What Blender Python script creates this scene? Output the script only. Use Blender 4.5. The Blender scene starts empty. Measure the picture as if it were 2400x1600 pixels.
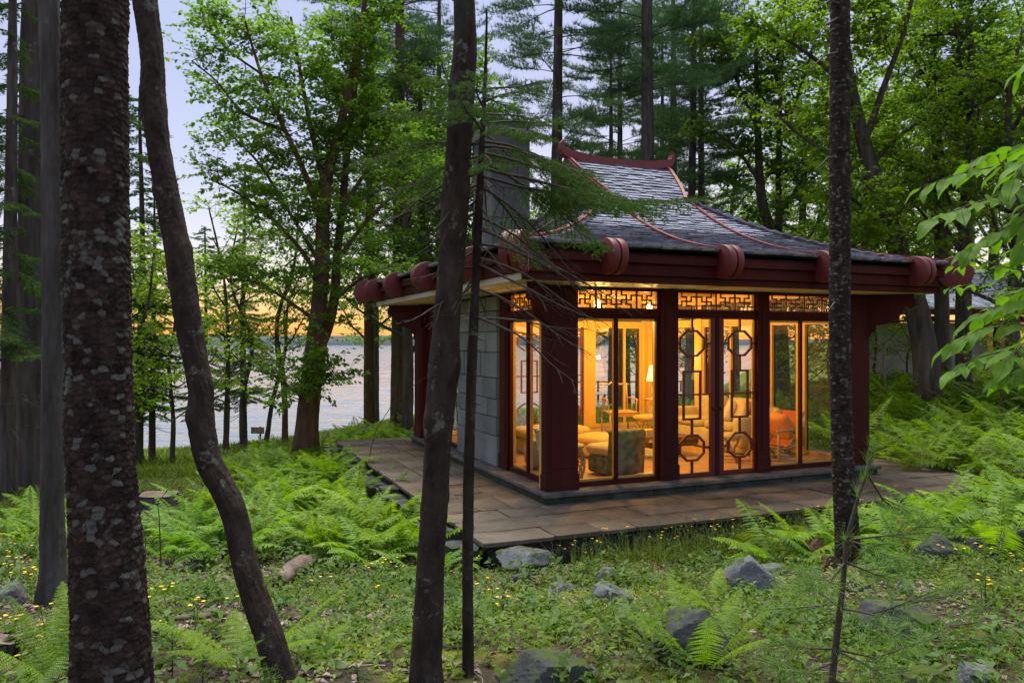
import bpy, math, random
import numpy as np
from mathutils import Vector, Matrix
R = math.radians
random.seed(7)
rng = np.random.default_rng(11)
SC = bpy.context.scene
COL = SC.collection

# ------------------------------------------------------------------ camera
# metres; the eye is the origin, y runs into the wood, z is up
F = 1778.0                    # focal length in pixels of the 2400 px wide photograph
cam_data = bpy.data.cameras.new('camera')
cam = bpy.data.objects.new('camera', cam_data); COL.objects.link(cam)
cam.location = (0, 0, 0); cam.rotation_euler = (R(90), 0, 0)
cam_data.sensor_width = 36.0; cam_data.lens = 36.0 * F / 2400.0
cam_data.shift_y = -3.0 / 2400.0
cam_data.clip_start = 0.05; cam_data.clip_end = 6000
SC.camera = cam

# ------------------------------------------------------------------ sky and light
world = bpy.data.worlds.new('World'); SC.world = world; world.use_nodes = True
wn = world.node_tree.nodes; wl = world.node_tree.links
bg = wn['Background']
SUN_ELEV, SUN_AZ = 0.8, 9.0       # just above the far shore, a little right of straight ahead
sky = wn.new('ShaderNodeTexSky'); sky.sky_type = 'NISHITA'; sky.sun_disc = False
sky.sun_elevation = R(SUN_ELEV); sky.sun_rotation = R(SUN_AZ)
sky.altitude = 50; sky.air_density = 1.0; sky.dust_density = 0.8; sky.ozone_density = 3.0
# thin high overcast that takes the last light: lavender above, pale rose lower down, peach along the horizon all the way round
_tc = wn.new('ShaderNodeTexCoord'); _sp = wn.new('ShaderNodeSeparateXYZ'); wl.new(_tc.outputs['Generated'], _sp.inputs[0])
_rp = wn.new('ShaderNodeValToRGB'); wl.new(_sp.outputs['Z'], _rp.inputs['Fac'])
_stops = [(0.0, (0.98, 0.42, 0.11)), (0.025, (1.05, 0.60, 0.21)), (0.055, (1.0, 0.72, 0.38)), (0.08, (0.85, 0.77, 0.69)), (0.12, (0.77, 0.75, 0.81)), (0.20, (0.62, 0.64, 0.83)), (0.30, (0.53, 0.57, 0.79)), (1.0, (0.42, 0.50, 0.78))]
while len(_rp.color_ramp.elements) < len(_stops): _rp.color_ramp.elements.new(0.5)
for _e, (_p, _c) in zip(_rp.color_ramp.elements, _stops): _e.position = _p; _e.color = (*_c, 1)
SKY_STRENGTH = 0.1
_k = wn.new('ShaderNodeVectorMath'); _k.operation = 'MULTIPLY_ADD'
wl.new(_rp.outputs['Color'], _k.inputs[0]); _k.inputs[1].default_value = (0.68/SKY_STRENGTH,)*3
_n = wn.new('ShaderNodeVectorMath'); _n.operation = 'SCALE'; wl.new(sky.outputs['Color'], _n.inputs[0]); _n.inputs['Scale'].default_value = 0.8
wl.new(_n.outputs[0], _k.inputs[2])
wl.new(_k.outputs[0], bg.inputs['Color']); bg.inputs['Strength'].default_value = SKY_STRENGTH

sun_data = bpy.data.lights.new('sun', 'SUN')
sun = bpy.data.objects.new('sun', sun_data); COL.objects.link(sun)
sun_data.energy = 5.0; sun_data.angle = R(48); sun_data.color = (1.0, 0.95, 0.86)
sun.rotation_euler = (R(-21), 0, R(10))      # from over the lake, a little left of straight ahead

SC.view_settings.view_transform = 'Standard'; SC.view_settings.look = 'None'
SC.view_settings.exposure = 0.6; SC.view_settings.gamma = 1.0
SC.view_settings.use_curve_mapping = False
SC.render.engine = 'CYCLES'
cy = SC.cycles
cy.max_bounces = 8; cy.diffuse_bounces = 3; cy.glossy_bounces = 4; cy.transmission_bounces = 5
cy.transparent_max_bounces = 16; cy.caustics_reflective = False; cy.caustics_refractive = False
cy.sample_clamp_indirect = 4.0
cy.use_denoising = True
try:
    cy.denoiser = 'OPENIMAGEDENOISE'; cy.denoising_input_passes = 'RGB_ALBEDO_NORMAL'
except Exception:
    pass

# ------------------------------------------------------------------ small helpers
def tag(o, label=None, cat=None, group=None, kind=None):
    if label: o['label'] = label
    if cat: o['category'] = cat
    if group: o['group'] = group
    if kind: o['kind'] = kind
    return o

def empty(name, loc=(0, 0, 0), rz=0.0, label=None, cat=None, group=None, parent=None):
    o = bpy.data.objects.new(name, None); COL.objects.link(o)
    o.empty_display_size = 0.1
    o.location = loc; o.rotation_euler = (0, 0, rz)
    if parent: o.parent = parent
    return tag(o, label, cat, group)

def link(name, me, mat=None, parent=None, loc=None, rot=None, scale=None):
    o = bpy.data.objects.new(name, me); COL.objects.link(o)
    if mat is not None and len(me.materials) == 0: me.materials.append(mat)
    if parent is not None: o.parent = parent
    if loc is not None: o.location = loc
    if rot is not None: o.rotation_euler = rot
    if scale is not None: o.scale = scale if hasattr(scale, '__len__') else (scale,) * 3
    return o

def np_mesh(name, verts, faces, smooth=False):
    """verts (N,3); faces: one (M,k) integer array or a list of such."""
    if not isinstance(faces, (list, tuple)): faces = [faces]
    faces = [np.asarray(f, dtype=np.int32) for f in faces if len(f)]
    me = bpy.data.meshes.new(name)
    v = np.asarray(verts, dtype=np.float32)
    me.vertices.add(len(v)); me.vertices.foreach_set('co', v.ravel())
    tot = np.concatenate([np.full(len(f), f.shape[1], np.int32) for f in faces])
    idx = np.concatenate([f.ravel() for f in faces])
    me.loops.add(len(idx)); me.loops.foreach_set('vertex_index', idx)
    me.polygons.add(len(tot))
    start = np.zeros(len(tot), np.int32); start[1:] = np.cumsum(tot)[:-1]
    me.polygons.foreach_set('loop_start', start)
    if smooth: me.polygons.foreach_set('use_smooth', np.ones(len(tot), bool))
    me.update(calc_edges=True)
    return me

class MB:
    """collects shapes, then becomes ONE mesh object"""
    def __init__(self): self.v = []; self.f = []; self.n = 0
    def add(self, verts, faces):
        verts = [tuple(p) for p in verts]
        self.v += verts; self.f += [tuple(i + self.n for i in f) for f in faces]; self.n += len(verts)
    def box(self, a, b, bev=0.0):
        x0, x1 = sorted((a[0], b[0])); y0, y1 = sorted((a[1], b[1])); z0, z1 = sorted((a[2], b[2]))
        if bev <= 0:
            self.add([(x0,y0,z0),(x1,y0,z0),(x1,y1,z0),(x0,y1,z0),(x0,y0,z1),(x1,y0,z1),(x1,y1,z1),(x0,y1,z1)],
                     [(0,3,2,1),(4,5,6,7),(0,1,5,4),(1,2,6,5),(2,3,7,6),(3,0,4,7)])
        else:
            c = bev
            ring = lambda e, z: [(x0+e,y0+c,z),(x0+c,y0+e,z),(x1-c,y0+e,z),(x1-e,y0+c,z),(x1-e,y1-c,z),(x1-c,y1-e,z),(x0+c,y1-e,z),(x0+e,y1-c,z)]
            vs = ring(c, z0) + ring(0, z0+c) + ring(0, z1-c) + ring(c, z1)
            fs = [tuple(range(7,-1,-1)), tuple(range(24,32))]
            for k in range(3):
                for i in range(8):
                    j = (i+1) % 8
                    fs.append((k*8+i, k*8+j, k*8+8+j, k*8+8+i))
            self.add(vs, fs)
        return self
    def tube(self, pts, rad, n=6, cap=True):
        pts = [Vector(p) for p in pts]
        if not hasattr(rad, '__len__'): rad = [rad] * len(pts)
        vs, fs = [], []
        up = Vector((0.0, 0.0, 1.0))
        t0 = (pts[1] - pts[0]).normalized()
        if abs(t0.dot(up)) > 0.95: up = Vector((1.0, 0.0, 0.0))
        x = t0.cross(up).normalized()
        for i, p in enumerate(pts):
            t = (pts[min(i+1, len(pts)-1)] - pts[max(i-1, 0)]).normalized()
            x = (x - t * x.dot(t)).normalized(); y = t.cross(x)
            for k in range(n):
                a = 2*math.pi*k/n
                vs.append(p + (x*math.cos(a) + y*math.sin(a)) * rad[i])
        for i in range(len(pts)-1):
            for k in range(n):
                j = (k+1) % n
                fs.append((i*n+k, i*n+j, (i+1)*n+j, (i+1)*n+k))
        if cap:
            fs.append(tuple(range(n-1, -1, -1))); fs.append(tuple((len(pts)-1)*n + k for k in range(n)))
        self.add(vs, fs); return self
    def prism(self, outline, to3, d0, d1):
        """outline: 2-D points; to3(a, b, d) -> 3-D"""
        n = len(outline)
        vs = [to3(a, b, d0) for a, b in outline] + [to3(a, b, d1) for a, b in outline]
        fs = [tuple(range(n-1, -1, -1)), tuple(range(n, 2*n))]
        for i in range(n):
            j = (i+1) % n
            fs.append((i, j, n+j, n+i))
        self.add(vs, fs); return self
    def lathe(self, prof, n=20, c=(0, 0, 0), sx=1.0, sy=1.0):
        vs, fs = [], []
        for r, z in prof:
            for k in range(n):
                a = 2*math.pi*k/n
                vs.append((c[0]+r*sx*math.cos(a), c[1]+r*sy*math.sin(a), c[2]+z))
        for i in range(len(prof)-1):
            for k in range(n):
                j = (k+1) % n
                fs.append((i*n+k, i*n+j, (i+1)*n+j, (i+1)*n+k))
        fs.append(tuple(range(n-1, -1, -1))); fs.append(tuple((len(prof)-1)*n + k for k in range(n)))
        self.add(vs, fs); return self
    def mesh(self, name, smooth=False, fix=True):
        me = bpy.data.meshes.new(name); me.from_pydata(self.v, [], self.f)
        if fix:
            import bmesh
            bm = bmesh.new(); bm.from_mesh(me); bmesh.ops.recalc_face_normals(bm, faces=bm.faces); bm.to_mesh(me); bm.free()
        if smooth: me.polygons.foreach_set('use_smooth', np.ones(len(me.polygons), bool))
        me.update(); return me
    def build(self, name, mat, parent=None, smooth=False, loc=None, rot=None):
        return link(name, self.mesh(name, smooth), mat, parent, loc, rot)

def smooth_by_angle(o, deg=40):
    me = o.data
    me.polygons.foreach_set('use_smooth', np.ones(len(me.polygons), bool))
    try: me.set_sharp_from_angle(angle=R(deg))
    except Exception: pass
    return o

def copy_tree(o, parent=None):
    c = o.copy(); COL.objects.link(c)
    if parent is not None: c.parent = parent
    for ch in list(o.children): copy_tree(ch, c)
    return c

# value noise, vectorised
def _h(ix, iy, iz, s):
    n = (ix.astype(np.int64)*374761393 + iy.astype(np.int64)*668265263 + iz.astype(np.int64)*2147483647 + s*1274126177) & 0x7fffffff
    n = ((n ^ (n >> 13)) * 1274126177) & 0x7fffffff
    n = (n ^ (n >> 16)) & 0xffff
    return n / 65535.0
def noise3(x, y, z, s=0):
    x, y, z = np.broadcast_arrays(np.asarray(x, float), np.asarray(y, float), np.asarray(z, float))
    ix, iy, iz = np.floor(x), np.floor(y), np.floor(z)
    fx, fy, fz = x-ix, y-iy, z-iz
    fx, fy, fz = [f*f*(3-2*f) for f in (fx, fy, fz)]
    r = 0
    for a in (0, 1):
        for b in (0, 1):
            for c in (0, 1):
                w = (fx if a else 1-fx) * (fy if b else 1-fy) * (fz if c else 1-fz)
                r = r + w * _h(ix+a, iy+b, iz+c, s)
    return r * 2 - 1
def fbm(x, y, z=0.0, o=3, s=0):
    r = 0; a = 1.0; t = 0
    for i in range(o):
        r = r + a*noise3(np.asarray(x)*2**i, np.asarray(y)*2**i, np.asarray(z)*2**i, s+i*17); t += a; a *= 0.5
    return r / t

# a point of the place, from where the photograph (2400 px wide) shows it and its distance
def P(px, py, Y): return Vector(((px-1200)/F*Y, Y, (797-py)/F*Y))
def PD(px, py, Y): return P(px*1.0204, py*1.0204, Y)

# ------------------------------------------------------------------ materials
def nodes_of(name):
    m = bpy.data.materials.new(name); m.use_nodes = True
    nt = m.node_tree; b = nt.nodes['Principled BSDF']
    return m, nt, b
def nnode(nt, kind, **kw):
    n = nt.nodes.new(kind)
    for k, v in kw.items():
        if k.startswith('_'): setattr(n, k[1:], v)
        else: n.inputs[k.replace('_', ' ')].default_value = v
    return n
def coords(nt, scale=(1, 1, 1), mode='Object'):
    tc = nt.nodes.new('ShaderNodeTexCoord'); mp = nt.nodes.new('ShaderNodeMapping')
    mp.inputs['Scale'].default_value = scale
    nt.links.new(tc.outputs[mode], mp.inputs['Vector']); return mp.outputs['Vector']
def ramp(nt, fac, stops):
    r = nt.nodes.new('ShaderNodeValToRGB')
    while len(r.color_ramp.elements) < len(stops): r.color_ramp.elements.new(0.5)
    for e, (p, c) in zip(r.color_ramp.elements, stops):
        e.position = p; e.color = (c[0], c[1], c[2], 1)
    nt.links.new(fac, r.inputs['Fac']); return r.outputs['Color']
def mix(nt, fac, a, b, mode='MIX'):
    m = nt.nodes.new('ShaderNodeMix'); m.data_type = 'RGBA'; m.blend_type = mode
    for sock, v in ((m.inputs['Factor'], fac), (m.inputs['A'], a), (m.inputs['B'], b)):
        if hasattr(v, 'is_linked'): nt.links.new(v, sock)
        elif isinstance(v, (int, float)): sock.default_value = v
        else: sock.default_value = (v[0], v[1], v[2], 1)
    # colour sockets are the ones of type RGBA
    return [o for o in m.outputs if o.type == 'RGBA'][0]
def mixc(nt, fac, a, b, mode='MIX'):
    m = nt.nodes.new('ShaderNodeMixRGB'); m.blend_type = mode
    for key, v in (('Fac', fac), ('Color1', a), ('Color2', b)):
        if hasattr(v, 'is_linked'): nt.links.new(v, m.inputs[key])
        elif isinstance(v, (int, float)): m.inputs[key].default_value = v
        else: m.inputs[key].default_value = (v[0], v[1], v[2], 1)
    return m.outputs['Color']
def noise(nt, vec, scale, detail=4.0, rough=0.55, out='Fac'):
    n = nnode(nt, 'ShaderNodeTexNoise', Scale=scale, Detail=detail, Roughness=rough)
    nt.links.new(vec, n.inputs['Vector']); return n.outputs[out]
def bump(nt, b, height, strength=0.3, dist=0.02):
    n = nnode(nt, 'ShaderNodeBump', Strength=strength, Distance=dist)
    nt.links.new(height, n.inputs['Height']); nt.links.new(n.outputs['Normal'], b.inputs['Normal'])

def noisy(name, stops, scale=4.0, rough=0.7, bump_s=0.2, bump_scale=None, stretch=(1, 1, 1), spec=0.3, detail=5.0, dist=0.02, coat=0.0, rand=0.0):
    """a material whose colour wanders through stops with a noise"""
    m, nt, b = nodes_of(name)
    v = coords(nt, stretch)
    f = noise(nt, v, scale, detail)
    c = ramp(nt, f, stops)
    if rand > 0:
        oi = nt.nodes.new('ShaderNodeObjectInfo')
        gi = nt.nodes.new('ShaderNodeNewGeometry')
        ad = nnode(nt, 'ShaderNodeMath', _operation='ADD'); nt.links.new(oi.outputs['Random'], ad.inputs[0]); nt.links.new(gi.outputs['Random Per Island'], ad.inputs[1])
        fr = nnode(nt, 'ShaderNodeMath', _operation='FRACT'); nt.links.new(ad.outputs[0], fr.inputs[0])
        mr = nnode(nt, 'ShaderNodeMapRange', To_Min=1-rand, To_Max=1+rand); nt.links.new(fr.outputs[0], mr.inputs['Value'])
        hsv = nt.nodes.new('ShaderNodeHueSaturation'); nt.links.new(c, hsv.inputs['Color']); nt.links.new(mr.outputs[0], hsv.inputs['Value'])
        c = hsv.outputs['Color']
    nt.links.new(c, b.inputs['Base Color'])
    b.inputs['Roughness'].default_value = rough; b.inputs['Specular IOR Level'].default_value = spec
    if coat: b.inputs['Coat Weight'].default_value = coat
    if bump_s > 0:
        h = noise(nt, v, bump_scale or scale*4, 6.0)
        bump(nt, b, h, bump_s, dist)
    return m

def leaf_mat(name, dark, light, trans=0.45, tcol=None, rough=0.55, spec=0.25, hue=0.02):
    """thin leaf: reflects and lets light through, each leaf its own tone"""
    m, nt, b = nodes_of(name)
    gi = nt.nodes.new('ShaderNodeNewGeometry'); oi = nt.nodes.new('ShaderNodeObjectInfo')
    v = coords(nt, (1, 1, 1)); big = noise(nt, v, 0.9, 2.0)
    a1 = nnode(nt, 'ShaderNodeMath', _operation='MULTIPLY_ADD'); nt.links.new(gi.outputs['Random Per Island'], a1.inputs[0]); a1.inputs[1].default_value = 0.55
    a2 = nnode(nt, 'ShaderNodeMath', _operation='MULTIPLY_ADD'); nt.links.new(big, a2.inputs[0]); a2.inputs[1].default_value = 0.9; a2.inputs[2].default_value = -0.28
    a3 = nnode(nt, 'ShaderNodeMath', _operation='MULTIPLY_ADD'); nt.links.new(oi.outputs['Random'], a3.inputs[0]); a3.inputs[1].default_value = 0.4
    nt.links.new(a3.outputs[0], a2.inputs[2]); a3.inputs[2].default_value = -0.42
    nt.links.new(a2.outputs[0], a1.inputs[2])
    c = ramp(nt, a1.outputs[0], [(0.0, dark), (0.85, light)])
    nt.links.new(c, b.inputs['Base Color']); b.inputs['Roughness'].default_value = rough
    b.inputs['Specular IOR Level'].default_value = spec
    tr = nt.nodes.new('ShaderNodeBsdfTranslucent')
    tc = mixc(nt, 1.0, c, tcol or (1.25, 1.35, 0.55), 'MULTIPLY')
    nt.links.new(tc, tr.inputs['Color'])
    mx = nt.nodes.new('ShaderNodeMixShader'); mx.inputs[0].default_value = trans
    nt.links.new(b.outputs[0], mx.inputs[1]); nt.links.new(tr.outputs[0], mx.inputs[2])
    nt.links.new(mx.outputs[0], nt.nodes['Material Output'].inputs['Surface'])
    return m

def bark_mat(name, dark, mid, lichen, lichen_amt=0.55, scale=9.0, stretch=(1, 1, 0.35), bump_s=0.6, lich_scale=5.0, dist=0.01):
    m, nt, b = nodes_of(name)
    v = coords(nt, stretch); v1 = coords(nt, (1, 1, 1))
    f = noise(nt, v, scale, 8.0, 0.65)
    c = ramp(nt, f, [(0.32, dark), (0.62, mid), (0.8, tuple(min(1, q*1.5) for q in mid))])
    l = noise(nt, v1, lich_scale, 7.0, 0.7); l2 = noise(nt, v1, lich_scale*6, 4.0, 0.6)
    ls = nnode(nt, 'ShaderNodeMath', _operation='MULTIPLY_ADD'); nt.links.new(l2, ls.inputs[0]); ls.inputs[1].default_value = 0.35; nt.links.new(l, ls.inputs[2])
    lf = ramp(nt, ls.outputs[0], [(0.87-0.2*lichen_amt, (0, 0, 0)), (0.94-0.2*lichen_amt, (1, 1, 1))])
    lfm = nnode(nt, 'ShaderNodeMath', _operation='MULTIPLY'); nt.links.new(lf, lfm.inputs[0]); lfm.inputs[1].default_value = 0.85
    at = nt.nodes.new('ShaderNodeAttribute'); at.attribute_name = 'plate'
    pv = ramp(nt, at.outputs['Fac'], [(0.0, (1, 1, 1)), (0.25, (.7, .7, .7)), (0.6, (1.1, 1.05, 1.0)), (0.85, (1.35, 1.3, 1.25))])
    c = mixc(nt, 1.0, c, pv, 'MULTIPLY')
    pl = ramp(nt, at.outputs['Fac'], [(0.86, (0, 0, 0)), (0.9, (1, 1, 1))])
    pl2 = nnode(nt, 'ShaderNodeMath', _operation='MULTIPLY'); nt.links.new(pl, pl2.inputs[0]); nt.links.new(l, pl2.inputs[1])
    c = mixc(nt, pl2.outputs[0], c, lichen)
    c2 = mixc(nt, lfm.outputs[0], c, lichen)
    nt.links.new(c2, b.inputs['Base Color']); b.inputs['Roughness'].default_value = 0.9; b.inputs['Specular IOR Level'].default_value = 0.15
    bump(nt, b, f, bump_s, dist)
    return m

M = {}
M['maple_leaf'] = leaf_mat('maple_leaf', (0.06, 0.135, 0.014), (0.17, 0.30, 0.035), 0.6)
M['maple_leaf_blue'] = leaf_mat('maple_leaf_cool', (0.0533, 0.1438, 0.034), (0.1495, 0.3375, 0.061), 0.45)
M['sapling_leaf'] = leaf_mat('sapling_leaf', (0.081, 0.16, 0.01), (0.2268, 0.35, 0.025), 0.62)
M['pine_needle'] = leaf_mat('pine_needle', (0.045, 0.105, 0.05), (0.13, 0.235, 0.105), 0.35, (1, 1.1, .7), rough=.8, spec=.05)
M['spruce_needle'] = leaf_mat('spruce_needle', (0.0315, 0.08, 0.0165), (0.1155, 0.215, 0.045), 0.2, (1, 1.1, .7), rough=.8, spec=.05)
M['hemlock_needle'] = leaf_mat('hemlock_needle', (0.06038, 0.1323, 0.0351), (0.1876, 0.3159, 0.0702), 0.25, (1, 1.1, .7), rough=.8, spec=.05)
M['fern'] = leaf_mat('fern', (0.0672, 0.14, 0.0042), (0.224, 0.37, 0.0105), 0.45)
M['fern_cool'] = leaf_mat('fern_cool', (0.0504, 0.125, 0.0098), (0.168, 0.32, 0.021), 0.4)
M['herb'] = leaf_mat('herb', (0.0352, 0.08, 0.0075), (0.1265, 0.215, 0.0225), 0.4)
M['herb_dark'] = leaf_mat('herb_dark', (0.0242, 0.065, 0.01), (0.0825, 0.16, 0.0225), 0.35)
M['weed_stem'] = leaf_mat('weed_stem', (0.11, 0.15, 0.02), (0.242, 0.28, 0.045), 0.3)
M['grass'] = leaf_mat('grass', (0.066, 0.115, 0.01), (0.187, 0.26, 0.025), 0.4)
M['big_leaf'] = leaf_mat('big_leaf', (0.0486, 0.125, 0.0075), (0.1242, 0.26, 0.015), 0.5, rough=0.6, spec=0.2)
def _veins(m):
    nt = m.node_tree; b = nt.nodes['Principled BSDF']; tc = nt.nodes.new('ShaderNodeTexCoord'); sp = nt.nodes.new('ShaderNodeSeparateXYZ'); nt.links.new(tc.outputs['Object'], sp.inputs[0])
    ab = nnode(nt, 'ShaderNodeMath', _operation='ABSOLUTE'); nt.links.new(sp.outputs['Y'], ab.inputs[0])
    a = nnode(nt, 'ShaderNodeMath', _operation='MULTIPLY_ADD'); nt.links.new(ab.outputs[0], a.inputs[0]); a.inputs[1].default_value = -.9; nt.links.new(sp.outputs['X'], a.inputs[2])
    k = nnode(nt, 'ShaderNodeMath', _operation='MULTIPLY'); nt.links.new(a.outputs[0], k.inputs[0]); k.inputs[1].default_value = 11.0
    f = nnode(nt, 'ShaderNodeMath', _operation='FRACT'); nt.links.new(k.outputs[0], f.inputs[0])
    v = ramp(nt, f.outputs[0], [(0.0, (1, 1, 1)), (0.12, (0, 0, 0)), (0.9, (.1, .1, .1)), (1.0, (1, 1, 1))]); mid = ramp(nt, ab.outputs[0], [(0.0, (1, 1, 1)), (0.02, (0, 0, 0))])
    al = mixc(nt, 1.0, v, mid, 'LIGHTEN'); src = b.inputs['Base Color'].links[0].from_socket
    c = mixc(nt, al, src, mixc(nt, 1.0, src, (1.9, 1.6, 1.8), 'MULTIPLY')); nt.links.new(c, b.inputs['Base Color']); bump(nt, b, al, .5, .02)
_veins(M['big_leaf'])
M['dead_fern'] = noisy('dead_fern', [(0.3, (0.22, 0.09, 0.03)), (0.7, (0.36, 0.15, 0.05))], 6, 0.9, 0)
M['yellow'] = noisy('petal_yellow', [(0.3, (0.75, 0.483, 0.01)), (0.7, (0.85, 0.598, 0.02))], 20, 0.6, 0)
M['stem'] = noisy('stem_green', [(0.3, (0.09, 0.15, 0.03)), (0.7, (0.15, 0.22, 0.05))], 20, 0.7, 0)
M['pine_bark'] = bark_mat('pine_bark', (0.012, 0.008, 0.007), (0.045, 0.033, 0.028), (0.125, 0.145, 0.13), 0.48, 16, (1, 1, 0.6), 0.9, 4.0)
M['smooth_bark'] = bark_mat('smooth_bark', (0.018, 0.013, 0.010), (0.05, 0.039, 0.031), (0.125, 0.14, 0.105), 0.55, 13, (1, 1, 0.5), 0.9, 7.0)
M['grey_bark'] = bark_mat('grey_bark', (0.03, 0.027, 0.024), (0.085, 0.08, 0.075), (0.13, 0.15, 0.13), 0.3, 12, (1, 1, 0.14), 0.8, 3.5)
M['far_bark'] = bark_mat('far_bark', (0.032, 0.028, 0.024), (0.10, 0.09, 0.08), (0.18, 0.2, 0.17), 0.4, 6, (1, 1, 0.15), 0.8, 2.0, 0.03)
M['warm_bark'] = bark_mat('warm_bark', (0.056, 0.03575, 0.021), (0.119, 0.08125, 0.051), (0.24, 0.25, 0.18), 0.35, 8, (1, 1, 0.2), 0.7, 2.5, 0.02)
M['twig'] = noisy('twig_bark', [(0.3, (0.035, 0.028, 0.022)), (0.7, (0.09, 0.075, 0.06))], 12, 0.9, 0.2)
M['pale_twig'] = noisy('pale_twig', [(0.3, (0.16, 0.13, 0.12)), (0.7, (0.28, 0.23, 0.21))], 12, 0.9, 0.2)
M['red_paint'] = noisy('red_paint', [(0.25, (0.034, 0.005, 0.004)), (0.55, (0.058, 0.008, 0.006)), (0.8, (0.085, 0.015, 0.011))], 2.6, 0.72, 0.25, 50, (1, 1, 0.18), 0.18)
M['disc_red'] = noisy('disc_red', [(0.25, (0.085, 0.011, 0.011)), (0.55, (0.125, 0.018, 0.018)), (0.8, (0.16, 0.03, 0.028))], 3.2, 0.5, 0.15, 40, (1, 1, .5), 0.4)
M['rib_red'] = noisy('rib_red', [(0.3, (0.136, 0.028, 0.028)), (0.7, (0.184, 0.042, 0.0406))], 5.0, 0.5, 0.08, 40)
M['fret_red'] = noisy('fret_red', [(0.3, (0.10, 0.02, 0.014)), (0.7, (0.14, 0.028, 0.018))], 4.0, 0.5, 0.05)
M['int_wood'] = noisy('interior_wood', [(0.3, (0.60, 0.34, 0.06)), (0.7, (0.70, 0.42, 0.085))], 3.0, 0.5, 0.06, 30, (1, 1, 0.2), 0.35)
M['soffit'] = noisy('soffit_paint', [(0.3, (0.62, 0.52, 0.40)), (0.7, (0.7, 0.6, 0.47))], 4.0, 0.6, 0.05)
M['pale_trim'] = noisy('pale_trim', [(0.3, (0.5, 0.42, 0.38)), (0.7, (0.6, 0.5, 0.45))], 4.0, 0.6, 0.05)
M['shingle'] = noisy('cedar_shingle', [(0.25, (0.17, 0.185, 0.235)), (0.75, (0.36, 0.385, 0.47))], 9.0, 0.85, 0.5, 30, (1, 1, 1), 0.2, rand=0.34)
M['roof_deck'] = noisy('roof_deck', [(0.3, (0.02, 0.018, 0.016)), (0.7, (0.05, 0.045, 0.04))], 6.0, 0.9, 0)
M['grey_stone'] = noisy('grey_stone', [(0.25, (0.136, 0.152, 0.152)), (0.55, (0.208, 0.224, 0.224)), (0.8, (0.264, 0.256, 0.232))], 2.2, 0.85, 0.35, 14, (1, 1, 1), 0.25, rand=0.16)
M['mortar'] = noisy('mortar', [(0.3, (0.08, 0.08, 0.07)), (0.7, (0.14, 0.13, 0.12))], 8.0, 0.95, 0.3)
M['flagstone'] = noisy('flagstone', [(0.25, (0.05, 0.042, 0.03)), (0.45, (0.10, 0.085, 0.06)), (0.6, (0.13, 0.108, 0.08)), (0.8, (0.19, 0.155, 0.115))], 2.4, 0.85, 0.5, 12, (1, 1, 1), 0.2, rand=0.22, detail=8.0)
M['mossy_stone'] = noisy('mossy_stone', [(0.3, (0.018, 0.027, 0.0168)), (0.55, (0.048, 0.06, 0.042)), (0.8, (0.102, 0.108, 0.096))], 5.0, 0.9, 0.5, 18)
M['dark_stone'] = noisy('dark_stone', [(0.3, (0.018, 0.018, 0.014)), (0.6, (0.045, 0.045, 0.035)), (0.85, (0.08, 0.075, 0.06))], 5.0, 0.95, 0.6, 16)
# ------------------------------------------------------------------ the land, the lake and its far shore
LAKE_Z = -4.5
_cp = np.array([
 (0,0,-1.55),(-3,1.5,-1.55),(3,1.5,-1.45),(0,3.7,-1.64),(-2.5,3.5,-1.66),(2.5,3.6,-1.62),(-3.5,5.8,-2.0),(3.2,7.2,-2.12),(0,8,-2.5),(-1.5,7,-2.35),
 (1.6,8.6,-2.5),(3.5,9.2,-2.48),(5.2,8.3,-2.2),(-5.7,12.1,-2.55),(-3,12,-2.6),(-2.5,9.5,-2.55),(-5,18.5,-3.0),(-10,13,-2.75),(-12,22,-3.5),(-8,24,-3.5),
 (-11.0,31,-4.4),(-15,29.5,-4.4),(-25,26,-4.4),(-5.4,28.8,-3.35),(-3,29,-3.25),(-7.5,41,-4.4),(-1,40,-3.6),(0,46,-4.4),(8,42,-3.6),(9,48,-4.4),
 (3,14,-2.5),(5,16,-2.45),(8,9.6,-2.1),(6.5,6,-1.75),(9,13.5,-2.0),(8,16.5,-2.2),(12,20,-1.6),(12,25,-1.2),(20,30,-0.9),(25,20,-0.5),(11,5,-1.3),(20,45,-1.2),(20,60,-1.6),
 (40,60,0.0),(16,60,-4.3),(-11,42,-6.2),(-20,38,-6.2),(-30,32,-6.0),(-7,55,-6.4),(0,60,-6.5),(9,64,-6.5),(-20,10,-2.6),(-30,15,-3.0),(-6,4,-1.8),(6,3,-1.4),
 (40,20,0.6),(40,0,0.3),(0,-10,-1.2),(-30,-5,-2.0),(25,-10,-0.6),(-45,25,-6.0),(-3,34,-3.5),(-1.0,20,-2.75),(1,26,-2.9),(6,30,-2.7),(12,35,-2.3)], float)
def _U(r2): return np.where(r2 > 1e-9, r2*np.log(r2+1e-9), 0.0)*0.5
def _tps():
    n = len(_cp); xy = _cp[:, :2]/10.0
    d2 = ((xy[:, None]-xy[None])**2).sum(-1)
    A = np.zeros((n+3, n+3)); A[:n, :n] = _U(d2) + np.eye(n)*0.02
    A[:n, n] = 1; A[:n, n+1:] = xy; A[n, :n] = 1; A[n+1:, :n] = xy.T
    return np.linalg.solve(A, np.concatenate([_cp[:, 2], np.zeros(3)]))
_w = _tps()
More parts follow.
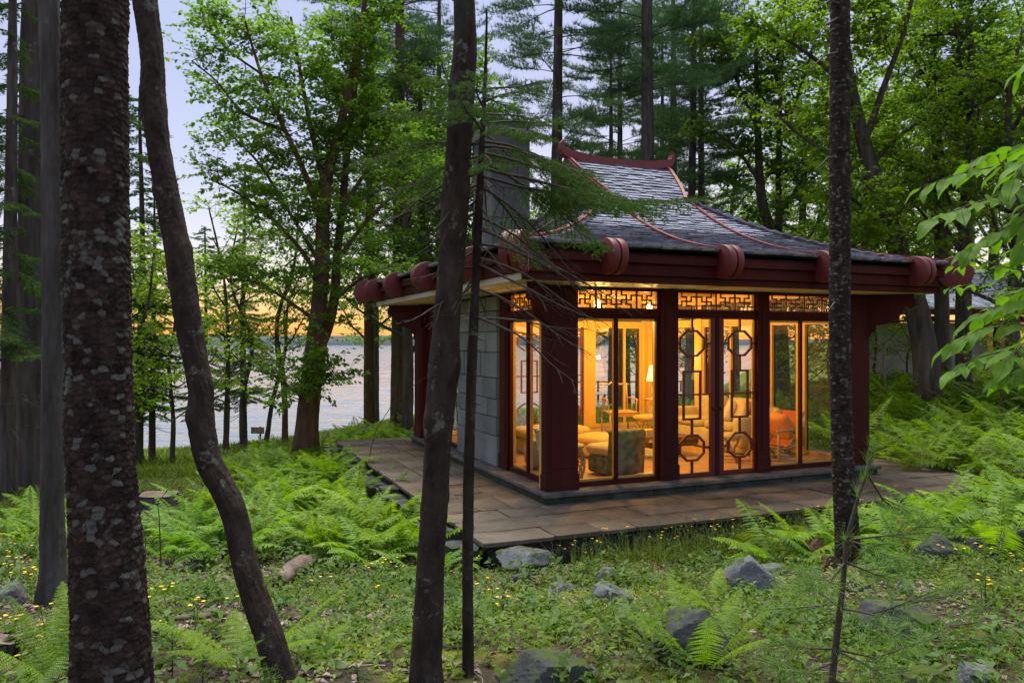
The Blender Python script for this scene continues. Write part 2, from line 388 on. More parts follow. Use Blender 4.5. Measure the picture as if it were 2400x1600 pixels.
def H0(x, y):
    """height of the ground without its small bumps"""
    x, y = np.broadcast_arrays(np.asarray(x, float), np.asarray(y, float))
    xc = np.clip(x, -45, 42); yc = np.clip(y, -10, 64)
    sh = x.shape; q = np.stack([xc.ravel(), yc.ravel()], -1)/10.0
    out = np.zeros(len(q))
    for k in range(0, len(q), 20000):
        d2 = ((q[k:k+20000, None]-_cp[None, :, :2]/10.0)**2).sum(-1)
        out[k:k+20000] = _U(d2) @ _w[:-3] + _w[-3] + q[k:k+20000] @ _w[-2:]
    z = np.clip(out.reshape(sh), -7.0, 1.5)
    far = np.clip((y-62)/20, 0, 1)
    land = np.clip((x-22-(y-62)*0.35)/10, 0, 1)
    return z*(1-far) + far*(-7.0*(1-land) + (-1.5)*land)
def H(x, y):
    z = H0(x, y)
    near = np.clip(1 - (np.hypot(x, y)-14)/10, 0, 1)
    return z + (0.09*fbm(np.asarray(x)*0.9, np.asarray(y)*0.9, 3.3, 3, 5) + 0.024*fbm(np.asarray(x)*5, np.asarray(y)*5, 1.3, 2, 9))*near + 0.08*fbm(np.asarray(x)*0.3, np.asarray(y)*0.3, 7.7, 2, 3)*(1-near)
def G(px, py):
    """where the sight line through a spot of the 2400 px photograph meets the ground"""
    lo = 1.5
    for Y in np.concatenate([np.arange(1.5, 20, 0.05), np.arange(20, 70, 0.2)]):
        if (797-py)/F*Y < H((px-1200)/F*Y, Y): return P(px, py, Y)
    return P(px, py, 60)
def GD(px, py): return G(px*1.0204, py*1.0204)
def on(x, y, dz=0.0): return Vector((x, y, float(H(x, y))+dz))

# pavilion frame: o + p*u + q*v, floor at FZ
PO = Vector((0.63, 10.55, -2.06)); PA = math.atan2(0.389, 0.921)
PU = Vector((math.cos(PA), math.sin(PA), 0)); PV = Vector((-math.sin(PA), math.cos(PA), 0))
def L2W(p, q, z=0.0): return PO + PU*p + PV*q + Vector((0, 0, z))
def W2L(x, y):
    dx, dy = np.asarray(x)-PO.x, np.asarray(y)-PO.y
    return dx*PU.x+dy*PU.y, dx*PV.x+dy*PV.y
def on_patio(x, y, m=0.0):
    p, q = W2L(x, y)
    return (p > -1.78-m) & (p < 7.05+m) & (q > -1.8-m) & (q < 7.4+m)

def grow_axis(lo, hi, d0, a, b, g=1.09):
    s = list(np.arange(a, b, d0)); d = d0; x = b
    while x < hi: s.append(x); d *= g; x += d
    s.append(hi); d = d0; x = a
    while True:
        d *= g; x -= d
        if x < lo: break
        s.insert(0, x)
    s.insert(0, lo); return np.array(s)
gx = grow_axis(-1500, 1500, 0.07, -5.0, 6.0); gy = grow_axis(-400, 2500, 0.07, 3.0, 9.5)
XX, YY = np.meshgrid(gx, gy, indexing='ij')
ZZ = H(XX, YY)
inside = on_patio(XX, YY, -0.25)
ZZ = np.where(inside, np.minimum(ZZ, -2.55), ZZ)
nx, ny = XX.shape
ii = (np.arange(nx-1)[:, None]*ny + np.arange(ny-1)[None]).ravel()
gm, nt, b = nodes_of('forest_floor')
v = coords(nt); n1 = noise(nt, v, 1.3, 6); n2 = noise(nt, v, 9.0, 6, 0.7); n3 = noise(nt, v, 40, 4, 0.7)
soil = ramp(nt, n3, [(0.3, (0.02, 0.015, 0.012)), (0.55, (0.055, 0.04, 0.03)), (0.75, (0.13, 0.1, 0.085))])
moss = ramp(nt, n2, [(0.3, (0.04, 0.06, 0.01)), (0.7, (0.14, 0.145, 0.02))])
c1 = mixc(nt, ramp(nt, n1, [(0.5, (0, 0, 0)), (0.62, (1, 1, 1))]), soil, moss)
# short lawn beyond the patio, towards the lake
tc = nt.nodes.new('ShaderNodeTexCoord'); sp = nt.nodes.new('ShaderNodeSeparateXYZ'); nt.links.new(tc.outputs['Object'], sp.inputs[0])
mr = nnode(nt, 'ShaderNodeMapRange', From_Min=14.0, From_Max=19.0); nt.links.new(sp.outputs['Y'], mr.inputs['Value'])
lawn = ramp(nt, n2, [(0.3, (0.06, 0.10, 0.015)), (0.7, (0.15, 0.19, 0.03))])
c2 = mixc(nt, mr.outputs[0], c1, lawn)
nt.links.new(c2, b.inputs['Base Color']); b.inputs['Roughness'].default_value = 0.95; b.inputs['Specular IOR Level'].default_value = 0.1
bump(nt, b, n3, 0.8, 0.02)
ground = link('ground', np_mesh('ground', np.stack([XX, YY, ZZ], -1).reshape(-1, 3), np.stack([ii, ii+ny, ii+ny+1, ii+1], -1), True), gm)
tag(ground, kind='structure')

# the lake
wm, nt, b = nodes_of('lake_water')
b.inputs['Base Color'].default_value = (0.07, 0.13, 0.20, 1); b.inputs['Roughness'].default_value = 0.06; b.inputs['IOR'].default_value = 1.42
lx = grow_axis(-3000, 3000, 0.6, -26, 26, 1.06); ly = grow_axis(24, 2600, 0.22, 26, 60, 1.06)
LX, LY = np.meshgrid(lx, ly, indexing='ij')
amp = np.clip(1.0 - (LY-60)/500, 0.0, 1)
LZ = LAKE_Z + amp*(0.045*fbm(LX*0.35+LY*0.12, LY*0.95, 0.4, 3, 41) + 0.02*fbm(LX*1.1, LY*2.6, 5.4, 2, 43))
lnx, lny = LX.shape
li = (np.arange(lnx-1)[:, None]*lny + np.arange(lny-1)[None]).ravel()
v = coords(nt, (0.3, 1.6, 1)); w1 = noise(nt, v, 0.7, 3, 0.5)
v2 = coords(nt, (1.6, 3.0, 1)); w2 = noise(nt, v2, 1.6, 3, 0.6)
ad = nnode(nt, 'ShaderNodeMath', _operation='MULTIPLY_ADD'); nt.links.new(w2, ad.inputs[0]); ad.inputs[1].default_value = 0.25; nt.links.new(w1, ad.inputs[2])
bump(nt, b, ad.outputs[0], 0.5, 0.4)
lake = link('lake', np_mesh('lake', np.stack([LX, LY, LZ], -1).reshape(-1, 3), np.stack([li, li+lny, li+lny+1, li+1], -1), True), wm)
tag(lake, kind='structure')

# wooded hills on the far shore: a ridge with depth and a ragged tree line
hm = noisy('far_wood', [(0.3, (0.04, 0.055, 0.06)), (0.7, (0.065, 0.085, 0.085))], 0.05, 0.95, 0)
hx = np.arange(-2200, 2200, 3.5); rows = [(0.0, 0.0), (4.0, 3.5), (18.0, 6.2), (40.0, 8.6), (90.0, 9.5), (200.0, 6.0)]
V = []
for j, (dy, hz) in enumerate(rows):
    rag = 0 if j == 0 else 1.0
    yy = 690 + 25*fbm(hx*0.004, 0.0, 1.0, 2, 70) + dy
    zz = LAKE_Z - 0.4 + hz*(0.85+0.5*fbm(hx*0.0035, 2.0, 1.0, 2, 71)) + rag*(1.3*fbm(hx*0.09, j*3.1, 0.0, 3, 72))
    V.append(np.stack([hx, yy, zz], -1))
V = np.stack(V, 1); n0, n1_ = V.shape[:2]
hi = (np.arange(n0-1)[:, None]*n1_ + np.arange(n1_-1)[None]).ravel()
hills = link('hills', np_mesh('hills', V.reshape(-1, 3), np.stack([hi, hi+n1_, hi+n1_+1, hi+1], -1), True), hm)
tag(hills, kind='structure')
# ------------------------------------------------------------------ patio of flagstones
WID, DEP = 5.45, 6.2
mossy = M['mossy_stone']
patio = empty('patio', PO, PA); tag(patio, kind='structure')
pb = MB(); pb.box((-1.70, -1.72, -0.62), (6.98, 7.3, -0.185)); pb.build('patio_base', M['dark_stone'], patio)
pr = random.Random(3)
MB().box((-1.74, -1.76, -0.184), (7.01, 7.35, -0.163)).build('mortar_bed', noisy('joint_mortar', [(.3, (.10, .09, .07)), (.7, (.2, .18, .14))], 6, .95, .3), patio)
def flag(x0, x1, y0, y1):
    g = 0.005; j = lambda: pr.uniform(-0.006, 0.006)
    zt = -0.147 + pr.uniform(-0.007, 0.005); zb = -0.19
    c = [(x0+g+j(), y0+g+j()), (x1-g+j(), y0+g+j()), (x1-g+j(), y1-g+j()), (x0+g+j(), y1-g+j())]
    pts = []
    for i in range(4):
        a, b_ = c[i], c[(i+1) % 4]
        for t in (0.06, 0.5, 0.94):
            pts.append((a[0]+(b_[0]-a[0])*t+pr.uniform(-.006, .006), a[1]+(b_[1]-a[1])*t+pr.uniform(-.006, .006)))
    n = len(pts); cx = sum(p[0] for p in pts)/n; cy = sum(p[1] for p in pts)/n
    tx, ty = pr.uniform(-.012, .012), pr.uniform(-.012, .012)
    vs = [(p[0], p[1], zb) for p in pts] + [(p[0], p[1], zt-0.005) for p in pts] + [(cx+(p[0]-cx)*.985, cy+(p[1]-cy)*.985, zt+tx*(p[0]-cx)+ty*(p[1]-cy)) for p in pts]
    fs = [tuple(range(2*n, 3*n))]
    for k in (0, n):
        for i in range(n): fs.append((k+i, k+(i+1) % n, k+n+(i+1) % n, k+n+i))
    m = MB(); m.add([(v[0]-cx, v[1]-cy, v[2]) for v in vs], fs)
    m.build('flagstone', M['flagstone'], patio, loc=(cx, cy, 0))
def field(x0, x1, y0, y1, rows, along_x=True):
    ys = [0]; 
    for k in range(rows): ys.append(ys[-1]+pr.uniform(0.75, 1.25))
    ys = [v/ys[-1] for v in ys]
    for k in range(rows):
        a, b_ = (y0+(y1-y0)*ys[k], y0+(y1-y0)*ys[k+1]) if along_x else (x0+(x1-x0)*ys[k], x0+(x1-x0)*ys[k+1])
        t, e = (x0, x1) if along_x else (y0, y1)
        while t < e-0.05:
            w = pr.uniform(0.45, 1.15); t2 = t+w if t+w < e-0.45 else e
            if along_x: flag(t, t2, a, b_)
            else: flag(a, b_, t, t2)
            t = t2
field(-1.78, 7.05, -1.8, -0.28, 3)
field(-1.78, -0.28, -0.28, 7.4, 3, False)
field(5.75, 7.05, -0.28, 7.4, 2, False)
field(-0.28, 5.75, 6.5, 7.4, 1)
# rough stones banked against the patio's lakeward and near edges
for k in range(26):
    q = -1.6 + k*0.36
    m = MB(); s = pr.uniform(.12, .22); pts = [(-s, -.16), (s*.6, -.19), (s, .1), (.2*s, .2), (-s, .14)]
    m.prism(pts, lambda a, b_, d: (a+pr.uniform(-.02, .02), b_+pr.uniform(-.02, .02), d), -0.55, -0.2-pr.uniform(0, .1))
    m.build('edge_stone', mossy, patio, loc=(-1.86, q, 0), rot=(0, 0, pr.uniform(-.3, .3)))
for k in range(24):
    p = -1.5 + k*0.36
    m = MB(); s = pr.uniform(.15, .2); h = pr.uniform(.10, .2)
    m.box((-s, -.05, -.62), (s, .1, -.215-h*.4), 0.02)
    m.build('edge_stone', M['dark_stone'], patio, loc=(p, -1.73+pr.uniform(-.02, .03), 0), rot=(0, 0, pr.uniform(-.06, .06)))

# ------------------------------------------------------------------ the pavilion
pav = empty('pavilion', PO, PA, 'dark red glass walled tea pavilion with curved shingle roof glowing from inside', 'pavilion')
RED, FRET = M['red_paint'], M['fret_red']
glass, nt, b = nodes_of('window_glass')
for n in list(nt.nodes):
    if n.type != 'OUTPUT_MATERIAL': nt.nodes.remove(n)
tr = nt.nodes.new('ShaderNodeBsdfTransparent'); gl = nt.nodes.new('ShaderNodeBsdfGlossy'); gl.inputs['Roughness'].default_value = 0.012
tr.inputs['Color'].default_value = (0.96, 0.97, 0.955, 1)
lw = nnode(nt, 'ShaderNodeLayerWeight', Blend=0.5)
pw = nnode(nt, 'ShaderNodeMath', _operation='POWER'); nt.links.new(lw.outputs['Facing'], pw.inputs[0]); pw.inputs[1].default_value = 5.0
fr = nnode(nt, 'ShaderNodeMath', _operation='MULTIPLY_ADD'); nt.links.new(pw.outputs[0], fr.inputs[0]); fr.inputs[1].default_value = 0.9; fr.inputs[2].default_value = 0.045
mx = nt.nodes.new('ShaderNodeMixShader')
nt.links.new(fr.outputs[0], mx.inputs[0]); nt.links.new(tr.outputs[0], mx.inputs[1]); nt.links.new(gl.outputs[0], mx.inputs[2])
nt.links.new(mx.outputs[0], nt.nodes['Material Output'].inputs['Surface'])
M['glass'] = glass

SIDE = {'front': lambda a, o, z: (a, -o, z), 'left': lambda a, o, z: (-o, a, z), 'rear': lambda a, o, z: (a, DEP+o, z), 'right': lambda a, o, z: (WID+o, a, z)}
def sbox(m, side, a0, a1, o0, o1, z0, z1, bev=0.0):
    f = SIDE[side]; m.box(f(a0, o0, z0), f(a1, o1, z1), bev); return m

# plinth and floor
M['cap_stone'] = noisy('cap_stone', [(.3, (.06, .06, .05)), (.55, (.12, .11, .095)), (.8, (.19, .18, .16))], 3.5, .85, .4, 16)
M['chimney_stone'] = noisy('chimney_stone', [(.3, (.05, .055, .055)), (.55, (.09, .095, .095)), (.8, (.14, .14, .13))], 3.0, .9, .5, 14, rand=.2)
pb = MB(); pb.box((-.34, -.34, -.06), (WID+.34, DEP+.34, 0.0), 0.012); pb.build('plinth_cap', M['cap_stone'], pav)
for (x0, x1, y0, y1) in ((-.3, WID+.3, -.3, -.22), (-.3, -.22, -.22, DEP+.3), (WID+.22, WID+.3, -.22, DEP+.3), (-.22, WID+.22, DEP+.22, DEP+.3)):
    t = x0 if x1-x0 > y1-y0 else y0; e = x1 if x1-x0 > y1-y0 else y1
    while t < e-.01:
        t2 = min(e, t+pr.uniform(.6, 1.1)); t2 = e if e-t2 < .25 else t2
        m = MB()
        if x1-x0 > y1-y0: m.box((t+.004, y0+pr.uniform(0, .01), -.15), (t2-.004, y1, -.06), .006)
        else: m.box((x0+pr.uniform(0, .01), t+.004, -.15), (x1, t2-.004, -.06), .006)
        m.build('plinth_block', mossy, pav); t = t2
tile_m = noisy('floor_tile', [(0.3, (0.40, 0.22, 0.10)), (0.7, (0.54, 0.32, 0.16))], 3.0, 0.35, 0.1, 20, (1, 1, 1), 0.5, rand=0.1)
floor = MB().box((-.02, -.02, 0.002), (WID+.02, DEP+.02, 0.006)).build('floor', M['mortar'], pav)
tm = MB().box((-.208, -.208, 0), (.208, .208, .012), 0.004).mesh('tile')
for i in range(13):
    for j in range(14):
        x, y = .25+i*.42-(.1 if j % 2 else 0), .3+j*.425
        if .2 < x < WID-.2 and y < DEP-.2: link('tile', tm, tile_m, floor, (x, y, .006))

def post(side, a0, a1, o0=-.0, o1=.17, zt=2.81, base=True):
    m = MB(); sbox(m, side, a0, a1, o0, o1, 0.0, zt, .008)
    f = SIDE[side]
    sbox(m, side, a0+.07, a1-.07, o1, o1+.012, .30, zt-.25, .004)      # raised field
    o = m.build('post', RED, pav)
    mb = MB(); sbox(mb, side, a0-.012, a1+.012, o0-.01, o1+.014, 0.001, .22, .006); mb.build('post_base', RED, o)
    # painted in a light ochre on the room side
    mi = MB(); sbox(mi, side, a0+.005, a1-.005, -.075, o0-.002, 0.01, zt-.02, .006); mi.build('post_lining', M['int_wood'], o)
    return o
def fret_half(m, side, a0, w, z0, z1, mirror, o0, o1, t=.011):
    """one half unit of the key-pattern fretwork"""
    h = z1-z0; r1, r2, r3 = z1-.235*h, z1-.515*h, z1-.78*h
    X = (lambda u: a0+w*(1-u)) if mirror else (lambda u: a0+w*u)
    segs = [((0, r1), (.27, r1)), ((.27, r1), (.27, r2)), ((.27, r2), (.75, r2)), ((.75, r2), (.75, r3)), ((.75, r3), (1, r3)),
            ((.51, r1), (.51, r3)), ((.51, r1), (.75, r1)), ((.75, r1), (.75, z1)), ((.51, r3), (.27, r3)), ((.27, r3), (.27, z0))]
    for (u0, a), (u1, b_) in segs:
        x0, x1 = sorted((X(u0), X(u1))); y0, y1 = sorted((a, b_))
        sbox(m, side, x0-t, x1+t, o0+pr.uniform(0, .0016), o1-pr.uniform(0, .0016), y0-t, y1+t)
def transom(side, a0, a1, z0=2.5, z1=2.79, units=4):
    fr_ = MB(); t = .024
    for (x0, x1, y0, y1) in ((a0, a1, z1-t, z1+.02), (a0, a1, z0-.0, z0+t), (a0, a0+t, z0+t, z1-t), (a1-t, a1, z0+t, z1-t)):
        sbox(fr_, side, x0, x1, -.02, .03, y0, y1)
    fo = fr_.build('transom_window', FRET, pav)
    m = MB(); w = (a1-a0-2*t)/units
    for k in range(units):
        fret_half(m, side, a0+t+k*w, w, z0+t, z1-t, k % 2 == 0, .004, .022)
        if k: sbox(m, side, a0+t+k*w-.012, a0+t+k*w+.012, .003, .023, z0+t, z1-t)
    m.build('fretwork', FRET, fo)
    g = MB(); sbox(g, side, a0+t, a1-t, -.006, -.002, z0+t, z1-t); g.build('pane', glass, fo)
def rail(side, a0, a1, z0, z1, o1=.06, mat=None):
    m = MB(); sbox(m, side, a0, a1, .0, o1, z0, z1, .006); sbox(m, side, a0, a1, o1, o1+.018, z0+.02, z0+.05); o = m.build('rail', mat or RED, pav)
    mi = MB(); sbox(mi, side, a0, a1, -.06, -.002, z0, z1, .004); mi.build('rail_lining', M['int_wood'], o)
def window(side, a0, a1, mull, z0=.05, z1=2.40, mat=None):
    mat = mat or RED
    m = MB(); t = .045
    sbox(m, side, a0, a1, -.0, .05, 0.003, z0+.02); sbox(m, side, a0, a1, -.0, .045, z1-.03, z1)
    sbox(m, side, a0, a0+t, .0, .045, z0+.02, z1-.03); sbox(m, side, a1-t, a1, .0, .045, z0+.02, z1-.03)
    for x in mull: sbox(m, side, x-.025, x+.025, .0, .04, z0+.02, z1-.03)
    fo = m.build('window', mat, pav)
    mi = MB()
    sbox(mi, side, a0, a1, -.05, -.004, 0.013, z0+.05); sbox(mi, side, a0, a1, -.05, -.004, z1-.06, z1)
    sbox(mi, side, a0, a0+t, -.05, -.004, z0+.05, z1-.06); sbox(mi, side, a1-t, a1, -.05, -.004, z0+.05, z1-.06)
    for x in mull: sbox(mi, side, x-.028, x+.028, -.05, -.004, z0+.05, z1-.06)
    mi.build('window_lining', M['int_wood'], fo)
    xs = [a0+t] + list(mull) + [a1-t]
    for x0, x1 in zip(xs[:-1], xs[1:]):
        g = MB(); sbox(g, side, x0+.02, x1-.02, .014, .018, z0+.02, z1-.03); g.build('pane', glass, fo)
def oct_ring(m, side, cx, cz, rx, rz, t, o0, o1):
    f = SIDE[side]; k = .42
    pts = lambda ax, az: [(cx-ax*k, cz-az), (cx+ax*k, cz-az), (cx+ax, cz-az*k), (cx+ax, cz+az*k), (cx+ax*k, cz+az), (cx-ax*k, cz+az), (cx-ax, cz+az*k), (cx-ax, cz-az*k)]
    A, B = pts(rx, rz), pts(rx-t, rz-t)
    vs = [f(a, o0, z) for a, z in A] + [f(a, o0, z) for a, z in B] + [f(a, o1, z) for a, z in A] + [f(a, o1, z) for a, z in B]
    fs = []
    for i in range(8):
        j = (i+1) % 8
        fs += [(i, j, 8+j, 8+i), (16+i, 24+i, 24+j, 16+j), (i, 16+i, 16+j, j), (8+i, 8+j, 24+j, 24+i)]
    m.add(vs, fs)
def door(side, a0, a1, knob, z0=.012, z1=2.44, mat=None):
    mat = mat or FRET
    s0, s1 = (.03, .09)
    if knob < 0: s0, s1 = s1, s0
    m = MB(); b0, b1 = z0+.055, z1-.06
    sbox(m, side, a0, a1, .0, .045, z0, b0); sbox(m, side, a0, a1, .0, .045, b1, z1)
    sbox(m, side, a0, a0+s0, .0, .045, b0, b1); sbox(m, side, a1-s1, a1, .0, .045, b0, b1)
    d = m.build('door', mat, pav)
    g0, g1 = a0+s0, a1-s1; cx = (g0+g1)/2-.03*knob; h = b1-b0; w = (g1-g0)
    fz = lambda t: b1-h*t
    f = MB(); o0, o1, t = .006, .034, .024
    rx = w*.40; oz = .0872*h
    for c_ in (.159, .838): oct_ring(f, side, cx, fz(c_), rx, oz, .032, o0, o1)
    for (ta, tb) in ((0, .0725), (.2465, .335), (.657, .750), (.926, 1)):
        sbox(f, side, cx-.018, cx+.018, o0+.002, o1-.002, fz(tb)-.004, fz(ta)+.004)
    rw = w*.285; za, zb = fz(.335), fz(.657)
    for q in ((cx-rw, cx+rw, za-.03, za), (cx-rw, cx+rw, zb, zb+.03), (cx-rw, cx-rw+.032, zb+.03, za-.03), (cx+rw-.032, cx+rw, zb+.03, za-.03)):
        sbox(f, side, q[0], q[1], o0, o1, q[2], q[3])
    sbox(f, side, g0, g1, o0-.006, o1+.004, fz(.492)-.012, fz(.492)+.012)
    for c_ in (.159, .838):
        sbox(f, side, g0, cx-rx+.004, o0+.003, o1-.003, fz(c_)-.012, fz(c_)+.012); sbox(f, side, cx+rx-.004, g1, o0+.003, o1-.003, fz(c_)-.012, fz(c_)+.012)
    f.build('fretwork', mat, d)
    g = MB(); sbox(g, side, g0, g1, -.004, .0, b0, b1); g.build('pane', glass, d)
    k = MB(); fx = SIDE[side](a1-.03 if knob > 0 else a0+.035, .07, 1.02); k.lathe([(.0, -.028), (.022, -.02), (.028, 0), (.022, .02), (.0, .028)], 10, fx); k.build('handle', M['roof_deck'], d, True)

# front: corner posts, two inner posts, window - double door - window
post('front', -.25, .24); post('front', 1.64, 1.95, -.02, .10); post('front', 3.43, 3.66, -.02, .10); post('front', 5.21, 5.70)
for a0, a1 in ((.24, 1.64), (1.95, 3.43), (3.66, 5.21)):
    transom('front', a0, a1); rail('front', a0, a1, 2.40, 2.50)
window('front', .24, 1.64, [.93]); window('front', 3.66, 5.21, [4.35])
door('front', 1.952, 2.655, 1); door('front', 2.725, 3.428, -1)
MB().box((2.655, -.055, .012), (2.725, -.0, 2.40)).build('astragal', RED, pav)
# lakeward left side
post('left', .0, .28, -.02, .06); post('left', 1.62, 1.96, -.02, .08)
transom('left', .28, 1.62); rail('left', .28, 1.62, 2.40, 2.5, .1); window('left', .28, 1.62, [.95])
post('left', 3.94, 4.06, -.02, .06); post('left', 5.55, 5.9, -.02, .08); transom('left', 4.06, 5.55); rail('left', 4.06, 5.55, 2.40, 2.5, .1); window('left', 4.06, 5.55, [4.8])
post('left', 5.96, 6.45, .0, .25)
# rear and right
post('rear', -.0, .24); post('rear', 1.75, 2.0, -.02, .08); post('rear', 3.72, 4.0, -.02, .08); post('rear', 5.3, 5.70, -.02, .17)
for a0, a1 in ((.24, 1.75), (2.0, 3.72), (4.0, 5.3)):
    transom('rear', a0, a1); rail('rear', a0, a1, 2.36, 2.50)
window('rear', .24, 1.75, [1.0]); window('rear', 4.0, 5.3, [4.83]); 
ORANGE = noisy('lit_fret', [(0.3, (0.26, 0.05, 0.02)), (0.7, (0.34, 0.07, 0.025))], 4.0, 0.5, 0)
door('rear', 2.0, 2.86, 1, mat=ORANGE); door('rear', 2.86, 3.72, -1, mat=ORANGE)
post('right', .0, .15, -.02, .06); post('right', 1.85, 2.1, -.02, .08); post('right', 3.92, 4.15, -.02, .08); post('right', 5.95, 6.2, -.02, .08)
for a0, a1 in ((.15, 1.85), (2.1, 3.92), (4.15, 5.95)):
    transom('right', a0, a1); rail('right', a0, a1, 2.40, 2.50); window('right', a0, a1, [(a0+a1)/2])

# stone wall of the hearth, block by block
hw = empty('stone_wall', (0, 0, 0), parent=pav)
MB().box((-.05, 2.0, .0), (.2, 3.92, 2.8)).build('wall_core', M['mortar'], hw)
z = 0.0; row = 0; sr = random.Random(5)
while z < 2.74:
    hgt = min(sr.choice([.34, .42, .5, .3]), 2.78-z)
    if 2.78-z-hgt < .15: hgt = 2.78-z
    y = 1.98
    while y < 3.92:
        w = sr.uniform(.3, .62); y2 = y+w if y+w < 3.7 else 3.93
        m = MB(); m.box((-.13+sr.uniform(-.008, .012), y+.005, z+.005), (-.04, y2-.005, z+hgt-.005), .008); m.build('stone', M['grey_stone'], hw); y = y2
    z += hgt; row += 1
# chimney above the roof
ch = empty('chimney', (0, 0, 0), parent=pav)
MB().box((-.08, 2.24, 2.9), (.55, 3.08, 5.5)).build('chimney_core', M['mortar'], ch)
z = 3.0
while z < 5.45:
    hgt = sr.choice([.4, .5, .6])
    for (x0, x1, y0, y1, ax) in ((-.1, .57, 2.22, 2.27, 0), (-.11, -.06, 2.21, 3.1, 1), (-.1, .57, 3.05, 3.1, 0), (.53, .58, 2.21, 3.1, 1)):
        c0, c1 = (x0, x1) if ax == 0 else (y0, y1)
        mid = sr.uniform(c0+.2, c1-.2)
        for s0, s1 in ((c0, mid), (mid, c1)):
            m = MB(); jj = sr.uniform(-.004, .004)
            if ax == 0: m.box((s0+.004, y0+jj, z+.004), (s1-.004, y1, z+hgt-.004), .006)
            else: m.box((x0+jj, s0+.004, z+.004), (x1, s1-.004, z+hgt-.004), .006)
            m.build('stone', M['chimney_stone'], ch)
    z += hgt
MB().box((-.16, 2.16, 5.5), (.63, 3.16, 5.6), .01).build('chimney_cap', M['chimney_stone'], ch)

# ceiling, soffit, eave beams
MB().box((-.02, -.02, 3.1), (WID+.02, DEP+.02, 3.14)).build('ceiling', M['int_wood'], pav)
for k in range(6):
    y = .6+k*1.0
    MB().box((.0, y-.06, 2.96), (WID, y+.06, 3.099), .006).build('ceiling_beam', M['int_wood'], pav)
EO = .9
def frame_ring(name, o0, o1, z0, z1, mat, bev=.006):
    """four lengths, butted, round the building"""
    for (x0, x1, y0, y1) in ((-o1, WID+o1, -o1, -o0), (-o1, WID+o1, DEP+o0, DEP+o1), (-o1, -o0, -o0, DEP+o0), (WID+o0, WID+o1, -o0, DEP+o0)):
        m = MB(); m.box((x0, y0, z0), (x1, y1, z1), bev); m.build(name, mat or (RED if y1 < 0 and x1 > 0 else M['pale_trim']), pav)
frame_ring('soffit', .0, EO-.02, 2.813, 2.83, M['soffit'], 0)
frame_ring('frieze', -.03, .0, 2.832, 3.1, M['int_wood'], 0)
frame_ring('head_beam', -.03, .05, 2.79, 2.8125, RED, 0)
frame_ring('soffit_edge', EO-.02, EO+.03, 2.81, 2.905, None)
frame_ring('fascia', EO+.002, EO+.085, 2.907, 3.06, RED)
frame_ring('eave_beam', EO+.03, EO+.145, 3.062, 3.19, RED)

# brackets, set on the diagonal under each hip
def bracket(cx, cy, ang):
    prof = [(0, 0), (0, -.78), (.07, -.78), (.07, -.70), (.12, -.69), (.135, -.62), (.19, -.60), (.20, -.52)]
    for t in np.linspace(0, 1, 9): prof.append((.20+.42*math.sin(t*math.pi/2), -.50+.32*(1-math.cos(t*math.pi/2))))
    prof += [(.66, -.2), (.70, -.235), (.755, -.22), (.785, -.16), (.77, -.09), (.74, -.05), (.76, 0)]
    c, s = math.cos(ang), math.sin(ang)
    m = MB(); m.prism(prof, lambda a, b_, d: (cx+a*c-d*s, cy+a*s+d*c, 2.808+b_), -.055, .055)
    m.build('bracket', RED, pav)
bracket(-.16, -.10, R(225)); bracket(5.62, -.10, R(-45)); bracket(-.16, 6.32, R(135)); bracket(5.62, 6.32, R(45))

# ------------------------------------------------------------------ roof
PR = [(0, 5.40), (.25, 5.21), (.5, 5.02), (.8, 4.80), (1.15, 4.54), (1.6, 4.22), (2.1, 3.92), (2.6, 3.68), (3.1, 3.49), (3.6, 3.35), (4.2, 3.225), (4.4, 3.19)]
_px, _pz = zip(*PR)
def prof(s):
    # smooth (Catmull-like) reading of the profile
    s = np.asarray(s, float); return (np.interp(s-.12, _px, _pz)+np.interp(s, _px, _pz)*2+np.interp(s+.12, _px, _pz))/4
QM, PL_, PR_ = 3.1, 1.95, 3.55
SE = 4.17                                # profile run to the eave
def edge_l(s): return np.where(s < 1.15, 1.74+.21*(s/1.15)**1.5, PL_-(s-1.15))
def edge_r(s): return np.where(s < 1.15, 3.92-.37*(s/1.15)**1.5, PR_+(s-1.15)*.985)
roof = empty('roof', (0, 0, 0), parent=pav)
ss = np.linspace(0, SE, 40)
def quad_grid(fn, ss, nu, thick=.05):
    V = []
    for s in ss:
        for u in np.linspace(0, 1, nu): V.append(fn(s, u))
    V = np.array(V); i = (np.arange(len(ss)-1)[:, None]*nu + np.arange(nu-1)[None]).ravel()
    f = np.stack([i, i+1, i+nu+1, i+nu], -1)
    W = V.copy(); W[:, 2] -= thick
    n = len(V)
    return np.concatenate([V, W]), np.concatenate([f, f[:, ::-1]+n])
def f_front(s, u): return (edge_l(s)+(edge_r(s)-edge_l(s))*u, QM-s, float(prof(s)))
def f_back(s, u): return (edge_l(s)+(edge_r(s)-edge_l(s))*u, QM+s, float(prof(s)))
def f_left(s, u): return (PL_-(s-1.15), QM-s+2*s*u, float(prof(s)))
def f_right(s, u): return (PR_+(s-1.15)*.985, QM-s+2*s*u, float(prof(s)))
s2 = np.linspace(1.15, SE, 32)
vs, fs = [], []; n = 0
for fn, sv in ((f_front, ss), (f_back, ss), (f_left, s2), (f_right, s2)):
    v_, f_ = quad_grid(fn, sv, 12); vs.append(v_); fs.append(f_+n); n += len(v_)
link('roof_deck', np_mesh('roof_deck', np.concatenate(vs), np.concatenate(fs)), M['roof_deck'], roof)
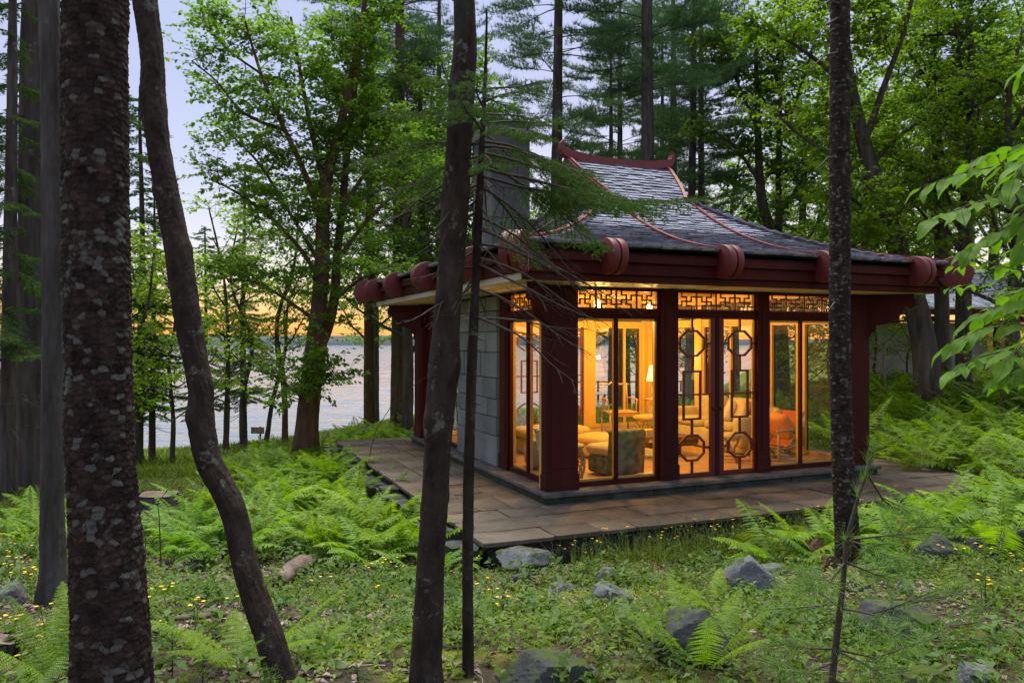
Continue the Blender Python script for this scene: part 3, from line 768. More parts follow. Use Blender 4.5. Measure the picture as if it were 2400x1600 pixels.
for x, nm in ((PL_+.12, 'gable'), (PR_-.12, 'gable')):
    m = MB(); pts = [(QM-s, float(prof(s))-.03) for s in np.linspace(1.2, 0, 9)] + [(QM+s, float(prof(s))-.03) for s in np.linspace(0.1, 1.2, 9)]
    m.prism(pts, lambda a, b_, d: (x+d, a, b_), -.03, .03); m.build('gable', RED, roof)
# shingles: the 300 that show largest are parts of their own, the others one part
sh = MB(); sh.add([(-.5, .28, 0), (.5, .28, 0), (.5, 1, 0), (-.5, 1, 0), (-.5, 0, 1), (.5, 0, 1), (.5, 1, .2), (-.5, 1, .2)], [(0,3,2,1),(4,5,6,7),(0,1,5,4),(1,2,6,5),(2,3,7,6),(3,0,4,7)])
shm = sh.mesh('shingle'); shv = np.array(sh.v); shf = np.array(sh.f)
singles, rest = 0, []
def lay(fn, sv0, sv1, face, expose=.118, single=False):
    global singles
    # arc length along the slope
    st = np.linspace(sv0, sv1, 400); ds = np.hypot(np.diff(st), np.diff(prof(st))); L = np.concatenate([[0], np.cumsum(ds)])
    nrow = int(L[-1]/expose)
    for r in range(nrow+1):
        l0 = L[-1]*(r+1)/(nrow+1) if r < nrow else L[-1]
        s_b = float(np.interp(l0, L, st)); s_t = float(np.interp(max(0, l0-expose*2.0), L, st))
        A, B = np.array(fn(s_b, 0.0)), np.array(fn(s_b, 1.0)); wtot = np.linalg.norm(B-A); ux = (B-A)/wtot
        T0 = np.array(fn(s_t, .5)); B0 = np.array(fn(s_b, .5)); 
        up = T0-B0; up -= ux*up.dot(ux); ln = np.linalg.norm(up); up /= ln
        nrm = np.cross(ux, up); nrm *= np.sign(nrm[2])
        t = -pr.uniform(0, .1)
        while t < wtot:
            w = pr.uniform(.13, .29); c0, c1 = max(t, 0), min(t+w, wtot)
            if c1-c0 > .03:
                drop = pr.uniform(-.016, .012)
                base = A+ux*((c0+c1)/2)+nrm*(.014+pr.uniform(0, .006))+up*drop
                Mx = np.eye(4); Mx[:3, 0] = ux*(c1-c0-.008); Mx[:3, 1] = up*ln; Mx[:3, 2] = nrm*pr.uniform(.042, .06); Mx[:3, 3] = base
                if single and singles < 300:
                    o = link('shingle', shm, M['shingle'], roof); o.matrix_local = Matrix(Mx.tolist()); singles += 1
                else: rest.append(Mx)
            t += w
lay(f_front, .02, SE+.02, 'front', single=True)
lay(f_left, 1.17, SE+.02, 'left'); lay(f_right, 1.17, SE+.02, 'right', .16); lay(f_back, .02, SE+.02, 'back', .17)
Ms = np.array(rest); hv = np.concatenate([shv, np.ones((8, 1))], 1)
rv = np.einsum('nij,kj->nki', Ms, hv)[..., :3].reshape(-1, 3)
rf = (shf[None]+8*np.arange(len(rest))[:, None, None]).reshape(-1, 4)
tag(link('shingle_courses', np_mesh('shingle_courses', rv, rf), M['shingle'], roof), kind='stuff')

def strip(name, pts, w, h, mat=None, lift=0.0, parent=None):
    """a squared moulding along pts, standing on the roof"""
    pts = [Vector(p) for p in pts]; m = MB(); vs, fs = [], []
    for i, p in enumerate(pts):
        t = (pts[min(i+1, len(pts)-1)]-pts[max(i-1, 0)]); sd = Vector((t.y, -t.x, 0)).normalized(); u = sd.cross(t).normalized()
        u = u if u.z > 0 else -u
        for (a, b_) in ((-w/2, -.03), (w/2, -.03), (w/2, h*.55), (w*.28, h*.6), (w*.28, h), (-w*.28, h), (-w*.28, h*.6), (-w/2, h*.55)):
            vs.append(p+sd*a+u*(b_+lift))
    k = 8
    for i in range(len(pts)-1):
        for j in range(k): fs.append((i*k+j, i*k+(j+1) % k, (i+1)*k+(j+1) % k, (i+1)*k+j))
    fs += [tuple(range(k)), tuple(range((len(pts)-1)*k, len(pts)*k))]
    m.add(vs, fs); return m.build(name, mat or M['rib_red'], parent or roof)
DISC_F = [.24, 2.04, 3.79, 5.70]; DISC_S = [.45, 2.75, 4.75, 6.45]
EQ = QM-SE
zz = lambda s: float(prof(s))
sf = np.linspace(1.1, SE, 16)
for edge, xe in ((edge_l, DISC_F[1]), (edge_r, DISC_F[2])):
    for sg in (-1, 1):
        up_ = [(float(edge(s)), QM+sg*s, zz(s)) for s in np.linspace(0.0, 1.12, 10)]
        strip('barge_board', up_, .10, .09, lift=.01)
        x1 = float(edge(1.12)); strip('roof_rib', [(x1+(xe-x1)*((s-1.1)/(SE-1.1)), QM+sg*s, zz(s)) for s in sf], .13, .085)
for (px0, sx, ex) in ((PL_, -1, 1.0), (PR_, 1, .985)):
    for sg in (-1, 1):
        hp = [(px0+sx*(s-1.15)*ex, QM+sg*s, zz(s)) for s in np.linspace(1.15, SE+.02, 18)]
        strip('hip_rib', hp, .15, .10)
        k = 12; c = Vector(hp[k]); sx_ = DISC_F[0] if sx < 0 else DISC_F[3]; qy = (DISC_S[0] if sg < 0 else DISC_S[3])
        s_c = np.linspace(1.15, SE+.02, 18)[k]
        strip('roof_rib', [(c.x+(sx_-c.x)*t, c.y+sg*(s-s_c), zz(s)) for t, s in zip(np.linspace(0, 1, 7), np.linspace(s_c, SE, 7))], .12, .075)
        strip('roof_rib', [(c.x+sx*(s-s_c)*ex, c.y+(qy-c.y)*t, zz(s)) for t, s in zip(np.linspace(0, 1, 7), np.linspace(s_c, SE, 7))], .12, .075)
for qy in DISC_S[1:3]:
    for (px0, sx, ex) in ((PL_, -1, 1.0), (PR_, 1, .985)):
        q0 = QM+(qy-QM)*.5
        strip('roof_rib', [(px0+sx*(s-1.15)*ex, q0+(qy-q0)*((s-1.15)/(SE-1.15)), zz(s)) for s in np.linspace(1.2, SE, 14)], .13, .085)
# ridge beam with upswept horns
rp = []
for t in np.linspace(-1, 1, 25):
    x = 2.83+1.14*t; rp.append((x, zz(0)+.0+.10*abs(t)**2.5))
m = MB()
top = [(x, z_+.13) for x, z_ in rp]; bot = [(x, z_-.03) for x, z_ in rp]
hornr = [(4.0, zz(0)+.26), (4.03, zz(0)+.33), (4.015, zz(0)+.39), (4.075, zz(0)+.33), (4.075, zz(0)+.22), (4.04, zz(0)+.12)]
hornl = [(5.66-a, b_) for a, b_ in hornr[::-1]]
out = bot + hornr[::-1] + top[::-1] + hornl[::-1]
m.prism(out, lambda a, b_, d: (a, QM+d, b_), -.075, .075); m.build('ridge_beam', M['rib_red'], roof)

# round scrolled ends where the ribs meet the eave
def disc_mesh(r=.232):
    m = MB(); n = 36
    secs = [(-.11, r-.012), (-.106, r-.004), (-.098, r), (-.022, r), (-.015, r-.004), (-.015, r-.03), (.013, r-.03), (.013, r-.004), (.02, r), (.098, r), (.106, r-.004), (.11, r-.012)]
    vs, fs = [], []
    for x, rr in secs:
        for k in range(n):
            a = 2*math.pi*k/n; vs.append((x, rr*math.cos(a), rr*math.sin(a)))
    for i in range(len(secs)-1):
        for k in range(n): fs.append((i*n+k, i*n+(k+1) % n, (i+1)*n+(k+1) % n, (i+1)*n+k))
    fs += [tuple(range(n)), tuple(range((len(secs)-1)*n, len(secs)*n))]
    m.add(vs, fs); return m.mesh('eave_disc')
dm = disc_mesh()
def disc(x, y, ang, z=3.125, sc=1.0):
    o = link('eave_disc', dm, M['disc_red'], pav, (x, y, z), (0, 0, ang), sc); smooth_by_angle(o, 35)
for x in DISC_F: disc(x, -1.09, 0); disc(x, DEP+1.09, 0)
for y in DISC_S: disc(-1.09, y, R(90)); disc(WID+1.09, y, R(90))
for (x, y, a) in ((-1.10, -1.10, -45), (WID+1.07, -1.07, 45), (-1.10, DEP+1.10, 45), (WID+1.10, DEP+1.10, -45)): disc(x, y, R(a), 3.125, 1.12)
# ------------------------------------------------------------------ inside the pavilion
linen = noisy('linen', [(0.3, (0.48, 0.38, 0.22)), (0.7, (0.58, 0.47, 0.28))], 6, 0.9, 0.25, 60, spec=0.1)
velvet = noisy('mottled_velvet', [(0.32, (0.06, 0.085, 0.055)), (0.5, (0.17, 0.18, 0.12)), (0.7, (0.3, 0.27, 0.19))], 7, 0.95, 0.2, 50, spec=0.1, detail=7)
gold = noisy('gold_cloth', [(0.3, (0.6, 0.40, 0.13)), (0.7, (0.7, 0.48, 0.18))], 5, 0.9, 0.2, 60, spec=0.1)
orange = noisy('orange_cloth', [(0.3, (0.68, 0.24, 0.05)), (0.7, (0.78, 0.32, 0.08))], 5, 0.9, 0.2, 60, spec=0.1)
rattan = noisy('rattan', [(0.3, (0.34, 0.2, 0.085)), (0.7, (0.5, 0.32, 0.14))], 14, 0.55, 0.2, 60)
honey = noisy('honey_wood', [(0.3, (0.52, 0.27, 0.075)), (0.7, (0.64, 0.36, 0.11))], 5, 0.4, 0.1, 30, (1, 1, .2), 0.45)
lacquer = noisy('lacquer', [(0.3, (0.07, 0.018, 0.012)), (0.7, (0.1, 0.025, 0.018))], 5, 0.25, 0.0, spec=0.6)
ceramic = noisy('blue_white_pot', [(0.42, (0.55, 0.6, 0.62)), (0.52, (0.62, 0.66, 0.66)), (0.56, (0.16, 0.24, 0.4)), (0.62, (0.5, 0.56, 0.6))], 9, 0.2, 0.0, spec=0.5)
terra = noisy('terracotta', [(0.3, (0.34, 0.2, 0.13)), (0.7, (0.42, 0.27, 0.18))], 5, 0.85, 0.2, 30)
celadon = noisy('ochre_glaze', [(0.4, (0.36, 0.3, 0.09)), (0.6, (0.5, 0.42, 0.13)), (0.68, (0.1, 0.12, 0.05))], 11, 0.3, 0.1, 20, spec=0.5)
canvas = noisy('rust_canvas', [(0.3, (0.42, 0.1, 0.04)), (0.7, (0.5, 0.13, 0.05))], 5, 0.8, 0.1, 60)

def soft(m, c, h, e=.35, n=14, puff=0.0, rot=0.0):
    """a stuffed block: rounded corners, slightly puffed"""
    def sg(x, k): return math.copysign(abs(x)**k, x)
    vs, fs = [], []
    for i in range(n+1):
        v = -math.pi/2 + math.pi*i/n
        for j in range(2*n):
            u = 2*math.pi*j/(2*n)
            x = sg(math.cos(v), e)*sg(math.cos(u), e); y = sg(math.cos(v), e)*sg(math.sin(u), e); z = sg(math.sin(v), e if puff == 0 else min(1, e+puff))
            X, Y = x*h[0], y*h[1]; cr, sr_ = math.cos(rot), math.sin(rot)
            vs.append((c[0]+X*cr-Y*sr_, c[1]+X*sr_+Y*cr, c[2]+z*h[2]))
    for i in range(n):
        for j in range(2*n):
            k = (j+1) % (2*n); fs.append((i*2*n+j, i*2*n+k, (i+1)*2*n+k, (i+1)*2*n+j))
    m.add(vs, fs); return m
def inside(name, p, q, rot, label, cat, group=None, z=.02):
    return empty(name, L2W(p, q, z), PA+R(rot), label, cat, group)

# slipper chair: its local -y faces the garden (back panel), +y is the seat front
t = inside('slipper_chair', 1.30, .52, 12, 'armless slipper chair with mottled green grey back turned to the front window', 'chair')
m = MB(); soft(m, (0, .12, .16), (.31, .30, .145), .3); m.build('base', velvet, t, True)
m = MB(); soft(m, (0, .16, .37), (.315, .32, .085), .35, puff=.35); m.build('seat_cushion', linen, t, True)
m = MB(); vs, fs = [], []; n = 16
for k, (zz_, off) in enumerate(((.03, 0), (.2, -.01), (.4, -.02), (.58, -.035), (.66, -.04), (.695, -.02), (.70, .02))):
    for i in range(n+1):
        x = -.34+.68*i/n; cv = .05*(x/.34)**2
        for s in (0, 1): vs.append((x, -.24+off+cv+(.0 if s == 0 else .085), zz_-(.0 if abs(x) < .31 else .02)))
w = 2*(n+1)
for k in range(6):
    for i in range(n):
        for s in (0, 1): fs.append((k*w+2*i+s, k*w+2*i+2+s, (k+1)*w+2*i+2+s, (k+1)*w+2*i+s))
    fs += [(k*w, k*w+1, (k+1)*w+1, (k+1)*w), (k*w+2*n, k*w+2*n+1, (k+1)*w+2*n+1, (k+1)*w+2*n)]
for i in range(n): fs += [(6*w+2*i, 6*w+2*i+1, 6*w+2*i+3, 6*w+2*i+2), (2*i, 2*i+1, 2*i+3, 2*i+2)]
m.add(vs, fs); m.build('backrest', velvet, t, True)

t = inside('ottoman', 1.95, 2.3, 30, 'golden low ottoman with a rounded top just behind the mottled slipper chair', 'ottoman')
m = MB(); soft(m, (0, 0, .13), (.38, .33, .12), .3); m.build('base', gold, t, True)
m = MB(); soft(m, (0, 0, .29), (.40, .35, .10), .4, puff=.3); m.build('cushion', gold, t, True)
t = inside('chaise', 1.42, 3.15, 8, 'long golden chaise seat beside the lake side windows behind the rattan drum', 'chaise')
m = MB(); soft(m, (0, 0, .15), (.68, .42, .14), .3); m.build('base', gold, t, True)
m = MB(); soft(m, (0, 0, .36), (.70, .43, .11), .38, puff=.3); m.build('cushion', gold, t, True)

# rattan drum
t = inside('rattan_drum_stool', .44, .45, 0, 'openwork rattan drum stool with pale top in the near front corner', 'stool')
m = MB(); m.lathe([(.0, .46), (.17, .462), (.195, .475), (.2, .495), (.185, .515), (.0, .52)], 24); m.build('top', linen, t, True)
m = MB()
for k in range(16):
    for sg in (-1, 1):
        pts = []
        for i in range(9):
            z_ = i/8*.46; a = 2*math.pi*k/16+sg*.55*(i/8); r_ = .165+.05*math.sin(math.pi*i/8); pts.append((r_*math.cos(a), r_*math.sin(a), z_+.005))
        m.tube(pts, .008, 5)
m.build('rattan_frame', rattan, t, True)
for z_, r_ in ((.012, .168), (.23, .215), (.452, .168)):
    m = MB(); m.tube([(r_*math.cos(a), r_*math.sin(a), z_) for a in np.linspace(0, 2*math.pi, 25)], .012, 6, False); m.build('hoop', rattan, t, True)

# yoke-back armchair
t = inside('yoke_back_armchair', 3.72, 4.55, -8, 'tall honey wood armchair with curved yoke back standing before the lake windows', 'chair')
def stick(name, pts, r, mat, parent, n=8):
    m = MB(); m.tube(pts, r, n); return m.build(name, mat, parent, True)
MB().box((-.33, -.27, .50), (.33, .25, .535), .01).build('seat', honey, t)
for x in (-.30, .30):
    stick('leg', [(x*1.03, -.25, 0), (x, -.235, .5)], .02, honey, t)
    stick('leg', [(x*1.03, .235, 0), (x, .225, .5)], .02, honey, t)
    stick('back_stile', [(x*.96, .225, .53), (x*.95, .235, .8), (x*.92, .27, 1.1)], .017, honey, t)
    stick('arm', [(x*.95, .24, .80), (x*1.08, .05, .80), (x*1.12, -.14, .785), (x*1.14, -.2, .77)], .016, honey, t)
    stick('arm_post', [(x*1.02, -.2, .53), (x*1.09, -.17, .66), (x*1.11, -.17, .785)], .013, honey, t)
    stick('arm_spindle', [(x*1.0, .02, .53), (x*1.06, .04, .66), (x*1.07, .05, .80)], .011, honey, t)
    MB().box((x-.008, -.22, .12), (x+.008, .21, .145)).build('stretcher', honey, t)
MB().box((-.29, -.245, .08), (.29, -.225, .105)).build('stretcher', honey, t)
MB().box((-.29, -.25, .43), (.29, -.235, .499)).build('apron', honey, t)
stick('yoke', [(-.36, .30, 1.075), (-.28, .28, 1.095), (-.12, .27, 1.085), (-.06, .265, 1.13), (.06, .265, 1.13), (.12, .27, 1.085), (.28, .28, 1.095), (.36, .30, 1.075)], [.014, .017, .018, .02, .02, .018, .017, .014], honey, t)
m = MB(); m.prism([(-.055, .535), (.055, .535), (.065, .8), (.05, 1.12), (-.05, 1.12), (-.065, .8)], lambda a, b_, d: (a, .235+d+.09*max(0, b_-.8), b_), 0, .014); m.build('splat', honey, t)

# round rattan stool with cushion
def x_stool(name, p, q, rot, h, r, label, seat_mat):
    t = inside(name, p, q, rot, label, 'stool')
    m = MB(); soft(m, (0, 0, h), (r, r*.9, .055), .55, puff=.25); m.build('cushion', seat_mat, t, True)
    for k in range(4):
        a0 = math.pi/4+k*math.pi/2
        for sg in (-1, 1):
            a1 = a0+sg*.9
            stick('leg', [(r*.92*math.cos(a0), r*.85*math.sin(a0), h-.05), (r*.5*math.cos((a0+a1)/2), r*.5*math.sin((a0+a1)/2), h*.5), (r*.95*math.cos(a1), r*.9*math.sin(a1), .0)], .012, rattan, t)
    for z_, rr in ((h-.06, .9), (.06, .86)):
        m = MB(); m.tube([(rr*r*math.cos(a), rr*.9*r*math.sin(a), z_) for a in np.linspace(0, 2*math.pi, 21)], .012, 6, False); m.build('hoop', rattan, t, True)
    return t
x_stool('cushioned_stool', 3.86, 3.72, 20, .47, .25, 'small rattan stool with golden cushion beside the yoke back armchair', gold)
x_stool('folding_stool', 3.66, .90, 10, .43, .21, 'low cross legged rattan stool with pale cushion in front of the sofa arm', linen)

# coffee table with books on it
t = inside('coffee_table', 3.05, 1.95, 4, 'low dark lacquer coffee table on clear glass blocks in the middle of the room', 'table')
MB().box((-.55, -.38, .18), (.55, .38, .34), .05).build('table_top', lacquer, t)
for x in (-.42, .42):
    MB().box((x-.07, -.25, .0), (x+.07, .25, .178), .004).build('glass_block', M['glass'], t)
t = inside('book_stack', 2.72, 1.9, 12, 'small stack of three pale books on the dark coffee table', 'books', z=.36)
for k, (w_, m_) in enumerate(((.15, linen), (.14, M['pale_trim']), (.12, gold))):
    MB().box((-w_, -w_*.7, k*.045+.001), (w_, w_*.7, k*.045+.043), .004).build('book', m_, t)

# sofa along the right wall, facing the room (local -x is its front)
t = inside('sofa', 4.72, 2.42, 0, 'long cream slipcovered sofa with loose back cushions along the right hand windows', 'sofa')
m = MB(); soft(m, (-.02, 0, .2), (.46, 1.12, .19), .18); m.build('base', linen, t, True)
m = MB(); soft(m, (.36, 0, .5), (.13, 1.12, .34), .25); m.build('backrest', linen, t, True)
for y in (-1.02, 1.02):
    m = MB(); soft(m, (-.02, y, .4), (.47, .13, .29), .25); m.build('armrest', linen, t, True)
for y in (-.46, .46):
    m = MB(); soft(m, (-.1, y, .46), (.40, .43, .085), .3, puff=.25); m.build('seat_cushion', linen, t, True)
    m = MB(); soft(m, (.17, y, .72), (.13, .42, .23), .35, puff=.2); m.build('back_cushion', linen, t, True)
def pillow(name, p, q, z, rot, size, mat, label, tilt=20):
    m = MB(); soft(m, (0, 0, 0), (size, .085, size), .5, puff=.0)
    o = m.build(name, mat, None, True); o.location = L2W(p, q, z); o.rotation_euler = (R(tilt), 0, PA+R(rot)); return tag(o, label, 'pillow')
pillow('pillow', 4.62, 1.75, .76, 75, .23, linen, 'plain cream pillow propped at the near end of the sofa')
pillow('pillow', 4.55, 1.98, .74, 60, .2, M['pale_trim'], 'grey beige pillow leaning on the plain cream pillow of the sofa', 24)

# bamboo armchair with rust sling and orange pillow, faces left (-x)
t = inside('bamboo_armchair', 4.30, .44, 6, 'bamboo armchair with rust canvas sling seat by the right front window', 'chair')
for y in (-.27, .27):
    stick('leg', [(-.27, y, 0), (-.27, y, .56)], .022, rattan, t); stick('leg', [(.22, y, 0), (.22, y, .56)], .022, rattan, t)
    stick('armrest', [(-.31, y, .565), (.27, y, .565)], .022, rattan, t)
    for z_ in (.14, .28): stick('rung', [(-.27, y, z_), (.22, y, z_)], .014, rattan, t)
    stick('brace', [(-.1, y, .3), (.22, y, .55)], .01, rattan, t); stick('brace', [(.0, y, .54), (.2, y, .33)], .01, rattan, t)
    stick('back_stile', [(-.02, y*.86, .22), (.2, y*.86, .56), (.36, y*.86, .84)], .017, rattan, t)
for z_ in (.14, .44): stick('rung', [(.22, -.27, z_), (.22, .27, z_)], .014, rattan, t)
for z_ in (.1, .3): stick('rung', [(-.27, -.27, z_), (-.27, .27, z_)], .014, rattan, t)
m = MB(); vs = []; fs = []
for k, (x, z_) in enumerate(((-.27, .34), (-.1, .29), (.05, .31), (.2, .56), (.3, .72), (.36, .84))):
    for y in (-.235, .235): vs += [(x, y, z_), (x+.012, y, z_+.012)]
for k in range(5):
    a = k*4; fs += [(a, a+2, a+6, a+4), (a+1, a+5, a+7, a+3), (a, a+4, a+5, a+1), (a+2, a+3, a+7, a+6)]
fs += [(0, 1, 3, 2), (20, 22, 23, 21)]
m.add(vs, fs); m.build('sling', canvas, t)
o = MB(); soft(o, (0, 0, 0), (.24, .1, .23), .5); o = o.build('pillow', orange, None, True); o.location = L2W(4.36, .46, .63); o.rotation_euler = (R(0), R(-30), PA+R(6+84)); o.rotation_euler = Matrix.Rotation(PA+R(6), 3, 'Z').to_4x4().to_euler() if False else (R(-32), 0, PA+R(96))
tag(o, 'plump orange pillow sitting in the bamboo armchair', 'pillow')

t = inside('side_table', 4.86, 1.02, 0, 'round side table with pale top behind the bamboo armchair', 'table')
m = MB(); m.lathe([(.0, .70), (.24, .70), (.25, .712), (.24, .725), (.0, .725)], 24); m.build('table_top', M['pale_trim'], t, True)
m = MB(); m.lathe([(.15, 0), (.17, .02), (.1, .06), (.06, .12), (.11, .3), (.13, .42), (.09, .56), (.05, .62), (.1, .699), (.0, .699)], 18); m.build('pedestal', celadon, t, True)
m = MB(); m.lathe([(.05, 0), (.07, .03), (.075, .07), (.05, .11), (.04, .115), (.0, .115)], 14); o = m.build('jar', gold, None, True); o.location = L2W(4.8, 1.0, .747); tag(o, 'small ochre lidded jar on the round side table', 'jar')
m = MB(); m.lathe([(.12, 0), (.14, .03), (.17, .2), (.14, .37), (.12, .4), (.0, .4)], 18); o = m.build('garden_stool', celadon, None, True); o.location = L2W(4.36, .96, .02); tag(o, 'squat pierced ceramic garden stool behind the bamboo armchair legs', 'stool')

# lamp on a stand and floor vase in the far right corner
t = inside('lamp_stand', 4.86, 4.95, 0, 'tall narrow wooden stand carrying the table lamp', 'stand')
MB().box((-.17, -.17, .70), (.17, .17, .73), .006).build('top', honey, t)
for x in (-.14, .14):
    for y in (-.14, .14): MB().box((x-.014, y-.014, 0), (x+.014, y+.014, .70)).build('leg', honey, t)
shade = nodes_of('lamp_shade')[0]; nb = shade.node_tree.nodes['Principled BSDF']; nb.inputs['Base Color'].default_value = (.9, .7, .35, 1); nb.inputs['Emission Color'].default_value = (1, .62, .18, 1); nb.inputs['Emission Strength'].default_value = 2.2
LAMP = (1.0, .59, .13)
def lamp(name, p, q, z, e, r=.05):
    l = bpy.data.lights.new(name, 'POINT'); l.energy = e; l.color = LAMP; l.shadow_soft_size = r
    o = bpy.data.objects.new(name, l); COL.objects.link(o); o.location = L2W(p, q, z); return o
t = inside('table_lamp', 4.86, 4.95, 0, 'lit table lamp with a glowing yellow shade on the narrow stand', 'lamp', z=.752)
m = MB(); m.lathe([(.06, 0), (.07, .02), (.03, .06), (.055, .2), (.02, .33), (.012, .42), (.0, .42)], 14); m.build('lamp_base', ceramic, t, True)
m = MB(); vs = []; n = 20
for r_, z_ in ((.17, .40), (.10, .74)):
    for k in range(n): vs.append((r_*math.cos(2*math.pi*k/n), r_*math.sin(2*math.pi*k/n), z_))
m.add(vs, [(k, (k+1) % n, n+(k+1) % n, n+k) for k in range(n)]); m.build('lamp_shade', shade, t, True)
lamp('table_lamp_bulb', 4.86, 4.95, 1.62, 45)
m = MB(); m.lathe([(.1, 0), (.11, .02), (.17, .3), (.18, .46), (.12, .6), (.07, .65), (.1, .72), (.0, .72)], 20); o = m.build('floor_vase', celadon, None, True); o.location = L2W(4.55, 4.4, .02); tag(o, 'tall ochre and black glazed floor vase beside the cushioned stool', 'vase')

# pots in the lakeward front window
m = MB(); m.lathe([(.17, 0), (.19, .02), (.26, .3), (.31, .6), (.33, .66), (.35, .68), (.33, .70), (.28, .66), (.0, .62)], 26); o = m.build('planter', ceramic, None, True); o.location = L2W(.45, .98, .02); tag(o, 'big pale blue and white glazed planter inside the narrow left window', 'planter')
m = MB(); m.lathe([(.13, 0), (.2, .1), (.22, .3), (.17, .42), (.18, .45), (.15, .45), (.0, .4)], 22); o = m.build('clay_pot', terra, None, True); o.location = L2W(.42, 1.58, .02); tag(o, 'round brown clay pot beside the blue and white planter', 'pot')

# hanging lanterns
bulb_m = nodes_of('lantern_glass')[0]; nb = bulb_m.node_tree.nodes['Principled BSDF']; nb.inputs['Base Color'].default_value = (.9, .75, .4, 1); nb.inputs['Emission Color'].default_value = (1, .66, .22, 1); nb.inputs['Emission Strength'].default_value = 7.0
brass = noisy('dark_brass', [(0.3, (0.25, 0.15, 0.05)), (0.7, (0.35, 0.22, 0.08))], 8, 0.4, 0)
for p, q, e, lab in ((1.25, 1.1, 125, 'lit hanging lantern with brass frame nearest the front left window'), (2.75, 1.9, 105, 'second lit hanging lantern with brass frame over the coffee table'), (3.4, 4.4, 130, 'third lit hanging lantern deeper in the room over the yoke back armchair')):
    t = inside('hanging_lantern', p, q, 0, lab, 'lantern', 'lanterns hanging under the pavilion ceiling', z=2.52)
    m = MB(); m.lathe([(.0, .02), (.045, .03), (.05, .1), (.045, .17), (.0, .18)], 12); m.build('lamp_glass', bulb_m, t, True)
    m = MB()
    for k in range(6):
        a = math.pi*k/3; m.tube([(.13*math.cos(a), .13*math.sin(a), -.02), (.13*math.cos(a), .13*math.sin(a), .22)], .007, 5)
    for z_ in (-.02, .22): m.tube([(.13*math.cos(a), .13*math.sin(a), z_) for a in np.linspace(0, 2*math.pi, 13)], .009, 5, False)
    for k in range(3): m.tube([(.13*math.cos(2.1*k), .13*math.sin(2.1*k), .22), (0, 0, .32)], .005, 4)
    m.build('lantern_frame', brass, t)
    m = MB(); m.tube([(0, 0, .32), (0, 0, .56)], .006, 5); m.build('chain', brass, t)
    lamp('lantern_light', p, q, 2.46, e)
# ------------------------------------------------------------------ trees: tools
def spline(pts, rad, step):
    """resample a path smoothly"""
    P_ = np.array([tuple(p) for p in pts], float); r_ = np.array(rad, float)
    d = np.concatenate([[0], np.cumsum(np.linalg.norm(np.diff(P_, axis=0), axis=1))])
    n = max(3, int(d[-1]/step)); t = np.linspace(0, d[-1], n)
    # cubic Hermite with finite differences
    m = np.gradient(P_, d, axis=0); k = np.clip(np.searchsorted(d, t, 'right')-1, 0, len(d)-2)
    h = (d[k+1]-d[k])[:, None]; u = ((t-d[k])/(d[k+1]-d[k]))[:, None]
    q = (2*u**3-3*u**2+1)*P_[k]+(u**3-2*u**2+u)*h*m[k]+(-2*u**3+3*u**2)*P_[k+1]+(u**3-u**2)*h*m[k+1]
    return q, np.interp(t, d, r_), t
def bark_plates(th, h, r, seed, cell=.035, amp=.008, asp=1.15):
    """scaly plates: a jittered cell pattern on the unrolled trunk, each scale lifting at its lower lip"""
    nc = max(6, int(round(2*math.pi*float(np.mean(r))/cell)))
    u = th/(2*math.pi)*nc; v = h/(cell*asp)
    u = u+.35*noise3(v*.5, np.cos(th)*2, np.sin(th)*2, seed+5)
    iu, iv = np.floor(u), np.floor(v); f1 = np.full(u.shape, 9.0); f2 = f1.copy(); dv1 = np.zeros(u.shape); idr = np.zeros(u.shape)
    for a in (-1, 0, 1):
        for b_ in (-1, 0, 1):
            cu, cv = iu+a, iv+b_; cuw = np.mod(cu, nc)
            ju, jv = _h(cuw, cv, 0*cv, seed), _h(cuw, cv, 0*cv+1, seed)
            du, dv = u-(cu+.5+.75*(ju-.5)), v-(cv+.5+.75*(jv-.5)); d = np.sqrt(du*du+dv*dv)
            n1 = d < f1; f2 = np.where(n1, f1, np.minimum(f2, d)); dv1 = np.where(n1, dv, dv1); idr = np.where(n1, _h(cuw, cv, 0*cv+2, seed), idr); f1 = np.minimum(f1, d)
    e = np.clip((f2-f1)/.16, 0, 1); e = e*e*(3-2*e)
    global _PID
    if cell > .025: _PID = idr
    lip = np.clip(.55-.9*dv1, .1, 1.3)                     # thick lower lip, feathered upper edge
    return amp*(e*(.35+.75*idr)*lip*(1+.35*noise3(u*3, v*3, idr*9, seed+8))-.35)
_PID = None
def bark_ridges(th, h, r, seed, amp=.005, nf=9):
    w = noise3(h*1.3, np.cos(th)*1.5, np.sin(th)*1.5, seed)*.9
    k = np.abs(np.sin(th*nf/2+w*3+.8*noise3(h*5, np.cos(th)*3, np.sin(th)*3, seed+1)))
    return amp*(k**.7-.6)+amp*.8*noise3(h*22, np.cos(th)*6, np.sin(th)*6, seed+2)
def bark_smooth(th, h, r, seed, amp=.003):
    return amp*(1.2*noise3(h*3, np.cos(th)*1.2, np.sin(th)*1.2, seed)+.8*noise3(h*14, np.cos(th)*4, np.sin(th)*4, seed+1)+.5*noise3(h*60, np.cos(th)*12, np.sin(th)*12, seed+3))
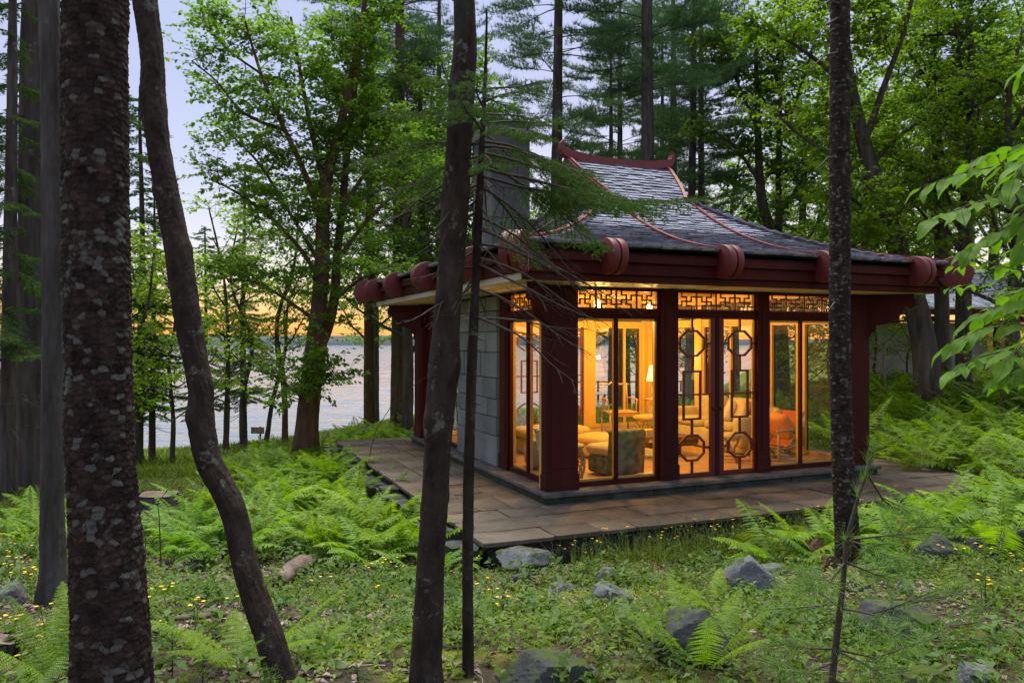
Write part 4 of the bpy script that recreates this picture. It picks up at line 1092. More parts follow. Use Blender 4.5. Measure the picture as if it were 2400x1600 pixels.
def trunk_mesh(name, pts, rad, step, n, bark=None, seed=1, knots=(), flare=0.0):
    q, r_, t = spline(pts, rad, step); m = len(q)
    tan = np.gradient(q, axis=0); tan /= np.linalg.norm(tan, axis=1)[:, None]
    x = np.cross(tan, np.array([0, 1.0, 0.02])); x /= np.linalg.norm(x, axis=1)[:, None]; y = np.cross(tan, x)
    th = np.linspace(0, 2*math.pi, n, endpoint=False); TH, HH = np.meshgrid(th, t); RR = np.repeat(r_[:, None], n, 1)
    if flare: RR = RR*(1+flare*np.exp(-HH/.22)*(.7+.5*np.sin(TH*4+1.0+seed)))
    global _PID
    _PID = None
    D_ = bark(TH, HH, RR, seed) if bark is not None else 0
    for (kt, ka, kr, kh) in knots: D_ = D_+kh*np.exp(-((HH-kt)**2+(RR*np.angle(np.exp(1j*(TH-ka))))**2)/kr**2)
    RR = RR+D_
    V = q[:, None]+RR[..., None]*(np.cos(TH)[..., None]*x[:, None]+np.sin(TH)[..., None]*y[:, None])
    i = np.arange(m-1)[:, None]*n; j = np.arange(n)[None]; k = (j+1) % n
    f = np.stack([i+j, i+k, i+n+k, i+n+j], -1).reshape(-1, 4)
    me = np_mesh(name, V.reshape(-1, 3), f, True)
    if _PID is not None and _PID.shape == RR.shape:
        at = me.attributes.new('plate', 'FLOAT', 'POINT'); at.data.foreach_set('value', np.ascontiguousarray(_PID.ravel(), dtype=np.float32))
    return me

class Twigs:
    """many thin tapering sticks as one mesh part"""
    def __init__(self): self.v = []; self.f = []; self.n = 0
    def add(self, pts, r0, r1, k=4):
        p = np.array([tuple(q) for q in pts], float); m = len(p)
        t = np.gradient(p, axis=0); t /= (np.linalg.norm(t, axis=1)[:, None]+1e-9)
        a = np.cross(t, [0.3, 0.2, 0.93]); a /= (np.linalg.norm(a, axis=1)[:, None]+1e-9); b_ = np.cross(t, a)
        r_ = np.linspace(r0, r1, m); ang = np.arange(k)*2*math.pi/k
        V = p[:, None]+r_[:, None, None]*(np.cos(ang)[None, :, None]*a[:, None]+np.sin(ang)[None, :, None]*b_[:, None])
        i = np.arange(m-1)[:, None]*k; j = np.arange(k)[None]; jn = (j+1) % k
        self.v.append(V.reshape(-1, 3)); self.f.append(np.stack([i+j, i+jn, i+k+jn, i+k+j], -1).reshape(-1, 4)+self.n); self.n += m*k
def join_meshes(parts, name, smooth=True):
    """several (verts, faces) or Mesh into one mesh"""
    V, Fq, n = [], [], 0
    for p in parts:
        if isinstance(p, Twigs):
            if not p.n: continue
            v = np.concatenate(p.v); f = np.concatenate(p.f)
        elif isinstance(p, bpy.types.Mesh):
            v = np.empty(len(p.vertices)*3, np.float32); p.vertices.foreach_get('co', v); v = v.reshape(-1, 3)
            f = np.empty(len(p.loops), np.int32); p.loops.foreach_get('vertex_index', f); f = f.reshape(-1, 4); bpy.data.meshes.remove(p)
        V.append(v); Fq.append(f+n); n += len(v)
    return np_mesh(name, np.concatenate(V), np.concatenate(Fq), smooth)

def unit(a): return a/(np.linalg.norm(a, axis=-1, keepdims=True)+1e-9)
def leaf_quads(c, d, nrm, L, W, fold=.15):
    """kite-shaped leaves: c base points, d directions, nrm leaf normals"""
    L = np.asarray(L)[:, None]; W = np.asarray(W)[:, None]
    s = unit(np.cross(d, nrm)); u = np.cross(s, d)
    v = np.stack([c, c+d*L*.45+s*W*.5+u*W*fold, c+d*L-u*L*.12, c+d*L*.45-s*W*.5+u*W*fold], 1)
    return v
def quads_mesh(name, v):
    n = len(v); return np_mesh(name, v.reshape(-1, 3), np.arange(4*n).reshape(n, 4))
def tris_mesh(name, v):
    n = len(v); return np_mesh(name, v.reshape(-1, 3), np.arange(3*n).reshape(n, 3))

def broadleaf(limbs, g, n2=26, L2=2.2, n3=7, L3=.8, leaves=12, size=.12, t0=.25, up=.35, flat=.45, droop=.1, lim=None):
    """branches and leaves growing from limb paths (list of (points, r0, r1)); returns (Twigs, leaf quads)"""
    tw = Twigs(); C, D_, N_ = [], [], []
    for pts, r0, r1 in limbs:
        p = np.array([tuple(q) for q in pts], float); d = np.concatenate([[0], np.cumsum(np.linalg.norm(np.diff(p, axis=0), axis=1))])
        for i in range(int(n2*max(.4, d[-1]/5))):
            t = (t0+(1-t0)*g.random()**.8)*d[-1]
            o = np.array([np.interp(t, d, p[:, k]) for k in range(3)])
            a = g.uniform(0, 2*math.pi); fr = t/d[-1]
            dr = unit(np.array([math.cos(a), math.sin(a), up+g.normal(0, .25)+.4*fr]))
            ln = L2*(1.05-.55*fr)*g.uniform(.6, 1.2)
            q = [o]; m = 6
            for k in range(m):
                dr = unit(dr+g.normal(0, .16, 3)+np.array([0, 0, -droop*.5*(k/m)])); q.append(q[-1]+dr*ln/m)
            q = np.array(q); tw.add(q, .008+.006*ln, .003, 4)
            for j in range(n3+1):
                f = .2+.8*(j/n3); k = min(int(f*m), m-1); o2 = q[k]+(q[k+1]-q[k])*(f*m-k)
                base = unit(q[k+1]-q[k]); sd = np.cross(base, [0, 0, 1.0]); sg = 1 if j % 2 else -1
                d3 = unit(base*.6+sd*sg*g.uniform(.5, 1.1)+np.array([0, 0, g.normal(.05, .2)])) if j < n3 else base
                l3 = L3*(1.15-.55*f)*g.uniform(.6, 1.25); q3 = [o2]
                for k3 in range(3):
                    d3 = unit(d3+g.normal(0, .15, 3)+np.array([0, 0, -droop])); q3.append(q3[-1]+d3*l3/3)
                q3 = np.array(q3); tw.add(q3, .004, .0018, 3)
                nl = max(3, int(leaves*g.uniform(.6, 1.3)))
                ft = g.uniform(.15, 1.05, nl)*3; kk = np.minimum(ft.astype(int), 2)
                cc = q3[kk]+(q3[kk+1]-q3[kk])*(ft-kk)[:, None]+g.normal(0, size*.45, (nl, 3))*np.array([1, 1, .5])
                az = g.uniform(0, 2*math.pi, nl); dd = np.stack([np.cos(az), np.sin(az), g.normal(-.25, .25, nl)], -1)+d3*.7
                nn = np.stack([g.normal(0, flat, nl), g.normal(0, flat, nl), np.ones(nl)], -1)
                C.append(cc); D_.append(unit(dd)); N_.append(unit(nn))
    C, D_, N_ = np.concatenate(C), np.concatenate(D_), np.concatenate(N_)
    if lim is not None:
        k = lim(C); C, D_, N_ = C[k], D_[k], N_[k]
    L = size*g.uniform(.65, 1.25, len(C))
    return tw, leaf_quads(C, D_, N_, L, L*g.uniform(.75, 1.0, len(C)))

def slivers(c, d, L, W, g):
    """thin pointed needles"""
    s = unit(np.cross(d, g.normal(0, 1, d.shape))); W = np.asarray(W); L = np.asarray(L)
    return np.stack([c-s*(W/2)[:, None], c+s*(W/2)[:, None], c+d*L[:, None]], 1)
def conifer(H_, r0, g, start=.25, rad=2.6, whorl=.55, per=5, kind='pine', dead=.12, needles=9, dens=1.0, lean=(0, 0), tip=.35, nl=None, nw=None):
    """one conifer: trunk path up z with whorls; returns (trunk pts, trunk radii, Twigs, needle triangles)"""
    tw = Twigs(); C, D_ = [], []
    pts = [(lean[0]*t*t*H_+.05*math.sin(t*5+r0*40), lean[1]*t*t*H_+.05*math.cos(t*4), H_*t) for t in np.linspace(0, 1, 10)]
    rads = [r0*(1-.9*t)**.8+.01 for t in np.linspace(0, 1, 10)]
    P_ = np.array(pts); z = H_*dead
    while z < H_*.985:
        fr = z/H_; live = fr > start
        shape = (1-fr)**.75 if kind == 'spruce' else (math.sin(math.pi*min(1, (1-fr)*1.15+.08))**.6)
        for b_ in range(per if live else 2):
            ln = rad*max(tip, shape)*g.uniform(.55, 1.15) if live else rad*g.uniform(.25, .7)
            a = g.uniform(0, 2*math.pi); o = np.array([np.interp(z, P_[:, 2], P_[:, 0]), np.interp(z, P_[:, 2], P_[:, 1]), z+g.uniform(-.15, .15)])
            e0 = {'pine': g.uniform(.05, .4), 'spruce': g.uniform(-.25, .1)+.5*max(0, fr-.6)}[kind]
            d = unit(np.array([math.cos(a), math.sin(a), e0])); q = [o]; m = 7
            for k in range(m):
                bend = {'pine': .05 if k > 3 else -.05, 'spruce': -.09 if k < 4 else .13}[kind]
                d = unit(d+g.normal(0, .06, 3)+np.array([0, 0, bend])); q.append(q[-1]+d*ln/m)
            q = np.array(q); tw.add(q, .006+.007*ln, .003, 4)
            if not live:
                for j in range(4):
                    f = g.uniform(.2, .95); k = min(int(f*m), m-1); o2 = q[k]; d2 = unit(d+g.normal(0, .7, 3)); tw.add([o2, o2+d2*ln*.15, o2+d2*ln*.3+[0, 0, -.05]], .003, .0015, 3)
                continue
            ns = max(4, int(ln/(.17 if kind == 'pine' else .12)))
            for j in range(ns):
                f = (.28 if kind == 'pine' else .12)+(.72 if kind == 'pine' else .88)*(j+.5)/ns; k = min(int(f*m), m-1); o2 = q[k]+(q[k+1]-q[k])*(f*m-k)
                base = unit(q[k+1]-q[k]); sd = unit(np.cross(base, [0, 0, 1.0]))
                for sg in (-1, 1):
                    l2 = ln*(.38 if kind == 'pine' else .32)*(1.08-f*.85)*g.uniform(.6, 1.2)+.06
                    d2 = unit(base*g.uniform(.6, 1.0)+sd*sg*g.uniform(.6, 1.0)+np.array([0, 0, g.normal(.12 if kind == 'pine' else -.12, .12)]))
                    e2 = o2+d2*l2+np.array([0, 0, (.03 if kind == 'pine' else -.12)*l2]); tw.add([o2, (o2+e2)/2+[0, 0, .02], e2], .0035, .002, 3)
                    nt_ = max(2, int(l2/(.10 if kind == 'pine' else .07)*dens))
                    for i in range(nt_):
                        c = o2+(e2-o2)*((i+.6)/nt_); kk = needles
                        if kind == 'pine':
                            dd = unit(d2*.5+g.normal(0, .6, (kk, 3))+np.array([0, 0, .45]))
                        else:
                            dd = unit(d2*.7+np.cross(d2, [0, 0, 1])*(g.choice([-1, 1], kk)*g.uniform(.3, 1.0, kk))[:, None]+g.normal(0, .18, (kk, 3)))
                        C.append(c+g.normal(0, .015, (kk, 3))); D_.append(dd)
        z += whorl*g.uniform(.7, 1.25)*(1 if live else 1.2)
    C, D_ = np.concatenate(C), np.concatenate(D_); n = len(C)
    nl = nl or (.17 if kind == 'pine' else .10); nw = nw or (.02 if kind == 'pine' else .022)
    return pts, rads, tw, slivers(C, D_, nl*g.uniform(.7, 1.25, n), np.full(n, nw), g)

def tree_obj(name, loc, label, cat, trunk_me, crown_me, bark, leaf, group=None, rz=0.0, sc=1.0, lean=(0, 0)):
    t = empty(name, loc, rz, label, cat, group); t.scale = (sc,)*3; t.rotation_euler = (lean[0], lean[1], rz)
    if trunk_me: link('trunk', trunk_me, bark, t)
    if crown_me: link('crown', crown_me, leaf, t)
    return t

# ------------------------------------------------------------------ the trunks that frame the view
FG = 'bare trunks standing between the camera and the pavilion'
def fg_trunk(name, dpx, label, bark, mat, n, step, seed, Y, flare=0.0, knots=(), ground=True, group=FG):
    """dpx: (x, y, width) along the trunk in the 2352 px view, base first; Y: distance at the base and at the top"""
    ys = np.array([p[1] for p in dpx], float); k = (ys[0]-ys)/(ys[0]-ys[-1])
    Ys = Y[0]+(Y[1]-Y[0])*k
    W = [PD(p[0], p[1], yy) for p, yy in zip(dpx, Ys)]; rr = [p[2]*1.0204/F*yy/2 for p, yy in zip(dpx, Ys)]
    # run on above the frame
    d = (W[-1]-W[-2]).normalized(); W += [W[-1]+d*1.5+Vector((0, 0, .5)), W[-1]+d*3+Vector((0, 0, 1.6))]; rr += [rr[-1]*.93, rr[-1]*.85]
    o = W[0]; base = Vector((o.x, o.y, float(H(o.x, o.y))))
    if base.z < o.z: W.insert(0, base-Vector((0, 0, .12))); rr.insert(0, rr[0]*1.04)
    else: W[0].z = base.z-.1
    t = empty(name, base, 0, label, 'tree', group)
    me = trunk_mesh('trunk', [w-base for w in W], rr, step, n, bark, seed, knots, flare)
    link('trunk', me, mat, t); return t, W, rr
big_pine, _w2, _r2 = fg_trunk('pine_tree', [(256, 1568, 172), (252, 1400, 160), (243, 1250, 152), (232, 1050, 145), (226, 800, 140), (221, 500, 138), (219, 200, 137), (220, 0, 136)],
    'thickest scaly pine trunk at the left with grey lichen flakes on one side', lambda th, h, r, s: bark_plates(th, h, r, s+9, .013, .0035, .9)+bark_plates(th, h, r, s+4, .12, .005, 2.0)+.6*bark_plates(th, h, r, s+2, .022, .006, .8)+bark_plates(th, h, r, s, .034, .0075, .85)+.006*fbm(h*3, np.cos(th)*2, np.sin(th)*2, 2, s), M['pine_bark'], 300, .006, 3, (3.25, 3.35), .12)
grey_trunk, _, _ = fg_trunk('maple_tree', [(124, 1385, 66), (122, 1300, 52), (120, 1150, 48), (122, 1000, 50), (124, 700, 48), (122, 500, 48), (121, 250, 47), (112, 0, 44)],
    'slim upright grey trunk with fine ridges just left of the thickest pine', lambda th, h, r, s: bark_ridges(th, h, r, s, .0045, 15), M['grey_bark'], 84, .011, 5, (5.85, 5.9), .45)
crook, _, _ = fg_trunk('oak_tree', [(660, 1580, 66), (630, 1500, 62), (585, 1370, 60), (556, 1270, 57), (545, 1205, 57), (523, 1140, 60), (482, 1060, 58), (466, 990, 56), (462, 900, 55), (440, 780, 56), (414, 620, 58), (390, 480, 54), (362, 320, 50), (352, 230, 56), (350, 150, 52), (334, 0, 54)],
    'crooked lichen spotted trunk that leans and bends at the left', lambda th, h, r, s: bark_smooth(th, h, r, s, .0045)+bark_plates(th, h, r, s+2, .022, .0022), M['smooth_bark'], 96, .008, 7, (3.55, 4.0), .0,
    [(.95, 2.6, .05, .012), (1.45, .4, .05, .014), (2.3, 3.3, .05, .01), (2.62, .2, .04, .012)])
mid_trunk, _, _ = fg_trunk('maple_tree', [(980, 1580, 86), (978, 1520, 70), (984, 1400, 66), (994, 1200, 60), (1004, 1040, 60), (1012, 930, 68), (1020, 830, 72), (1024, 760, 62), (1036, 600, 60), (1046, 470, 60), (1055, 330, 56), (1062, 200, 57), (1068, 120, 56), (1066, 0, 50)],
    'dark smooth trunk rising before the pavilion\'s left corner with moss at its foot', lambda th, h, r, s: bark_smooth(th, h, r, s, .0035)+.001*noise3(h*30, np.cos(th)*8, np.sin(th)*8, s), M['smooth_bark'], 96, .008, 11, (3.62, 3.75), .15,
    [(1.35, .3, .05, .008), (1.62, 2.9, .05, .009), (1.0, 2.7, .04, .008), (2.45, .2, .04, .01)])
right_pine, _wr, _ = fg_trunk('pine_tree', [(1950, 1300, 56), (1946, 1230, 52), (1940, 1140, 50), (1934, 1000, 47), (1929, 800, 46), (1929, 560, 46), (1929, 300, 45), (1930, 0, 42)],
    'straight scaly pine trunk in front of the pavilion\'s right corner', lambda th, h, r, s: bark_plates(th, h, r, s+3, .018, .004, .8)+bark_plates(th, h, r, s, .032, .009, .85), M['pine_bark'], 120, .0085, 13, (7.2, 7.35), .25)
# dead snags on the right pine
tw = Twigs()
for (y, dx, dy) in ((40, -45, 60), (120, -50, 40), (25, 40, 10), (10, -35, 8), (420, 25, 30), (360, -40, 30), (700, -18, 12)):
    o = PD(1929, y, 7.3); e = PD(1929+dx*1.4, y+dy, 7.3+random.uniform(-.5, .3)); mid = (o+e)/2+Vector((0, 0, .05)); tw.add([o, mid, e], .014, .004, 5)
for p in (right_pine,):
    v = join_meshes([tw], 'dead_branch'); o = link('dead_branch', v, M['twig'], p); o.location = -Vector(p.location)

# ------------------------------------------------------------------ young spruce before the chimney
g = np.random.default_rng(21)
sb = PD(1075, 1516, 3.78); sb.z = float(H(sb.x, sb.y))
sp_px = [(1075, 1516, 28), (1074, 1300, 25), (1079, 1000, 24), (1090, 700, 21), (1098, 520, 19), (1106, 345, 14), (1112, 230, 9), (1116, 120, 6), (1118, 20, 3)]
spW = [PD(x, y, 3.78) for x, y, w in sp_px]; spR = [w*1.0204/F*3.78/2 for x, y, w in sp_px]; spW[0].z = sb.z-.05
spruce = empty('spruce_sapling', sb, 0, 'young dark spruce with thin stem whose drooping boughs cross the chimney and roof', 'tree')
stem = trunk_mesh('stem', [w-sb for w in spW], spR, .012, 28, lambda th, h, r, s: bark_smooth(th, h, r, s, .0022), 4)
tw = Twigs(); C, D_, Ln = [], [], []
def stem_at(ypx): return np.array(PD(np.interp(-ypx, [-p[1] for p in sp_px], [p[0] for p in sp_px]), ypx, 3.78)-sb)
def bough(o, az, ln, e0, live=True, sag=-.05):
    d = unit(np.array([math.cos(az), math.sin(az), e0])); q = [np.array(o)]; m = 9
    for k in range(m):
        d = unit(d+g.normal(0, .05, 3)+np.array([0, 0, sag if k < 6 else .06])); q.append(q[-1]+d*ln/m)
    q = np.array(q); tw.add(q, .0045+.005*ln, .0018, 5)
    ns = int(ln/.027) if live else int(ln/.09)
    for j in range(ns):
        f = (.22+.78*(j+.5)/ns) if live else g.uniform(.15, .98); k = min(int(f*m), m-1); o2 = q[k]+(q[k+1]-q[k])*(f*m-k)
        base = unit(q[k+1]-q[k]); sd = unit(np.cross(base, [0, 0, 1.0])); sg = 1 if j % 2 else -1
        l2 = (ln*.36*(1.1-.9*f)+.05)*g.uniform(.6, 1.15); d2 = unit(base*g.uniform(.7, 1.1)+sd*sg*g.uniform(.5, .9)+np.array([0, 0, g.normal(-.22, .12)]))
        e2 = o2+d2*l2; tw.add([o2, (o2+e2)/2+[0, 0, .008], e2], .0022, .001, 3)
        if not live:
            for i in range(2):
                o3 = o2+(e2-o2)*g.uniform(.3, .8); d3 = unit(d2+g.normal(0, .6, 3)); tw.add([o3, o3+d3*l2*.4], .0012, .0007, 3)
            continue
        subs = [(o2, d2, l2)]
        for i in range(int(l2/.04)):
            fi = .2+.75*(i+.5)/max(1, int(l2/.04)); o3 = o2+(e2-o2)*fi; s3 = unit(np.cross(d2, [0, 0, 1.0]))*(1 if i % 2 else -1)
            subs.append((o3, unit(d2*.8+s3*.7+g.normal(0, .12, 3)+[0, 0, -.08]), l2*.42*(1.05-fi)+.025))
        for (a, d3, l3) in subs:
            nn = max(6, int(l3/.003)); ff = g.uniform(.05, 1.0, nn); c = a+d3*(l3*ff)[:, None]
            side = unit(np.cross(np.broadcast_to(d3, (nn, 3)), g.normal(0, 1, (nn, 3))+np.array([0, 0, .5])))
            C.append(c); D_.append(unit(side+d3*.75)); 
for (y, az, ln, e0, sag) in ((205, 10, .3, .35, -.03), (215, 170, .36, .3, -.03), (235, -35, .34, .25, -.04), (240, 95, .35, .25, -.04), (262, 40, .38, .15, -.03), (268, 200, .5, .15, -.04), (285, -10, .46, .12, -.04), 
    (305, 65, .45, .05, -.04), (312, -60, .55, .05, -.05), (325, 20, .62, .0, -.045), (330, 185, .62, .05, -.04), (338, -25, .62, -.05, -.05), (358, 160, .5, -.05, -.06),
    (372, 35, .9, -.15, -.05), (385, -12, 1.05, -.2, -.04), (405, 12, .85, -.26, -.04), (420, 50, .7, -.3, -.05), (300, 250, .5, .1, -.05), (360, -80, .5, -.1, -.05), (250, -100, .4, .25, -.05), (225, 60, .42, .3, -.03)):
    bough(stem_at(y), R(az), ln, e0, True, sag)
for y, az, ln, e0 in ((352, 8, .95, -.12),): bough(stem_at(y), R(az), ln, e0, True, -.035)
for k in range(26):
    y = g.uniform(390, 760); bough(stem_at(y), g.uniform(-1.4, 4.0), g.uniform(.3, .75), g.uniform(-.5, .05), False, -.07)
for k in range(8): bough(stem_at(g.uniform(760, 1300)), g.uniform(0, 6.28), g.uniform(.03, .09), .1, False)
bough(stem_at(520), R(12), 1.0, -.42, False, .01); bough(stem_at(560), R(2), .8, -.1, False, -.09)
C, D_ = np.concatenate(C), np.concatenate(D_); n = len(C)
link('stem', join_meshes([stem], 'stem'), M['smooth_bark'], spruce)
link('branches', join_meshes([tw], 'branches'), M['twig'], spruce)
link('needles', tris_mesh('needles', slivers(C, D_, .019*g.uniform(.7, 1.2, n), np.full(n, .0034), g)), M['spruce_needle'], spruce)
print('spruce needles', n)
# ------------------------------------------------------------------ the wood
def dlimb(pxs, Y, o, Y1=None):
    """limb drawn as (x, y, width) in the 2352 px view at distance Y"""
    n = len(pxs); W = [PD(x, y, Y+((Y1 or Y)-Y)*i/max(1, n-1))-o for i, (x, y, w) in enumerate(pxs)]
    return W, [w*1.0204/F*Y/2 for x, y, w in pxs]
def custom_tree(name, label, cat, main, Y, limbs, bark, leafmat, seed, group=None, barkfn=None, n2=26, L2=2.0, n3=7, L3=.75, leaves=12, size=.12, t0=.3, extra=None, flare=.4, droop=.1, lim=None, n=20):
    g = np.random.default_rng(seed); bx, by = main[0][0], main[0][1]
    o = PD(bx, by, Y); o.z = float(H(o.x, o.y)); t = empty(name, o, 0, label, cat, group)
    pts, rad = dlimb(main, Y, o, Y+.3); pts[0].z = -.15
    parts = [trunk_mesh('trunk', pts, rad, .12, n, barkfn or (lambda th, h, r, s: bark_ridges(th, h, r, s, .008, 9)), seed, (), flare)]
    src = [([tuple(p) for p in pts], rad[0], rad[-1])]
    for lb, dy in limbs:
        p2, r2 = dlimb(lb, Y+.1, o, Y+dy); parts.append(trunk_mesh('limb', p2, r2, .15, 8, None)); src.append(([tuple(p) for p in p2], r2[0], r2[-1]))
    tw, lv = broadleaf(src, g, n2, L2, n3, L3, leaves, size, t0, lim=lim, droop=droop)
    parts.append(tw)
    link('trunk', join_meshes(parts, 'trunk'), bark, t); link('crown', quads_mesh('crown', lv), leafmat, t)
    return t
LF = M['maple_leaf']
# the big forked maple left of the pavilion
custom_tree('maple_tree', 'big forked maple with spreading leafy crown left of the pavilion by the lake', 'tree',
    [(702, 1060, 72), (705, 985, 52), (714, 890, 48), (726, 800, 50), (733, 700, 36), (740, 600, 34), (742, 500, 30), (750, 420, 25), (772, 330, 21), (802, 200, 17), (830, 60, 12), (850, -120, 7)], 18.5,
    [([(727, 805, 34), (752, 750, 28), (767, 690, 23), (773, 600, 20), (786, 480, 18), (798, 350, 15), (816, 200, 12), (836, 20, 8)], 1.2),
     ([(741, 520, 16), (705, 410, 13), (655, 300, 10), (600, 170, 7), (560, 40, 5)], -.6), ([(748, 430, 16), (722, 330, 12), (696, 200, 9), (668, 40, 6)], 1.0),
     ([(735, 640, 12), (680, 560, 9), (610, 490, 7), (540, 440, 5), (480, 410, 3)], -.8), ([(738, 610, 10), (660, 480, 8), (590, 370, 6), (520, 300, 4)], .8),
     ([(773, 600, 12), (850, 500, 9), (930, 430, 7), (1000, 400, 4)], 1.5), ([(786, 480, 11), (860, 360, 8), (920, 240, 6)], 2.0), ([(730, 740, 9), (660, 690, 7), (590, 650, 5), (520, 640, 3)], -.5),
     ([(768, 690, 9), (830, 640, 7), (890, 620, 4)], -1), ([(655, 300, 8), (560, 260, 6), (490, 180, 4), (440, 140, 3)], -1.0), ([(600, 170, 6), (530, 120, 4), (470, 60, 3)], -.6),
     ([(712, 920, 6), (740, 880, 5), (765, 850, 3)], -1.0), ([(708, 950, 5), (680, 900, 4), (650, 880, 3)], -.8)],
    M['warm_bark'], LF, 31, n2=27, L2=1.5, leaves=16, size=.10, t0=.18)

# kinds of tree, each built once
def kind_broadleaf(seed, Ht, r, low, spread, nl, leaves, size, n2=16, L2=1.9, t0=.2):
    g = np.random.default_rng(seed); parts = []
    pts = [(0, 0, -.15), (.05, .02, Ht*.2), (.1*g.normal(), .1*g.normal(), Ht*.45), (.25*g.normal(), .25*g.normal(), Ht*.7), (.4*g.normal(), .4*g.normal(), Ht*.97)]
    parts.append(trunk_mesh('trunk', pts, [r*1.1, r, r*.75, r*.45, .02], .2, 12, lambda th, h, rr, s: bark_ridges(th, h, rr, s, .012, 7), seed, (), .4)); src = [(pts[2:], r*.6, .02)]
    for i in range(nl):
        z = Ht*(low+(.85-low)*(i+.3*g.random())/nl); a = i*2.4+g.normal(0, .3); ln = spread*(1.1-.6*(z/Ht))*g.uniform(.75, 1.2); x0 = np.array([.1, .1, z]); q = [x0]; d = unit(np.array([math.cos(a), math.sin(a), g.uniform(.4, 1.0)]))
        for k in range(6): d = unit(d+g.normal(0, .12, 3)+[0, 0, .06]); q.append(q[-1]+d*ln/6)
        parts.append(trunk_mesh('limb', q, np.linspace(r*.38, .015, 7), .25, 6)); src.append((q, r*.38, .015))
    tw, lv = broadleaf(src, g, n2, L2, 6, .8, leaves, size, t0); parts.append(tw)
    return join_meshes(parts, 'trunk'), quads_mesh('crown', lv)
def kind_conifer(seed, **k):
    g = np.random.default_rng(seed); pts, rad, tw, nd = conifer(g=g, **k)
    pts[0] = (pts[0][0], pts[0][1], -.15)
    tr = trunk_mesh('trunk', pts, rad, .22, 14, lambda th, h, r, s: bark_ridges(th, h, r, s, .012, 9), seed, (), .35)
    return join_meshes([tr, tw], 'trunk'), tris_mesh('crown', nd)
KIND = {
 'oak': kind_broadleaf(51, 14.0, .22, .22, 4.2, 13, 12, .125),
 'maple': kind_broadleaf(52, 12.0, .17, .2, 3.6, 12, 13, .12),
 'beech': kind_broadleaf(53, 16.0, .24, .3, 4.0, 13, 12, .125),
 'young_maple': kind_broadleaf(54, 6.0, .06, .18, 1.7, 9, 8, .11, 13, 1.0, .1),
 'thin_maple': kind_broadleaf(55, 8.0, .085, .3, 1.8, 9, 7, .11, 12, 1.1, .15),
 'pine': kind_conifer(61, H_=23.0, r0=.24, start=.30, rad=3.3, whorl=.75, per=5, kind='pine', needles=8, dens=.8),
 'tall_pine': kind_conifer(62, H_=24.0, r0=.25, start=.42, rad=3.0, whorl=.75, per=5, kind='pine', needles=8, dens=.8, dead=.25),
 'spruce': kind_conifer(63, H_=11.0, r0=.13, start=.16, rad=1.9, whorl=.42, per=5, kind='spruce', needles=8),
 'open_spruce': kind_conifer(64, H_=19.0, r0=.24, start=.17, rad=3.0, whorl=.8, per=3, kind='spruce', needles=8, dens=.85, nl=.1),
}
NAME = {'oak': 'oak_tree', 'maple': 'maple_tree', 'beech': 'beech_tree', 'young_maple': 'maple_sapling', 'thin_maple': 'maple_sapling', 'pine': 'pine_tree', 'tall_pine': 'pine_tree', 'spruce': 'spruce_tree', 'open_spruce': 'spruce_tree'}
BLUE = M['maple_leaf_blue']
def plant(kind, dx, Y, label, sc=1.0, rz=0.0, leaf=None, bark=None, group=None, lean=(0, 0)):
    x = (dx*1.0204-1200)/F*Y; tr, cr = KIND[kind]
    conif = kind in ('pine', 'tall_pine', 'spruce', 'open_spruce')
    t = empty(NAME[kind], on(x, Y), rz, label, 'tree', group); t.scale = (sc,)*3; t.rotation_euler = (lean[0], lean[1], rz)
    # the meshes are shared, the materials belong to each tree
    for nm, me, mt in (('trunk', tr, bark or M['far_bark']), ('crown', cr, leaf or (M['pine_needle'] if 'pine' in kind else M['spruce_needle'] if conif else LF))):
        if len(me.materials) == 0: me.materials.append(mt)
        o = bpy.data.objects.new(nm, me); COL.objects.link(o); o.parent = t
        if me.materials[0] is not mt: o.material_slots[0].link = 'OBJECT'; o.material_slots[0].material = mt
    return t
GL, GS, GR, GB = 'trees at the lake shore left of the pavilion', 'thin young trees along the left shore', 'trees of the wood right of the pavilion', 'tall conifers behind the pavilion'
WB = M['warm_bark']
# left edge
plant('open_spruce', 78, 13.6, 'thick dark spruce with ragged drooping boughs at the far left edge', 1.0, .5, None, None, GL)
plant('open_spruce', 24, 12.2, 'slim spruce standing in front of the thick dark spruce at the left edge', .55, 2.1, None, None, GL)
plant('spruce', 322, 21.0, 'narrow dark spruce between the thick pine and the crooked trunk', .92, .7, None, None, GL)
plant('spruce', 352, 22.5, 'slightly smaller spruce touching the narrow dark spruce on its right', .72, 2.2, None, None, GL)
plant('spruce', 470, 27.0, 'short spruce at the water behind the crooked trunk', .72, 1.2, None, None, GL)
plant('spruce', 560, 29.0, 'dark spruce at the water whose top shows against the sky gap', .98, 2.8, None, None, GL)
plant('thin_maple', 518, 24.0, 'slender straight sapling just right of the crooked trunk', 1.0, .3, M['sapling_leaf'], None, GS)
plant('thin_maple', 557, 26.0, 'second slender sapling right of the crooked trunk', 1.0, 1.7, M['sapling_leaf'], None, GS)
plant('thin_maple', 612, 28.5, 'leaning sapling on the shore that carries the small board', .95, 2.9, M['sapling_leaf'], None, GS, (.0, -.2))
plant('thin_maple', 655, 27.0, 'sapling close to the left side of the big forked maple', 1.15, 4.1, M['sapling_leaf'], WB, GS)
plant('young_maple', 300, 17.5, 'bushy young maple behind the thickest pine trunk', .95, 5.0, M['sapling_leaf'], None, GS)
plant('young_maple', 395, 21.0, 'bushy young maple behind the middle of the crooked trunk', 1.0, .9, M['sapling_leaf'], None, GS)
plant('young_maple', 230, 20.0, 'bushy young maple seen left of the thickest pine trunk near the water', 1.0, 4.2, M['sapling_leaf'], None, GS)
plant('young_maple', 90, 17.0, 'bushy young maple low behind the thick dark spruce', .7, 1.4, M['sapling_leaf'], None, GS)
